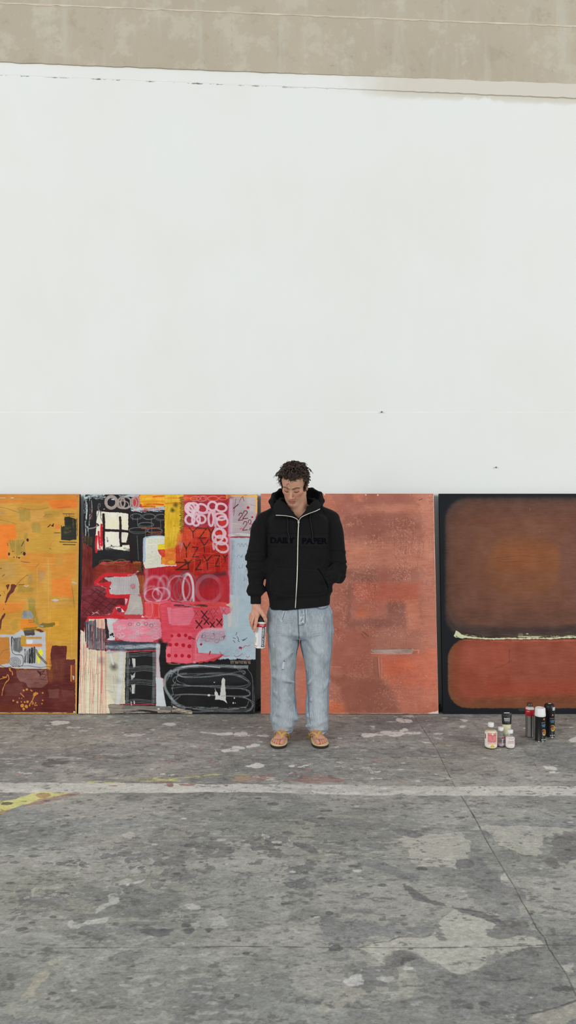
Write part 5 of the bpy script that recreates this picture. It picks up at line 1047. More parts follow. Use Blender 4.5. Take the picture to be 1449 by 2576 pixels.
# neck, chest, shoulders, arms
B.cap(hl(0, -.02, -.035), Q(751, 1296, -.015), .063, .066, k=.02)
B.cap(hl(0, -.045, -.02), Q(750, 1290, .04), .055, .06, k=.02)
for s in (-1, 1): B.cap(hl(s*.045, -.01, -.05), Q(751+s*5, 1302, -.075), .016, .012, k=.02)
B.cap(Q(752, 1290, .02), Q(700, 1302, .02), .055, .06, k=.03); B.cap(Q(752, 1290, .02), Q(800, 1300, .02), .055, .06, k=.03)
B.loft([(Q(0, y)[2], Q(x, y)[0], YB+.0, a, b) for y, x, a, b in ((1284, 751, .10, .070), (1300, 751, .155, .098), (1340, 751, .17, .108), (1400, 752, .165, .105), (1460, 753, .155, .10), (1510, 753, .16, .10), (1560, 754, .17, .10), (1600, 754, .15, .09))], k=.02)
B.cap(Q(735, 1302, -.078), Q(700, 1299, -.04), .014, .012, k=.02); B.cap(Q(767, 1302, -.078), Q(800, 1298, -.04), .014, .012, k=.02)
B.chain([Q(672, 1308, .0), Q(652, 1400, .0), Q(645, 1470, -.04), P(643.5, 1512, 4.885)], [.05, .043, .036, .0265], k=.015)
B.chain([Q(830, 1306, .0), Q(846, 1425, .02), Q(822, 1456, -.085), Q(808, 1462, -.095)], [.045, .036, .028, .024], k=.015)
for a, b, c in (((808, 1462, -.095), (790, 1468, -.095), .026), ): B.cap(Q(*a), Q(*b), c, .024, k=.01)
for i in range(4): B.cap(Q(792, 1462+i*5, -.098), Q(778, 1464+i*6, -.098), .009, .007, k=.004)
# hips and legs
for hx, kx, ax in ((718, 712, 709), (788, 798, 800)):
    B.chain([Q(hx, 1575), Q(kx, 1700, -.01), Q(ax, 1815, .03), Q(ax, 1836, .04)], [.074, .044, .034, .034], k=.02)
# hand that holds the can (seen from its back)
def H(px, py, Y): return P(px, py, Y)
B.chain([H(643.5, 1512, 4.885), H(643.5, 1524, 4.878)], [.0255, .0245], k=.01, sq=(1, 1.25, 1))
B.cap(H(643, 1526, 4.876), H(638, 1546, 4.872), .0215, .0200, k=.012, sq=(1, 1.3, 1))
B.cap(H(647, 1526, 4.872), H(647, 1548, 4.858), .0210, .0170, k=.012, sq=(1, 1.25, 1))
B.cap(H(649, 1528, 4.868), H(658, 1540, 4.850), .0200, .0150, k=.014)
B.chain([H(647, 1548, 4.855), H(643.5, 1568, 4.836), H(641.2, 1580, 4.8335), H(640.2, 1588, 4.838)], [.0125, .0105, .0095, .0085], k=.004)
B.chain([H(639, 1551, 4.862), H(634.5, 1568, 4.852), H(636, 1580, 4.868), H(641, 1583, 4.905)], [.0120, .0105, .0095, .0085], k=.003)
B.chain([H(634.5, 1549, 4.874), H(631.0, 1563, 4.872), H(633.5, 1574, 4.890), H(641, 1577, 4.915)], [.0115, .0100, .0090, .0080], k=.003)
B.chain([H(631, 1545, 4.885), H(629.5, 1556, 4.890), H(632.5, 1566, 4.905), H(640, 1569, 4.925)], [.0100, .0090, .0082, .0072], k=.003)
B.chain([H(657, 1538, 4.850), H(663.5, 1549, 4.843), H(667.5, 1558, 4.848), H(669, 1563, 4.856)], [.0140, .0125, .0110, .0090], k=.006)
# feet
SOLE = .021
feet = []
def foot(hx, hy, ang, s):
    d = np.array((math.sin(ang), -math.cos(ang), 0.)); m = np.array((s*math.cos(ang), s*math.sin(ang), 0.))   # m: toward the other foot
    h0 = np.array((hx, hy, 0.)); feet.append((h0, d, m))
    L = lambda a, b, z: h0+d*a+m*b+np.array((0, 0, z+SOLE))
    B.cap(L(.030, 0, .026), L(.045, 0, .030), .0270, .029, k=.015)
    B.cap(L(.048, 0, .06), L(.040, -.002, .125), .034, .033, k=.02)
    B.cap(L(.050, 0, .055), L(.165, .008, .024), .034, .022, k=.02, sq=(.85, .85, 1))
    B.cap(L(.055, -.006, .022), L(.170, -.018, .016), .024, .018, k=.02)
    B.cap(L(.185, .022, .0175), L(.185, -.028, .013), .0185, .014, k=.014)
    for a0, b0, a1, b1, a2, b2, r0, r1 in ((.200, .026, .230, .029, .250, .026, .0140, .0130), (.203, .006, .232, .005, .247, .004, .0100, .0092), (.198, -.009, .224, -.012, .238, -.013, .0095, .0086), (.190, -.022, .212, -.027, .225, -.029, .0090, .0083), (.178, -.034, .196, -.041, .208, -.043, .0088, .0080)):
        B.chain([L(a0, b0, r0+.002), L(a1, b1, r0+.0035 if r0 < .012 else r0+.001), L(a2, b2, r1-.0005)], [r0, r0*.94, r1], k=.0030)
    return L
F1 = foot(-.022, 5.040, math.radians(-10), 1)
F2 = foot(.163, 5.040, math.radians(12), -1)
V, F = B.mesh(); del B
V = smooth_mesh(V, F, 1, .4)
hp = hloc(V); S = proj(V)
col = np.tile(np.array((192., 145., 121.)), (len(V), 1))
nz = fbm3(V, (28, 28, 28), 3, 3); col += nz[:, None]*np.array((5, 6, 6))
head = (V[:, 2] > 1.40)
x_, y_, z_ = hp.T; ax = np.abs(x_)
face = head & (y_ > .02)
def blob(x0, z0, rx, rz, soft=1): return np.clip(1.3-np.sqrt(((ax-x0)/rx)**2+((z_-z0)/rz)**2), 0, 1)*face
mixv(col, (204, 122, 100), blob(.044, -.030, .026, .024)*.35)
mixv(col, (204, 126, 104), blob(0, -.040, .016, .016)*.45)
mixv(col, (168, 110, 92), blob(.031, .000, .018, .011)*.55)
for s in (-1, 1):
    d = seg_dist(x_, z_, [(s*.014, .0165), (s*.025, .0205), (s*.037, .0220), (s*.048, .0175)]); mixv(col, (76, 54, 42), (1-sst1(.0020, .0054, d))*face*.8)
    d = seg_dist(x_, z_, [(s*.018, -.0075), (s*.025, -.0112), (s*.033, -.0120), (s*.045, -.0070)]); mixv(col, (62, 40, 34), (1-sst1(.0012, .0034, d))*face*.85)
    d = seg_dist(x_, z_, [(s*.019, .0065), (s*.030, .0098), (s*.044, .0055)]); mixv(col, (140, 92, 78), (1-sst1(.001, .003, d))*face*.6)
stub = .3+.7*np.clip(fbm3(V, (260, 260, 260), 5, 2)+.3, 0, 1)
mixv(col, (112, 82, 66), blob(0, -.0575, .026, .0058)*stub*.6)
mixv(col, (100, 72, 58), blob(0, -.100, .017, .012)*stub*.55)
mixv(col, (150, 112, 94), (np.clip(1.2-np.abs(z_+.09)/.03, 0, 1)*face*stub*.35))
lips = face & (ax < .0225)
mixv(col, (182, 104, 92), (1-sst1(.0048, .0068, seg_dist(x_, z_, [(-.018, -.0695), (0, -.0660), (.018, -.0695)])))*lips*.7)
mixv(col, (188, 108, 96), (1-sst1(.0048, .0068, seg_dist(x_, z_, [(-.013, -.0755), (0, -.0770), (.013, -.0755)])))*lips*.75)
mixv(col, (110, 58, 52), (1-sst1(.0008, .0022, seg_dist(x_, z_, [(-.020, -.0715), (.020, -.0715)])))*lips*.8)
mixv(col, (58, 42, 34), ((z_ > .086) | ((y_ < .03) & (z_ > .045)) | ((y_ < -.015) & (z_ > -.055)))*1.0*head*(V[:, 2] > 1.55)*.9)
mixv(col, (188, 132, 108), (V[:, 2] > 1.40)*(V[:, 2] < 1.56)*(y_ < .02)*.6)
hand = (V[:, 0] < -.13) & (V[:, 2] < .95) & (V[:, 2] > .6)
mixv(col, (206, 150, 126), hand*.6)
for q, r in (((640.2, 1590), 2.2), ((640.5, 1571), 2.6), ((634, 1566), 2.2), ((646, 1551), 3)): mixv(col, (196, 118, 100), np.clip(1.2-np.hypot(S[:, 0]-q[0], S[:, 1]-q[1])/r/1.6, 0, 1)*hand*.5)
ft = V[:, 2] < .11
for (h0, d, m) in feet:
    a = (V-h0) @ d; b = (V-h0) @ m
    near = ft & (np.abs(b) < .07) & (a > 0) & (a < .3)
    mixv(col, (214, 138, 118), np.clip((a-.215)/.03, 0, 1)*near*.6); mixv(col, (200, 132, 112), near*(a < .2)*.35)
    for ta, tb, tr in ((.253, .0265, .0075), (.249, .004, .005), (.240, -.013, .0045), (.227, -.029, .004), (.210, -.043, .004)):
        mixv(col, (232, 178, 160), (1-sst1(tr*.8, tr*1.1, np.hypot(a-ta+.004, (b-tb))))*near*(V[:, 2] > SOLE+.012)*.8)
skin = mat('skin', rough=.5, attr='Col', spec=.4, bump=(420, .08, .001)); sb = skin.node_tree.nodes['Principled BSDF']
sb.inputs['Subsurface Weight'].default_value = .08; sb.inputs['Subsurface Radius'].default_value = (.01, .004, .002); sb.inputs['Subsurface Scale'].default_value = .5
link('body', mesh_np('body', V-PO, F, col=s2l(np.clip(col, 2, 252))), skin, person)

# ---- hair: a cap of curls, each lock a tapering coil rooted on the scalp
rh = np.random.RandomState(12); parts = []; hcol = []
def scalp(d): return np.array((0, -.012, .042))+d*np.array((.077, .099, .089))
down = HR @ np.array((0, 0, -1.))
def lock(pts, axa, axb, n, wid, thick, c0):
    """a curl: n strands twisting loosely round the same path"""
    t = np.linspace(0, 1, len(pts))
    for k in range(n):
        ph = 6.28*k/n+rh.uniform(-.4, .4); off = wid*(1-.45*t)*rh.uniform(.5, 1.1)
        q = pts+axa[None]*(off*np.cos(ph+2*t))[:, None]+axb[None]*(off*np.sin(ph+2*t))[:, None]
        v, f = tube(HC+HS*(q @ HR), HS*thick*rh.uniform(.7, 1.2)*np.clip(1.3-t**3*1.2, .15, 1), 4); m = len(pts)
        parts.append((v[:-2], f[:(m-1)*4])); hcol.append(np.repeat((c0*rh.uniform(.8, 1.2))[None], m*4, 0)*(.9+.4*np.repeat(t, 4))[:, None])
for layer, count in ((0, 620), (1, 640)):
    n_l = 0
    while n_l < count:
        d = rh.randn(3); d /= np.linalg.norm(d); p = scalp(d)
        lim = .086 if p[1] > .040 else (.060 if p[1] > .020 else (-.010 if p[1] > -.03 else -.050))
        if p[2] < lim+rh.uniform(-.010, .006): continue
        n_l += 1; top = sst(.01, .09, p[2])
        L = rh.uniform(.020, .030) if layer == 0 else rh.uniform(.030, .044)*(.62+.38*top)
        fwd = np.array((d[0]*.5+rh.uniform(-.8, .8), rh.uniform(-.2, 1.0), -.1)) if p[2] > .07 else np.array((rh.uniform(-.4, .4), rh.uniform(-.6, .5), -.8))
        t = np.linspace(0, 1, 22)
        rise = .50+.16*rh.rand() if layer else .4
        base = p[None]+d[None]*(L*rise*(1.5*t-.75*t**2)*(.6+.55*top))[:, None]+(fwd*L*.62)[None]*(t**1.3)[:, None]+down[None]*(L*.40)*(t**2)[:, None]
        a = np.cross(d, fwd+1e-3); a /= np.linalg.norm(a)+1e-9; b = np.cross(a, d)*.75+d*.45
        w = rh.uniform(1.1, 1.9)*6.28; ph = rh.uniform(0, 6.28); RR = (rh.uniform(.006, .0115) if layer else .005)*np.minimum(1, .1+t*1.5)
        pts = base+a[None]*(RR*np.cos(w*t+ph))[:, None]+b[None]*(RR*np.sin(w*t+ph))[:, None]
        if ((pts[:, 1] > .045) & (pts[:, 2] < .038)).any(): continue
        lock(pts, a, b, 7 if layer else 4, rh.uniform(.0020, .0036), .00135 if layer else .0016, np.array((50, 36, 29.))*(rh.uniform(.65, 1.3) if layer else .6))
for i in range(40):                                  # loose curls over the forehead
    x0 = rh.uniform(-.056, .056); t = np.linspace(0, 1, 22); L = rh.uniform(.022, .038)*(1-.3*(abs(x0) > .04))
    RR = rh.uniform(.003, .0075); w = rh.uniform(1.2, 2.2)*6.28; ph = rh.uniform(0, 6.28); y0 = .070-abs(x0)*.5
    pts = np.stack([x0+RR*np.cos(w*t+ph)*t**.5+rh.uniform(-.014, .014)*t, y0+.020*np.sin(t*2.2)+.006+RR*.6*np.sin(w*t+ph), .105-L*t*1.1], 1)
    lock(pts, np.array((1., 0, 0)), np.array((0, 1., 0)), 4, rh.uniform(.0012, .0026), .00115, np.array((48, 34, 27.))*rh.uniform(.7, 1.3))
for i in range(34):                                  # stray hairs
    d = rh.randn(3); d /= np.linalg.norm(d); p = scalp(d)
    if p[2] < .02: continue
    t = np.linspace(0, 1, 20); a = np.cross(d, (0, 1, .1)); a /= np.linalg.norm(a); b = np.cross(a, d); RR = rh.uniform(.006, .012); w = rh.uniform(1, 2)*6.28; L = rh.uniform(.034, .046)
    pts = p[None]+d[None]*(L*t)[:, None]+down[None]*(L*.4*t*t)[:, None]+a[None]*(RR*t*np.cos(w*t))[:, None]+b[None]*(RR*t*np.sin(w*t))[:, None]
    lock(pts, a, b, 2, .0012, .0008, np.array((46, 34, 28.)))
V, F = join(parts)
hm = mat('dark_brown_hair', rough=.42, attr='Col', spec=.5)
link('hair', mesh_np('hair', V-PO, F, col=s2l(np.clip(np.vstack(hcol), 2, 250))), hm, person)

# ---- hoodie
def row(py, px, a, b, dy=0.): q = Q(px, py, dy); return (q[2], q[0], q[1], a*(YB+dy)/FPX, b)
Hd = Field(rng(-.30, .415, .0031), rng(4.70, 5.20, .0034), rng(.82, 1.66, .0029))
Hd.loft([row(*r) for r in ((1500, 753.5, 77, .140, .0), (1490, 754, 81.5, .149, -.002), (1476, 754.5, 84, .150, -.003), (1450, 754, 83, .146, 0), (1420, 752, 80.5, .140, 0), (1380, 751, 79, .136, 0), (1340, 750, 80, .132, 0), (1310, 750, 80, .124, 0), (1296, 749, 72, .112, 0), (1284, 748, 52, .092, .01), (1274, 748, 34, .075, .01))], k=.004)
Hd.loft([row(*r) for r in ((1525.5, 753.3, 75.5, .138, 0), (1512, 753.5, 76.5, .140, 0), (1496, 753.5, 77, .140, 0))], k=.004)
Hd.cap(Q(704, 1290, .005), Q(667, 1309, .0), .056, .060, k=.025); Hd.cap(Q(798, 1289, .005), Q(832, 1308, .0), .056, .060, k=.025)
# left of picture: wide upper sleeve ending in a loose edge over a narrower one
Hd.loft([row(*r) for r in ((1409, 645.5, 27.5, .072, 0), (1401, 646.5, 27.8, .072, 0), (1392, 648, 27, .070, 0), (1375, 651, 26, .067, 0), (1350, 656, 25.5, .066, 0), (1330, 658, 26.5, .066, 0), (1312, 664, 25, .062, 0), (1300, 672, 18, .05, 0))], k=.012)
Hd.loft([row(*r) for r in ((1500, 643.5, 13.6, .035, -.060), (1495, 643.3, 19, .046, -.058), (1488, 643.8, 24.2, .056, -.055), (1480, 644, 22.5, .052, -.05), (1471, 643.7, 18.4, .048, -.045), (1458, 645, 19.8, .050, -.035), (1442, 646.8, 23.4, .056, -.022), (1420, 646.5, 24.2, .060, -.01), (1400, 647, 24.5, .060, 0))], k=.003)
Hd.loft([row(*r) for r in ((1519, 643.4, 13.0, .0325, -.066), (1508, 643.4, 13.2, .033, -.064), (1498, 643.4, 13.4, .034, -.062))], k=.004)
# right of picture
Hd.loft([row(*r) for r in ((1415, 846.5, 26.8, .072, .0), (1406, 845.5, 27.3, .072, 0), (1385, 843.5, 26.5, .068, 0), (1361, 842, 25.5, .066, 0), (1340, 840, 25.5, .066, 0), (1316, 836.5, 23, .062, 0), (1302, 832, 18, .05, 0))], k=.012)
Hd.loft([row(*r) for r in ((1467, 849, 10, .035, .0), (1460, 848, 17.5, .05, .0), (1448, 846, 22.5, .058, .0), (1428, 845.5, 24.6, .062, .0), (1404, 846, 24.5, .062, 0))], k=.004)
Hd.chain([Q(846, 1440, -.01), Q(834, 1450, -.075), Q(822, 1455, -.108), Q(808, 1458, -.118)], [.054, .046, .038, .030], k=.02)
for a, b, ra, rb in (((862, 1436, -.03), (838, 1428, -.085), .013, .010), ((864, 1447, -.03), (836, 1447, -.115), .012, .010), ((858, 1459, -.04), (826, 1462, -.14), .011, .009), ((850, 1420, -.05), (826, 1432, -.10), .012, .009), ((841, 1436, -.10), (822, 1448, -.155), .010, .008), ((868, 1424, -.02), (850, 1418, -.06), .011, .008)): Hd.cap(Q(*a), Q(*b), ra, rb, k=.012)
for a, b, c in (((623, 1424, -.03), (650, 1430, -.075), .009), ((626, 1446, -.04), (655, 1440, -.085), .008), ((628, 1462, -.05), (655, 1467, -.09), .008), ((622, 1485, -.06), (660, 1490, -.105), .010), ((632, 1494, -.07), (655, 1497, -.10), .007), ((640, 1390, -.05), (664, 1396, -.05), .008)): Hd.cap(Q(*a), Q(*b), c, c*.7, k=.014)
# soft drapes on the torso
for a, b, c in (((690, 1310, -.10), (700, 1400, -.12), .012), ((812, 1310, -.10), (800, 1400, -.12), .012), ((684, 1460, -.10), (700, 1492, -.13), .012), ((720, 1470, -.14), (716, 1492, -.145), .010), ((790, 1460, -.13), (800, 1492, -.13), .012), ((826, 1470, -.08), (822, 1490, -.09), .012), ((676, 1420, -.06), (680, 1480, -.06), .010)): Hd.cap(np.array(Q(*a))+(0, .012, 0), np.array(Q(*b))+(0, .012, 0), c, c, k=.045)
# hood lying back round the neck
Hd.ell(Q(747, 1264, .030), (.170, .120, .088), k=.02)
Hd.chain([Q(*q) for q in ((684, 1275, -.085), (682, 1262, -.05), (690, 1247, .0), (706, 1236, .05), (745, 1232, .090), (784, 1233, .055), (804, 1243.5, .0), (811.5, 1260, -.05), (809, 1272, -.085))], [.009, .014, .017, .017, .017, .017, .017, .014, .009], k=.012)
Hd.ell(Q(748, 1249, -.020), (.146, .096, .078), k=.014, op='sub')
Hd.chain([Q(*q) for q in ((699, 1284, -.085), (701, 1268, -.05), (706, 1258, .0), (722, 1254, .04))], [.004, .011, .012, .010], k=.02); Hd.chain([Q(*q) for q in ((797, 1284, -.08), (797, 1268, -.045), (790, 1258, .0), (775, 1254, .04))], [.004, .011, .012, .010], k=.02)
# open neck
Hd.cap(hl(0, -.02, -.05), Q(751, 1292, -.02), .072, .068, k=.006, op='sub')
for i, w in enumerate((.010, .022, .034, .046, .056)): Hd.cap(Q(751-w/.0026*.55, 1300-i*8.5, -.30), Q(751-w/.0026*.55, 1300-i*8.5, -.05), .012+.25*w, op='sub', k=.004); Hd.cap(Q(751+w/.0026*.55, 1300-i*8.5, -.30), Q(751+w/.0026*.55, 1300-i*8.5, -.05), .012+.25*w, op='sub', k=.004)
Hd.cap(Q(751, 1286, -.30), Q(751, 1286, -.04), .030, op='sub', k=.004); Hd.cap(Q(751, 1268, -.30), Q(751, 1268, -.03), .055, op='sub', k=.004)
V, F = Hd.mesh(); del Hd
V = smooth_mesh(V, F, 2, .5)
zt = Q(0, 1480)[2]; wt = sst1(zt+.12, zt-.03, V[:, 2])*sst1(-.145, -.125, V[:, 0])*sst1(.33, .28, V[:, 0])
V[:, 2] += wt*np.clip(V[:, 0]-.05, -.2, .22)*.075
N = vnormals(V, F); S = proj(V); frontf = np.clip(-N[:, 1]*2.5, 0, 1)
# cloth undulation, seams, pocket and ribs as relief; seam and pocket creases also shaded in colour
V0 = V.copy(); torso = (S[:, 0] > 672)*(S[:, 0] < 826)*1.0
h = .0045*fbm3(V0, (9, 9, 4), 21, 2)+.0022*fbm3(V0, (24, 24, 10), 22, 2)
sl = (1-torso)*(S[:, 1] > 1385)*(S[:, 1] < 1498)
h += sl*.0065*fbm3(V0+V0[:, [2, 0, 1]]*.35, (8, 8, 30), 23, 2)
rib = (((S[:, 1] > 1497) & (S[:, 0] > 665)) | ((S[:, 1] > 1499) & (S[:, 0] < 665)))
h += rib*.0007*np.sin(np.arctan2(V0[:, 0]-np.where(S[:, 0] > 665, .077, -.208), -(V0[:, 1]-np.where(S[:, 0] > 665, YB, 4.885)))*np.where(S[:, 0] > 665, 260, 70))
pk = [(697, 1427), (750, 1428), (802, 1434), (812, 1448), (823.6, 1475), (824, 1488), (812, 1497), (740, 1503), (690, 1497), (678, 1484), (676.6, 1453), (686, 1440)]
psd = poly_sd(S[:, 0], S[:, 1], pk); h += frontf*(1-sst1(-1.4, .6, psd))*.0042*torso
col = np.tile(np.array((15., 15., 17.)), (len(V), 1)); col += (2.0*fbm3(V0, (90, 90, 90), 24, 2)+1.2*fbm3(V0, (12, 12, 12), 25, 2))[:, None]
seams = [[(672, 1341), (700, 1341), (751, 1342.5), (825, 1342)], [(672, 1344), (700, 1344), (751, 1345.5), (825, 1345)], [(674, 1376), (720, 1376.5), (751, 1378), (824, 1380)], [(674, 1373), (720, 1373.5), (751, 1375), (824, 1377)],
         [(686, 1278), (676, 1296), (668, 1318), (671, 1345), (674, 1380), (676, 1420)], [(808, 1278), (818, 1296), (829, 1315), (827, 1345), (823, 1380), (818, 1420), (806, 1436)], [(652, 1289), (651, 1320), (655, 1380)]]
for i, q in enumerate(seams):
    d = sd_line(S, spline(q, 5)); w = (1-sst1(.5, 1.4, d))*frontf
    h -= w*.0016; mixv(col, (7, 7, 9) if i < 4 else (9, 9, 11), w*.8)  # dark colour deepens the shade in each seam groove
d = np.abs(psd); mixv(col, (8, 8, 9), (1-sst1(.4, 1.3, d))*frontf*torso*.8); d2 = sd_line(S, spline([(801, 1433), (809, 1445), (817, 1460), (824, 1477)], 5)); w2 = (1-sst1(.8, 2.6, d2))*frontf; h -= w2*.007; mixv(col, (5, 5, 6), w2*.8); d = np.abs(psd+3.2); mixv(col, (34, 34, 36), (1-sst1(.3, .9, d))*frontf*torso*.5)  # pocket edge and opening crease carry their shade in the colour
d = np.abs(psd+6.5); h -= (1-sst1(.4, 1.2, d))*frontf*torso*.0008
mixv(col, (21, 21, 23), frontf*(poly_sd(S[:, 0], S[:, 1], [(672, 1343), (825, 1343), (824, 1378), (674, 1375)]) < 0)*.35)
mixv(col, (26, 26, 28), rib*.4)
inner = (S[:, 1] < 1300) & (S[:, 0] > 684) & (S[:, 0] < 811) & (N[:, 1] < -.1); mixv(col, (27, 27, 31), inner*.5)
V = V+N*h[:, None]
cloth = mat('black_fleece', rough=.85, attr='Col', spec=.22, bump=(900, .35, .0015), sheen=.03)
hood_me = mesh_np('hoodie', V-PO, F, col=s2l(np.clip(col, 2, 250)))
hoodie = link('hoodie', hood_me, cloth, person)
from mathutils.bvhtree import BVHTree
tree = BVHTree.FromPolygons([tuple(v) for v in V], [tuple(int(i) for i in f) for f in F])
def on(px, py, lift=.001, tree_=None):              # point of the garment's surface that was measured at a pixel
    o = Vector((0, 0, EYE)); t = Vector(P(px, py, 5.0))-o; t.normalize()
    hit, n, i, d = (tree_ or tree).ray_cast(o, t)
    if hit is None: return P(px, py, YB-.12)
    return np.array(hit-t*lift)
def curve_on(pts, n=6, lift=.001, tr=None): return np.array([on(x, y, lift, tr) for x, y in spline(pts, n)])
# turned-out collar flaps
def flap(outer, inner, do, di, seed):
    o = spline(np.array([list(Q(x, y, d)) for (x, y), d in zip(outer, do)]), 8); i_ = spline(np.array([list(Q(x, y, d)) for (x, y), d in zip(inner, di)]), 8)
    nv = 10; V = []; 
    for v in np.linspace(0, 1, nv):
        rowp = o*(1-v)+i_*v; rowp[:, 1] -= .012*math.sin(math.pi*v); V.append(rowp)
    V = np.array(V); nu = V.shape[1]; Vf = V.reshape(-1, 3)
    Vf = Vf+np.array((0, -1, 0))*(.003*fbm3(Vf, (22, 22, 22), seed, 2))[:, None]
    F = [(a*nu+b, a*nu+b+1, (a+1)*nu+b+1, (a+1)*nu+b) for a in range(nv-1) for b in range(nu-1)]
    ob = link('collar_flap', mesh_np('collar_flap', Vf-PO, np.array(F)), FLAPM, hoodie)
    md = ob.modifiers.new('thickness', 'SOLIDIFY'); md.thickness = .007; md.offset = 0
    return Vf[:nu]
FLAPM = mat('black_rib_collar', (24, 24, 26), rough=.92, spec=.18, bump=(500, .4, .002))
z1 = flap([(694, 1296), (705, 1296.3), (720, 1297.5), (734, 1300), (744, 1304), (751, 1309)], [(686, 1272), (700, 1260), (714, 1264), (725, 1277), (738, 1292), (750, 1305)], (-.150, -.160, -.160, -.152, -.142, -.134), (-.075, -.085, -.105, -.110, -.113, -.118), 1)
z2 = flap([(805, 1280), (794, 1285.5), (779, 1291), (765, 1297), (757, 1302), (752, 1309)], [(808, 1268), (797, 1258), (785, 1265), (775, 1278), (764, 1292), (752, 1305)], (-.140, -.155, -.158, -.152, -.142, -.134), (-.075, -.085, -.105, -.110, -.113, -.118), 2)
ZM = mat('zip_silver', (206, 202, 192), rough=.35, metal=.35); 
zp = [(751.2, 1309), (750, 1340), (749, 1380), (748.3, 1420), (747, 1460), (745, 1495), (743, 1530)]
zc = curve_on(zp, 10, .0035)
allz = [tube(zc, .0034, 6, flat=.6)]
for zz in (z1, z2): q = zz.copy(); q[:, 1] -= .004; q[:, 2] -= .0005; allz.append(tube(q, .0027, 6))
V, F = join(allz); zipper = link('zipper', mesh_np('zipper', V-PO, F), ZM, hoodie)
q0 = on(751, 1310, .006); bmx = []
bmx.append(box(q0[0]-.0055, q0[0]+.0055, q0[1]-.006, q0[1]+.001, q0[2]-.016, q0[2]+.004)); bmx.append(box(q0[0]-.0035, q0[0]+.0035, q0[1]-.0085, q0[1]-.0055, q0[2]-.040, q0[2]-.006))
V, F = join(bmx); o = link('zip_puller', mesh_np('zip_puller', V-PO, F), mat('zip_puller_metal', (180, 178, 172), rough=.3, metal=.6), zipper, smooth=False); bv = o.modifiers.new('b', 'BEVEL'); bv.width = .0012; bv.segments = 2
for pts in ([(722, 1298), (724.5, 1310), (724, 1330), (727, 1350), (727.5, 1367)], [(779, 1291), (780, 1305), (783.5, 1325), (786, 1345), (788, 1366)]):
    c = curve_on(pts, 8, .005); t = np.linspace(0, 1, len(c)); c[:, 0] += .0012*np.sin(t*19)
    rad = np.full(len(c), .0040); rad[-4:] = .0052; V, F = tube(c, rad, 6); link('drawstring', mesh_np('drawstring', V-PO, F), mat('drawstring_black', (18, 18, 20), rough=.9, bump=(600, .5, .001)), hoodie)

def text_mesh(txt, bold=.012):
    cu = bpy.data.curves.new('t', 'FONT'); cu.body = txt; cu.size = 1; cu.offset = bold; cu.resolution_u = 2; cu.fill_mode = 'FRONT'
    ob = bpy.data.objects.new('t', cu); C.objects.link(ob)
    dg = bpy.context.evaluated_depsgraph_get(); me = bpy.data.meshes.new_from_object(ob.evaluated_get(dg))
    bpy.data.objects.remove(ob); bpy.data.curves.remove(cu)
    bm = bmesh.new(); bm.from_mesh(me); bpy.data.meshes.remove(me)
    bmesh.ops.triangulate(bm, faces=bm.faces)
    xs_ = [v.co.x for v in bm.verts]; ys_ = [v.co.y for v in bm.verts]
    x0, x1, y0, y1 = min(xs_), max(xs_), min(ys_), max(ys_)
    for v in bm.verts: v.co.x = (v.co.x-x0)/(x1-x0); v.co.y = (v.co.y-y0)/(y1-y0); v.co.z = 0
    return bm
LTM = mat('navy_flock_letters', (11, 11, 17), rough=1, spec=.05)
for txt, (x0, y0, x1, y1) in (('DAILY', (680, 1351.5, 742, 1367)), ('PAPER', (760, 1353, 824, 1368.5))):
    bm = text_mesh(txt, .035); bmesh.ops.subdivide_edges(bm, edges=bm.edges, cuts=1)
    for v in bm.verts: v.co = Vector(on(x0+v.co.x*(x1-x0), y1-v.co.y*(y1-y0), .0022)-PO)
    me = bpy.data.meshes.new('lettering'); bm.to_mesh(me); bm.free(); link('lettering', me, LTM, hoodie, smooth=False)

# ---- jeans
J = Field(rng(-.165, .335, .0027), rng(4.76, 5.14, .0030), rng(.022, .93, .0027))
hips = [row(*r) for r in ((1505, 753, 70, .120), (1520, 753, 73.5, .123), (1533, 753.5, 79, .127), (1549, 754, 83, .128), (1572, 754.8, 84, .126), (1591, 755, 83.5, .120), (1604, 755, 66, .090))]
J.loft(hips, k=.012)
lrows = ((1590, 716, 42, .112), (1604, 712.5, 40.5, .110), (1622, 712.8, 39.5, .106), (1642, 711.7, 35.5, .101), (1678, 712.5, 31.5, .092), (1710, 712, 30.5, .085), (1739, 711.3, 30.4, .082), (1770, 711.8, 31.8, .083), (1792, 713, 34, .086), (1806, 713.5, 34.8, .089), (1818, 712.5, 31.5, .086), (1828, 711.5, 27.5, .082), (1840, 711, 25.0, .080), (1846.5, 711, 24.4, .079))
rrows = ((1590, 793, 44, .112), (1604, 795.5, 41.5, .110), (1618, 795, 40.7, .106), (1631, 795.8, 39.2, .104), (1667, 799, 32.8, .094), (1700, 799.5, 30.5, .086), (1739, 799.2, 28.8, .081), (1770, 798, 28.8, .082), (1802, 798, 28.6, .085), (1820, 799, 27.5, .085), (1834, 799.5, 26.0, .082), (1842, 800, 24.2, .080), (1846.5, 800.3, 23.4, .079))
for rows, sgn in ((lrows, -1), (rrows, 1)):
    rr2 = []
    for py, px, a, b in rows:
        dy = .0+.035*max(0, (py-1640)/200.); rr2.append(row(py-(6 if py > 1836 else 0)-(2 if py > 1800 else 0), px, a, b*.94, dy))
    J.loft(rr2, k=.006, e=2.15)
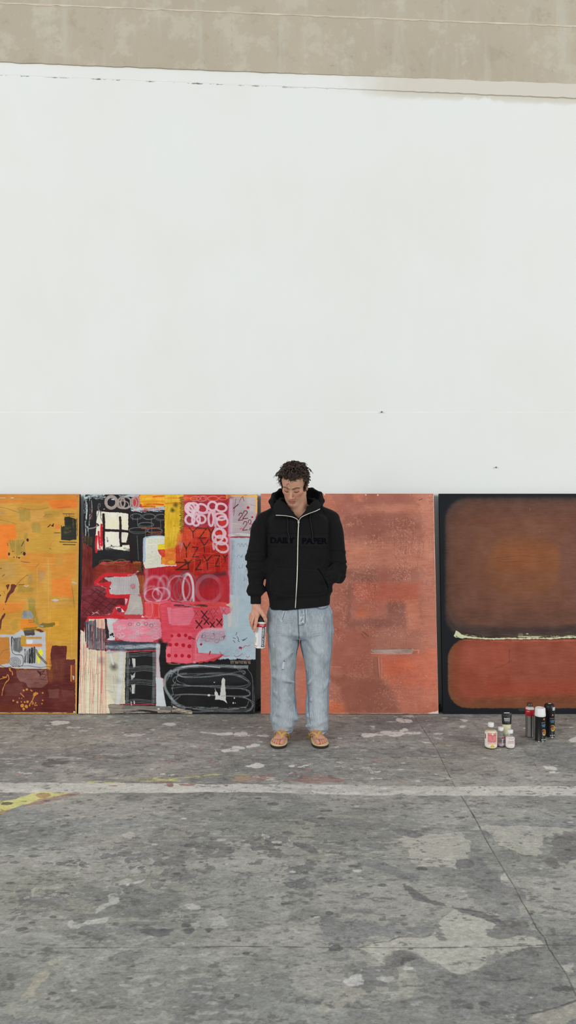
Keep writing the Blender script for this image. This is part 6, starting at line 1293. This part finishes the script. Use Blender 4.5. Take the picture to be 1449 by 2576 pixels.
for a, b, c in (((690, 1672, -.07), (735, 1640, -.09), .010), ((688, 1700, -.06), (740, 1716, -.075), .012), ((735, 1760, -.04), (690, 1742, -.04), .010), ((745, 1806, -.02), (700, 1795, -.045), .012), ((690, 1812, -.02), (730, 1826, -.04), .010), ((742, 1790, -.02), (718, 1740, -.055), .010), ((820, 1660, -.07), (775, 1720, -.055), .011), ((826, 1715, -.04), (782, 1760, -.045), .011), ((776, 1800, -.03), (820, 1812, -.03), .011), ((772, 1826, -.02), (806, 1818, -.045), .009), ((700, 1640, -.095), (705, 1760, -.055), .007), ((770, 1600, -.10), (800, 1640, -.09), .010)): J.cap(Q(*a), Q(*b), c, c*.8, k=.025)
# separate the thighs below the crotch
J.chain([Q(754, 1612, -.2), Q(756, 1625, -.2)], [.004, .006], op='sub', k=.01)
V, F = J.mesh(); del J
V = smooth_mesh(V, F, 2, .5); N = vnormals(V, F); S = proj(V); fr = np.clip(-N[:, 1]*2.2, 0, 1); V0 = V.copy()
L_ = S[:, 0] < 754.5
h = .0042*fbm3(V0, (10, 10, 5), 31, 2)+.0028*fbm3(V0+V0[:, [2, 0, 1]]*.6, (24, 24, 14), 32, 2)
wh = (S[:, 1] > 1548)*(S[:, 1] < 1604); wn = np.clip(fbm3(V0, (16, 16, 22), 37, 2)+.25, 0, 1)*np.clip(sst1(22, 8, np.abs(S[:, 0]-np.where(L_, 712, 798)+np.where(L_, -8, 8)))+.2, 0, 1); wh = wh*wn; h += wh*fr*.0010*np.sin(V0[:, 2]*430+np.where(L_, 1, -1)*V0[:, 0]*60+4*fbm3(V0, (9, 9, 9), 33, 1))
col = np.tile(np.array((150., 160., 167.)), (len(V), 1))
n1 = fbm3(V0, (13, 13, 5), 34, 3); n2 = fbm3(V0, (190, 190, 60), 35, 2); n3 = fbm3(V0, (60, 60, 30), 36, 2)
col += (n1*11)[:, None]; col += (n2*13+n3*8)[:, None]
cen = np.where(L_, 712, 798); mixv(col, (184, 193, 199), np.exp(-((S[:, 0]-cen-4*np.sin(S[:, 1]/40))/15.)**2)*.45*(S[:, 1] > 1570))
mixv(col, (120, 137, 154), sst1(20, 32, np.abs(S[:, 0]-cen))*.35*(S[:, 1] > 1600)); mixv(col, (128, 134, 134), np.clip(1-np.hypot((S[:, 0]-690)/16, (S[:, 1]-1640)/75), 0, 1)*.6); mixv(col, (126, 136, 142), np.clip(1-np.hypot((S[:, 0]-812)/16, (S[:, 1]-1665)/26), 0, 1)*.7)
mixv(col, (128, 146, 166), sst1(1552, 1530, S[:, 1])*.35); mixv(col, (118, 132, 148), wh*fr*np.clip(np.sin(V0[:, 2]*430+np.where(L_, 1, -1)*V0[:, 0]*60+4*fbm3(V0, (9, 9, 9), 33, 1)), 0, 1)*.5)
mixv(col, (196, 206, 212), sst1(1835, 1843, S[:, 1])*.5)
def jl(pts, w, c, a=.8, hh=0, sm=True):
    global h
    d = sd_line(S, spline(pts, 5) if sm and len(pts) > 2 else pts); m = (1-sst1(w*.5, w*.5+.7, d))*(N[:, 1] < .1); mixv(col, c, m*a); h = h+hh*m
NV = (66, 80, 100); LG = (206, 212, 216)
for q in ([(678, 1524), (684, 1531.5), (694, 1533.5), (702, 1530)], [(828, 1513), (822, 1527), (808, 1531), (795, 1527)]): jl(q, 1.4, NV, .8, -.001); jl([(x, y+2.5) for x, y in q], 1, (104, 118, 134), .7); jl([(x, y-1.5) for x, y in q], .8, LG, .6)
jl([(749, 1530), (750, 1560), (751, 1582), (752.5, 1606)], 1.6, (60, 72, 90), .85, -.0015); jl([(767, 1534), (768, 1556), (767, 1567), (760, 1572), (751, 1574)], 1.2, (80, 92, 108), .8, .0008)
jl([(763, 1534), (764, 1555), (762, 1564), (752, 1569)], .9, LG, .7); jl([(754, 1534), (754, 1566)], .9, LG, .6, .0); jl([(770, 1534), (771, 1558)], .8, LG, .5)
rs = np.random.RandomState(3)
for i in range(16): x, y = rs.uniform(755, 766), rs.uniform(1536, 1572); jl([(x, y), (x+rs.uniform(-2, 2), y+rs.uniform(1, 4))], 1.2, (84, 96, 112) if i % 2 else LG, .7)
jl([(752, 1606), (749.5, 1625), (746.5, 1655), (743.5, 1692), (741.5, 1740), (744, 1790)], 1.0, (92, 106, 124), .7); jl([(757, 1615), (762, 1648), (767, 1672), (771.5, 1705), (774, 1745), (777, 1790), (781, 1822)], 1.0, (92, 106, 124), .7)
for i in range(34):
    y = 1690+i*3.9
    if y < 1800: jl([(777.3+(y-1740)*.03, y), (775+(y-1740)*.03, y+1.6)], 1.1, (70, 84, 104), .45)
    if y < 1770: jl([(741.2, y), (739.5, y+1.6)], 1.1, (76, 90, 110), .35)
jl([(835.5, 1545), (836.5, 1570), (833.5, 1624), (829, 1685), (826, 1739), (824.5, 1802)], 1.0, (110, 126, 146), .7)
for i in range(56): y = 1545+i*5; jl([(np.interp(y, (1545, 1570, 1624, 1685, 1739, 1830), (836, 837, 834, 829, 826, 825))+.3, y), (np.interp(y, (1545, 1570, 1624, 1685, 1739, 1830), (836, 837, 834, 829, 826, 825))-.6, y+2)], 1.2, (96, 112, 140), .4)
jl([(675, 1600), (680, 1660), (683.5, 1700), (682, 1760), (681, 1800)], 1.0, (172, 180, 186), .6); jl([(696, 1640), (697.5, 1690), (696.5, 1745)], 1.6, (184, 191, 194), .3, .0008); jl([(687, 1737), (692, 1741), (697, 1744)], 1.6, (186, 194, 198), .35, .0006)
jl([(802, 1552), (808, 1640), (812, 1700)], .9, (170, 180, 188), .5); jl([(800, 1815), (806, 1740), (812, 1690)], .9, (186, 194, 200), .5)
jl([(713.5, 1666), (712.5, 1675), (711.3, 1683)], 3.4, (208, 214, 218), .8, -.001, False); jl([(711, 1668), (710.5, 1680)], 1.2, (196, 204, 210), .6, 0, False); jl([(714, 1663), (716, 1664)], 1.4, (60, 70, 84), .8, 0, False); jl([(710, 1685), (713, 1684.5)], 1.4, (70, 80, 92), .8, 0, False); jl([(687.5, 1618), (689, 1622), (690.5, 1628)], 1.5, (190, 198, 204), .6, -.0008, False)
jl([(718, 1535), (708.5, 1561)], 5.0, (206, 212, 216), .85, .0012, False); jl([(717.5, 1537), (709.5, 1560)], 3.0, (132, 146, 158), .95, 0, False); jl([(716, 1541), (711, 1556)], .8, (84, 96, 112), .8, 0, False)
for x0, x1, y0 in ((687, 734, 1838.5), (778, 824, 1838.5)):
    sag = lambda x: y0+(3.2*(1-((x-(x0+x1)/2)/((x1-x0)/2))**2) if x0 < 700 else -2.5*(1-((x-802)/24)**2)+2.5)*.6
    jl([(x, sag(x)) for x in np.linspace(x0, x1, 9)], 1.0, (74, 88, 106), .8, -.001); jl([(x, sag(x)+6) for x in np.linspace(x0, x1, 9)], 1.2, (224, 230, 234), .6)
    for x in np.arange(x0+1, x1, 3.1): jl([(x, sag(x)+.5), (x+.6, sag(x)+4.5)], 1.2, (104, 122, 146) if int(x) % 2 else (84, 100, 124), .6, 0, False)
V = V+N*h[:, None]
den = mat('washed_denim', rough=.85, attr='Col', spec=.2, bump=(1100, .3, .001))
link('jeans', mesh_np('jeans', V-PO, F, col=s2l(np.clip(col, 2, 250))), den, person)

# ---- flip-flops: footbed, outsole and thong strap
OUT = [(-.008, .0), (-.004, .018), (.010, .030), (.04, .036), (.09, .036), (.14, .043), (.19, .052), (.225, .052), (.252, .044), (.270, .026), (.2765, .004), (.272, -.018), (.258, -.036), (.235, -.049), (.20, -.056), (.15, -.052), (.10, -.042), (.05, -.037), (.012, -.031), (-.003, -.018)]
for (h0, d, m), L in zip(feet, (F1, F2)):
    out = spline(OUT+[OUT[0]], 4)[:-1]; n = len(out)
    ff = empty('flip_flop', tuple(h0-PO), person)
    def ring(sc_, z): cen = np.array((.13, 0)); q = cen+(out-cen)*sc_; return h0*0+d*q[:, :1]+m*q[:, 1:]+np.array((0, 0, z))
    def slab(levels, cap=True):
        V = np.vstack([ring(s, z) for s, z in levels]); bm = bmesh.new(); vs = [bm.verts.new(v) for v in V]
        for l in range(len(levels)-1):
            for i in range(n): j = (i+1) % n; bm.faces.new((vs[l*n+i], vs[l*n+j], vs[(l+1)*n+j], vs[(l+1)*n+i]))
        bm.faces.new(vs[:n][::-1]); bm.faces.new(vs[-n:]); return bm
    o = bm_link('outsole', slab([(.965, .0005), (.99, .003), (1.0, .010), (.995, .0165)]), [mat('outsole_rubber', (46, 38, 32), rough=.85, bump=(300, .5, .002)), mat('outsole_olive', (150, 138, 40), rough=.7)], ff)
    for pl in o.data.polygons:
        c = pl.center; a = float(np.dot((c.x, c.y, c.z), d))
        if a < .135 and len(pl.vertices) == 4: pl.material_index = 1
    bm_link('footbed', slab([(.985, .0166), (.992, .0195), (.985, SOLE+.0005)]), mat('footbed_sand', (206, 180, 142), rough=.8, var=(60, .06)), ff)
    T = lambda a, b, z: d*a+m*b+np.array((0, 0, z+SOLE))
    parts = []
    for s_, pts in ((1, [(.205, .0155, .008), (.196, .0165, .030), (.180, .020, .043), (.155, .031, .048), (.125, .040, .036), (.100, .043, .010), (.092, .042, -.004)]), (-1, [(.205, .0155, .008), (.196, .0150, .030), (.178, .006, .044), (.150, -.014, .052), (.122, -.034, .040), (.100, -.042, .014), (.092, -.042, -.004)])):
        c = spline(np.array([T(*q) for q in pts]), 8); t = np.linspace(0, 1, len(c)); w_ = np.interp(t, (0, .15, .4, .75, 1), (.0035, .0060, .0095, .0115, .0085))
        cen_ = T(.14, 0, .0); tn = np.gradient(c, axis=0); tn /= np.linalg.norm(tn, axis=1)[:, None]; rad = c-cen_; rad /= np.linalg.norm(rad, axis=1)[:, None]; b_ = np.cross(tn, rad); b_ /= np.linalg.norm(b_, axis=1)[:, None]; rd = np.cross(b_, tn)
        V = []; 
        for i in range(len(c)):
            for (u, v) in ((-1, -.15), (-.7, .35), (0, .5), (.7, .35), (1, -.15), (.6, -.5), (-.6, -.5)): V.append(c[i]+b_[i]*u*w_[i]+rd[i]*v*.006*np.sign(rd[i][2]+1e-6))
        F = [(i*7+k, i*7+(k+1) % 7, (i+1)*7+(k+1) % 7, (i+1)*7+k) for i in range(len(c)-1) for k in range(7)]
        parts.append((np.array(V), np.array(F)))
    V, F = join(parts); o = link('strap', mesh_np('strap', V, F), mat('strap_yellow', (196, 158, 92), rough=.6), ff)
# ================================================================== CANS, BOTTLES AND THE TUBE
def clear(name, tint, gloss):
    m = bpy.data.materials.new(name); m.use_nodes = True; nt = m.node_tree; nt.nodes.clear()
    o = nt.nodes.new('ShaderNodeOutputMaterial'); t = nt.nodes.new('ShaderNodeBsdfTransparent'); t.inputs[0].default_value = lin(*tint)
    g = nt.nodes.new('ShaderNodeBsdfGlossy'); g.inputs['Roughness'].default_value = .08; w = nt.nodes.new('ShaderNodeLayerWeight'); w.inputs['Blend'].default_value = .35; f = nt.nodes.new('ShaderNodeMapRange'); f.inputs['From Min'].default_value = .25; f.inputs['To Min'].default_value = .03; f.inputs['To Max'].default_value = gloss; nt.links.new(w.outputs['Facing'], f.inputs['Value'])
    x = nt.nodes.new('ShaderNodeMixShader'); nt.links.new(f.outputs[0], x.inputs[0]); nt.links.new(t.outputs[0], x.inputs[1]); nt.links.new(g.outputs[0], x.inputs[2]); nt.links.new(x.outputs[0], o.inputs[0]); return m
def wrap_text(txt, R, th0, width, z0, hgt, m, parent, vertical=False, lift=.0006, bold=.02, name='lettering'):
    """lettering printed round a cylinder; th0 = facing angle (0 = toward -Y), width/hgt in metres"""
    bm = text_mesh(txt, bold)
    bmesh.ops.subdivide_edges(bm, edges=[e for e in bm.edges if e.calc_length() > .08], cuts=2)
    for v in bm.verts:
        u, w = v.co.x, v.co.y
        if vertical: u, w = 1-w, u
        a = th0+(u-.5)*width/R; v.co = Vector(((R+lift)*math.sin(a), -(R+lift)*math.cos(a), z0+w*hgt))
    me = bpy.data.meshes.new(name); bm.to_mesh(me); bm.free(); return link(name, me, m, parent, smooth=False)
def patch(R, th0, width, z0, hgt, m, parent, name, lift=.0003, nseg=24, shape=None):
    V = []; F = []
    for i in range(nseg+1):
        u = i/nseg-.5; a = th0+u*width/R
        lo, hi = (0, 1) if shape is None else shape(u)
        for w in (lo, hi): V.append(((R+lift)*math.sin(a), -(R+lift)*math.cos(a), z0+w*hgt))
    for i in range(nseg): F.append((2*i, 2*i+2, 2*i+3, 2*i+1))
    return link(name, mesh_np(name, np.array(V), np.array(F)), m, parent)
def ribbon(R, th0, pts, w, zc, m, parent, name, lift=.0008):       # painted curve on a cylinder; pts in metres (u, z)
    c = spline(pts, 8) if len(pts) > 2 else np.array(pts, float); w = np.ones(len(c))*w if np.isscalar(w) else np.interp(np.linspace(0, 1, len(c)), np.linspace(0, 1, len(w)), w)
    t = np.gradient(c, axis=0); t /= np.linalg.norm(t, axis=1)[:, None]+1e-9; n = np.stack([-t[:, 1], t[:, 0]], 1); V = []
    for s in (-1, 1):
        q = c+n*(s*w/2)[:, None]; a = th0+q[:, 0]/R; V.append(np.stack([(R+lift)*np.sin(a), -(R+lift)*np.cos(a), zc+q[:, 1]], 1))
    k = len(c); V = np.vstack(V); F = np.array([(i, i+1, k+i+1, k+i) for i in range(k-1)])
    return (V, F)
def lathe_part(name, prof, m, parent, seg=48, bev=None):
    V, F = lathe(prof, seg); return link(name, mesh_np(name, V, F), m, parent)
def place(px, py, r): # centre of a round base whose front edge was measured at (px, py)
    x, y = G(px, py); return ((px-CX)*(y+r)/FPX, y+r, 0)
WHT = mat('plastic_white', (226, 226, 224), rough=.4); BLKP = mat('plastic_black', (20, 20, 22), rough=.4); STEEL = mat('brushed_steel', (150, 148, 145), rough=.28, metal=.9)
WTX = mat('print_white', (214, 214, 214), rough=.6); RED = mat('print_red', (190, 34, 44), rough=.45); BTX = mat('print_black', (26, 26, 32), rough=.6); GTX = mat('print_grey', (110, 110, 114), rough=.6)

# ---- varnish can in the hand
ct = empty('spray_can', tuple(P(653.9, 1629.5, 4.872)))
ct.rotation_euler = (math.radians(-2), math.radians(2.1), 0)
tag(ct, 'white acrylic varnish spray can with black cap held low in one hand', 'spray can')
Rv = .0345
lathe_part('can_body', [(0, .002), (Rv-.006, .001), (Rv-.002, 0), (Rv, .003), (Rv, .0055), (Rv-.001, .0075), (Rv-.0005, .160), (Rv-.0015, .164), (Rv-.003, .1665), (Rv-.007, .169), (0, .170)], mat('can_white', (232, 230, 224), rough=.3), ct)
lathe_part('base_rim', [(Rv-.004, -.001), (Rv-.0008, -.001), (Rv+.0008, .001), (Rv+.0010, .004), (Rv-.0006, .0062)], mat('rim_silver', (190, 188, 184), rough=.35, metal=.5), ct)
lathe_part('cap', [(Rv-.006, .168), (Rv-.0075, .171), (Rv-.0085, .190), (Rv-.0110, .200), (Rv-.016, .2045), (0, .2060)], BLKP, ct)
lathe_part('red_band', [(Rv-.0001, .1360), (Rv+.0003, .1363), (Rv+.0003, .1582), (Rv-.0003, .1588)], RED, ct)
lathe_part('orange_band', [(Rv-.0004, .0120), (Rv+.0001, .0123), (Rv+.0001, .0165), (Rv-.0004, .0168)], mat('print_orange', (206, 130, 70), rough=.5), ct)
patch(Rv, math.radians(-10), .021, .012, .124, mat('print_pale_grey', (200, 204, 212), rough=.5), ct, 'grey_panel')
patch(Rv, math.radians(34), .0225, .009, .127, mat('print_navy', (30, 38, 54), rough=.5), ct, 'navy_panel')
wrap_text('ACRYLIC VARNISH', Rv, math.radians(30), .0135, .012, .120, WTX, ct, vertical=True, lift=.0009, bold=.03)
wrap_text('amsterdam', Rv, math.radians(16), .030, .1485, .0068, WTX, ct, bold=.03); wrap_text('114', Rv, math.radians(22), .010, .1385, .0068, WTX, ct, bold=.03)
wrap_text('VERNIS ACRYLIQUE', Rv, math.radians(66), .006, .075, .056, BTX, ct, vertical=True)
patch(Rv, math.radians(-62), .018, .035, .035, mat('print_beige', (206, 200, 180), rough=.6), ct, 'small_print_block')

# ---- two swirl cans
def swirl_can(px, py, Rr, Hb, cap_m, label, capname, cap_prof, th, group=None):
    o = empty('spray_can', place(px, py, Rr)); tag(o, label, 'spray can')
    lathe_part('can_body', [(0, .003), (Rr-.004, .002), (Rr-.001, 0), (Rr, .003), (Rr, .0045), (Rr-.001, .0065), (Rr-.0008, Hb-.006), (Rr, Hb-.004), (Rr, Hb-.002), (Rr-.003, Hb), (0, Hb+.001)], mat('can_black', (22, 22, 26), rough=.35), o)
    lathe_part('base_rim', [(Rr-.003, .0001), (Rr+.0004, .0005), (Rr+.0007, .003), (Rr-.0004, .0055)], STEEL, o)
    lathe_part('cap', cap_prof, cap_m, o)
    for txt, w, z, h, m in (('SPRAY', .034, Hb*.74, .0085, mat('print_mid_grey', (120, 118, 120), rough=.5)), ('UNIVERSAL', .034, Hb*.66, .0065, mat('print_light_blue', (110, 176, 214), rough=.5)), ('ENAMEL', .024, Hb*.605, .0065, mat('print_blue_two', (96, 160, 200), rough=.5))): wrap_text(txt, Rr, th, w, z, h, m, o)
    t = np.linspace(0, 1, 26)
    def sw(r0, r1, a0, turns, w, colr, zc=Hb*.36, dz=.0):
        a = a0+turns*6.283*t; r = r0+(r1-r0)*t; V, F = ribbon(Rr, th, np.stack([r*np.cos(a), r*np.sin(a)], 1)[::2], w, zc, None, None, '', .0008+dz); return link('swirl_print', mesh_np('swirl_print', V, F), mat('swirl_paint', colr, rough=.45), o)
    sw(.003, .020, 1.0, .95, [.002, .0045, .005, .003], (96, 112, 176)); sw(.004, .026, 2.6, -.95+1.9, [.002, .006, .006, .0015], (232, 196, 60), dz=.0002); sw(.002, .014, 4.2, .85, [.002, .005, .005, .002], (214, 126, 56), dz=.0004); sw(.001, .009, .6, .8, [.002, .004, .002], (112, 150, 76), dz=.0006); sw(.006, .023, 5.2, .6, [.001, .003, .001], (196, 90, 60), dz=.0005)
    for i in range(3):
        u = (i-1)*.0125; V, F = ribbon(Rr, th, [(u-.0042, .013+.0042), (u+.0042, .013+.0042)], .001, 0, None, None, '')
        V = np.array([((Rr+.0007)*math.sin(th+(u+a)/Rr), -(Rr+.0007)*math.cos(th+(u+a)/Rr), .0175+b) for a, b in ((-.0046, 0), (0, -.0046), (.0046, 0), (0, .0046))]); link('hazard_mark', mesh_np('hazard_mark', V, np.array([(0, 1, 2, 3)])), WTX, o, smooth=False)
    V, F = ribbon(Rr, th, [(-.008, -.001), (0, -.003), (.008, 0), (.004, .004)], [.001, .0035, .003, .001], Hb*.90, None, None, ''); link('flame_mark', mesh_np('flame_mark', V, F), mat('print_flame', (214, 100, 50), rough=.5), o); patch(Rr, th, .006, Hb*.905, .004, mat('print_cream', (230, 220, 190)), o, 'emblem', lift=.001)
    return o
Rr = .0335
o = swirl_can(1358.8, 1868, Rr, .166, WHT, 'black spray can with yellow swirl and white cap, in front of the other two cans', '', [(Rr-.001, .163), (Rr+.0012, .167), (Rr+.0015, .176), (Rr+.0006, .179), (Rr-.001, .212), (Rr-.003, .2165), (Rr-.006, .218), (Rr-.012, .217), (Rr-.014, .2155), (.004, .2155), (.003, .217), (0, .217)], math.radians(24))
o2 = swirl_can(1382.5, 1857, Rr, .168, BLKP, 'black spray can with yellow swirl and stickered black cap, rightmost can', '', [(Rr-.001, .166), (Rr+.0012, .170), (Rr+.0018, .178), (Rr+.0006, .206), (Rr-.004, .2155), (Rr-.010, .218), (0, .219)], math.radians(14))
patch(Rr+.0015, math.radians(34), .0245, .182, .021, mat('sticker_white', (206, 208, 210), rough=.6), o2, 'cap_sticker'); wrap_text('7243', Rr+.0020, math.radians(34), .010, .188, .006, GTX, o2)
V, F = box(-.009, .009, -.007, .007, .2192, .2198); link('top_sticker', mesh_np('top_sticker', V, F), WTX, o2, smooth=False)
# ---- steel can with a red band
Rs = .0292
o = empty('spray_can', place(1333, 1855.5, Rs)); tag(o, 'bare metal spray can with a red band and clear grey cap, leftmost can', 'spray can')
lathe_part('can_body', [(0, .003), (Rs-.003, .001), (Rs, .0005), (Rs+.0006, .003), (Rs-.0004, .006), (Rs, .150)], STEEL, o)
lathe_part('red_band', [(Rs-.0001, .1410), (Rs+.0004, .1413), (Rs+.0004, .1800), (Rs-.001, .1835)], RED, o)
lathe_part('shoulder', [(Rs, .178), (Rs-.001, .185), (Rs-.005, .192), (Rs-.010, .1965), (Rs-.0125, .198), (0, .1985)], mat('can_cream', (206, 202, 190), rough=.4), o)
lathe_part('cap', [(.0195, .1975), (.0200, .199), (.0190, .2185), (.0165, .222), (0, .2225)], clear('smoky_cap', (206, 206, 212), .5), o); lathe_part('nozzle', [(.0, .198), (.006, .199), (.006, .210), (.0035, .2125), (0, .213)], GTX, o)
wrap_text('amsterdam', Rs, math.radians(-42), .020, .168, .006, WTX, o, bold=.03); patch(Rs, math.radians(38), .016, .146, .022, mat('print_dusty_red', (150, 70, 84), rough=.5), o, 'label_block', lift=.0007)
for z in (.012, .020, .028, .038): wrap_text('IIIIIII', Rs, math.radians(30), .010, z, .005, GTX, o)
# ---- medium bottles
GL = clear('clear_bottle', (246, 246, 245), .45)
def bottle(px, py, R, Hs, cap_r, cap_h, H, liquid, label_col, label, texts, lz0, lz1, cap_m=WHT, th=0, liq_h=None, yellow=None, lw=None):
    o = empty('bottle', place(px, py, R)); tag(o, label, 'bottle')
    nr = cap_r*.82; body = [(0, .004), (R*.7, .003), (R-.002, .0008), (R, .004), (R, Hs*.86), (R-.002, Hs*.93), (R*.72, Hs*1.02), (nr+.001, Hs*1.13), (nr, Hs*1.16), (nr, H-cap_h+.002)]
    lathe_part('glass', body, GL, o)
    lh = liq_h or Hs*.95
    inner = [(0, .0055), (R*.7, .0045), (R-.0035, .006), (R-.0018, .009), (R-.0018, min(lh, Hs*.86))]
    if lh > Hs*.86: inner += [(R-.004, Hs*.93)]
    inner += [(0, inner[-1][1]+.0002)]
    lathe_part('liquid', inner, mat('medium_liquid', liquid, rough=.3, spec=.3), o)
    n = 10; cp = [(cap_r*.95, H-cap_h), (cap_r, H-cap_h+.002), (cap_r, H-.003), (cap_r-.001, H-.0008), (cap_r-.003, H), (0, H)]
    V, F = lathe(cp, 60); rr_ = np.hypot(V[:, 0], V[:, 1]); an = np.arctan2(V[:, 1], V[:, 0]); g = 1+.018*np.sign(np.sin(an*30))*(rr_ > cap_r*.9); V[:, 0] *= g; V[:, 1] *= g; link('cap', mesh_np('cap', V, F), cap_m, o)
    lw = lw or R*3.6
    patch(R, th, lw, lz0, lz1-lz0, mat('bottle_label', label_col, rough=.6), o, 'label', lift=.0004, nseg=40)
    for (tx, w, z, h, m) in texts: wrap_text(tx, R, th, w, z, h, m, o, lift=.0012, name='lettering')
    return o
PKT = mat('print_pink_text', (150, 84, 92)); GYT = mat('print_soft_grey', (150, 140, 142)); CRT = mat('print_crimson', (150, 40, 70))
Rb = .0378
b1 = bottle(1235, 1886, Rb, .118, .0185, .0255, .1605, (242, 235, 200), (236, 230, 220), 'tallest clear bottle of pale yellow medium with a pink label and white cap', [('YELLOWED MEDIUM', .050, .086, .0045, PKT), ('MATT', .014, .076, .0045, PKT), ('012', .012, .066, .0045, PKT), ('mat medium 0250', .040, .055, .003, GYT), ('acrylic colour', .036, .050, .003, GYT), ('kunst medium', .036, .045, .003, GYT)], .014, .106, th=0, liq_h=.110)
patch(Rb, 0, .062, .046, .058, mat('label_pink', (226, 134, 132), rough=.6), b1, 'pink_panel', lift=.0007); patch(Rb, 0, .062, .032, .015, mat('label_blush', (232, 186, 178), rough=.6), b1, 'blush_panel', lift=.0007)
V = np.array([((Rb+.0015)*math.sin(u/Rb), -(Rb+.0015)*math.cos(u/Rb), .0965+w) for u, w in ((-.0075, 0), (0, -.0075), (.0075, 0), (0, .0075))]); link('diamond_logo', mesh_np('diamond_logo', V, np.array([(0, 1, 2, 3)])), WTX, b1, smooth=False)
patch(Rb, .0, .030, .015, .017, mat('label_yellow', (232, 200, 60), rough=.6), b1, 'yellow_mark', lift=.0009, shape=lambda u: (0, max(.1, 1-4*u*u))); wrap_text('100 ml', Rb, 0, .022, .019, .005, mat('print_ochre', (170, 140, 40)), b1, lift=.0014)
patch(Rb, math.radians(-76), .010, .062, .030, mat('label_brown', (130, 60, 50), rough=.6), b1, 'brown_side_mark', lift=.0008)
Rb2 = .0272
b2 = bottle(1260, 1881, Rb2, .079, .0180, .0215, .1235, (204, 184, 194), (212, 200, 208), 'small clear bottle with purple and white label, behind and between the other two bottles', [('GEL', .01, .060, .004, WTX)], .018, .068, th=math.radians(34), liq_h=.024, lw=.034)
patch(Rb2, math.radians(34), .034, .056, .011, mat('label_magenta', (150, 50, 90), rough=.6), b2, 'magenta_band', lift=.0008)
for i in range(9): patch(Rb2, math.radians(34)+(-.012+i*.0026)/Rb2, .0012, .026, .026, BTX if i % 3 else GTX, b2, 'bar_code', lift=.0010, nseg=2)
Rb3 = .0275
b3 = bottle(1283.2, 1885.5, Rb3, .079, .0185, .0215, .1175, (236, 230, 230), (236, 226, 224), 'small clear bottle with white and crimson label, front right of the bottles', [('AMSTERDAM', .034, .0645, .0038, CRT), ('vernis acrylique', .030, .054, .0026, GYT), ('varnish', .024, .049, .0026, GYT), ('matt 115', .026, .044, .0026, GYT), ('acrylic', .028, .039, .0026, GYT), ('75 ml', .014, .019, .004, GYT)], .014, .072, th=0, liq_h=.072)
patch(Rb3, 0, .046, .033, .022, mat('label_warm', (214, 200, 192), rough=.6), b3, 'text_panel', lift=.0006)
# ---- acrylic paint tube standing on its cap
tx, ty, _ = place(1274.5, 1869, .014)
tb = empty('paint_tube', (tx, ty, 0)); tag(tb, 'black and cream acrylic paint tube standing on its cap behind the bottles', 'paint tube')
lathe_part('cap', [(0, .0), (.0145, .0), (.0155, .002), (.0145, .026), (.0135, .028), (0, .028)], BLKP, tb)
def tube_ring(z): 
    t = (z-.034)/(.196-.034); a = .0225+(.0345-.0225)*t; b = .0225*(1-t)**.8+.0015; return a, b
zs_ = [.029, .031, .034]+list(np.linspace(.036, .186, 24))+[.188, .1885, .196]; n = 40
V = []; F = []; 
for z in zs_:
    a, b = (.012, .012) if z < .030 else ((.018, .018) if z < .033 else tube_ring(min(z, .1955)))
    if z > .187: b = .0022
    for k in range(n): t = 2*math.pi*k/n; V.append((a*math.cos(t), b*math.sin(t), z))
for i in range(len(zs_)-1):
    for k in range(n): F.append((i*n+k, i*n+(k+1) % n, (i+1)*n+(k+1) % n, (i+1)*n+k))
V = np.array(V); cz = V[:, 2]; colt = np.tile(np.array((22., 22., 25.)), (len(V), 1))
colt[cz < .118] = (222, 216, 176); colt[cz < .062] = (190, 188, 176); colt[cz < .034] = (200, 198, 190)
V2 = V.copy(); me = mesh_np('tube_body', V, np.array(F), col=s2l(colt)); ob = link('tube_body', me, mat('tube_plastic', rough=.35, attr='Col'), tb)
def tube_text(txt, w, z, h, m):
    bm = text_mesh(txt, .03); bmesh.ops.subdivide_edges(bm, edges=[e for e in bm.edges if e.calc_length() > .08], cuts=2)
    for v in bm.verts:
        zz = z+v.co.y*h; a, b = tube_ring(zz); x = (v.co.x-.5)*w; v.co = Vector((x, -b*math.sqrt(max(.0, 1-(x/a)**2))-.0012, zz))
    me = bpy.data.meshes.new('lettering'); bm.to_mesh(me); bm.free(); link('lettering', me, m, tb, smooth=False)
tube_text('BASICS', .036, .150, .010, WTX); tube_text('ACRYLIC', .036, .139, .008, WTX); tube_text('acrylique', .030, .128, .006, GTX)
c = [(-.022, .178), (-.014, .171), (-.004, .176), (.006, .169), (.014, .176), (.024, .184)]
q = []
for x, z in spline(c, 6): a, b = tube_ring(z); q.append((x, -b*math.sqrt(max(0, 1-(x/a)**2))-.0010, z))
V, F = tube(q, .0009, 4); link('script_flourish', mesh_np('script_flourish', V, F), GTX, tb)
V, F = box(-.018, .018, -.0034, -.0028, .1895, .1935); link('crimp_print', mesh_np('crimp_print', V, F), WTX, tb, smooth=False)
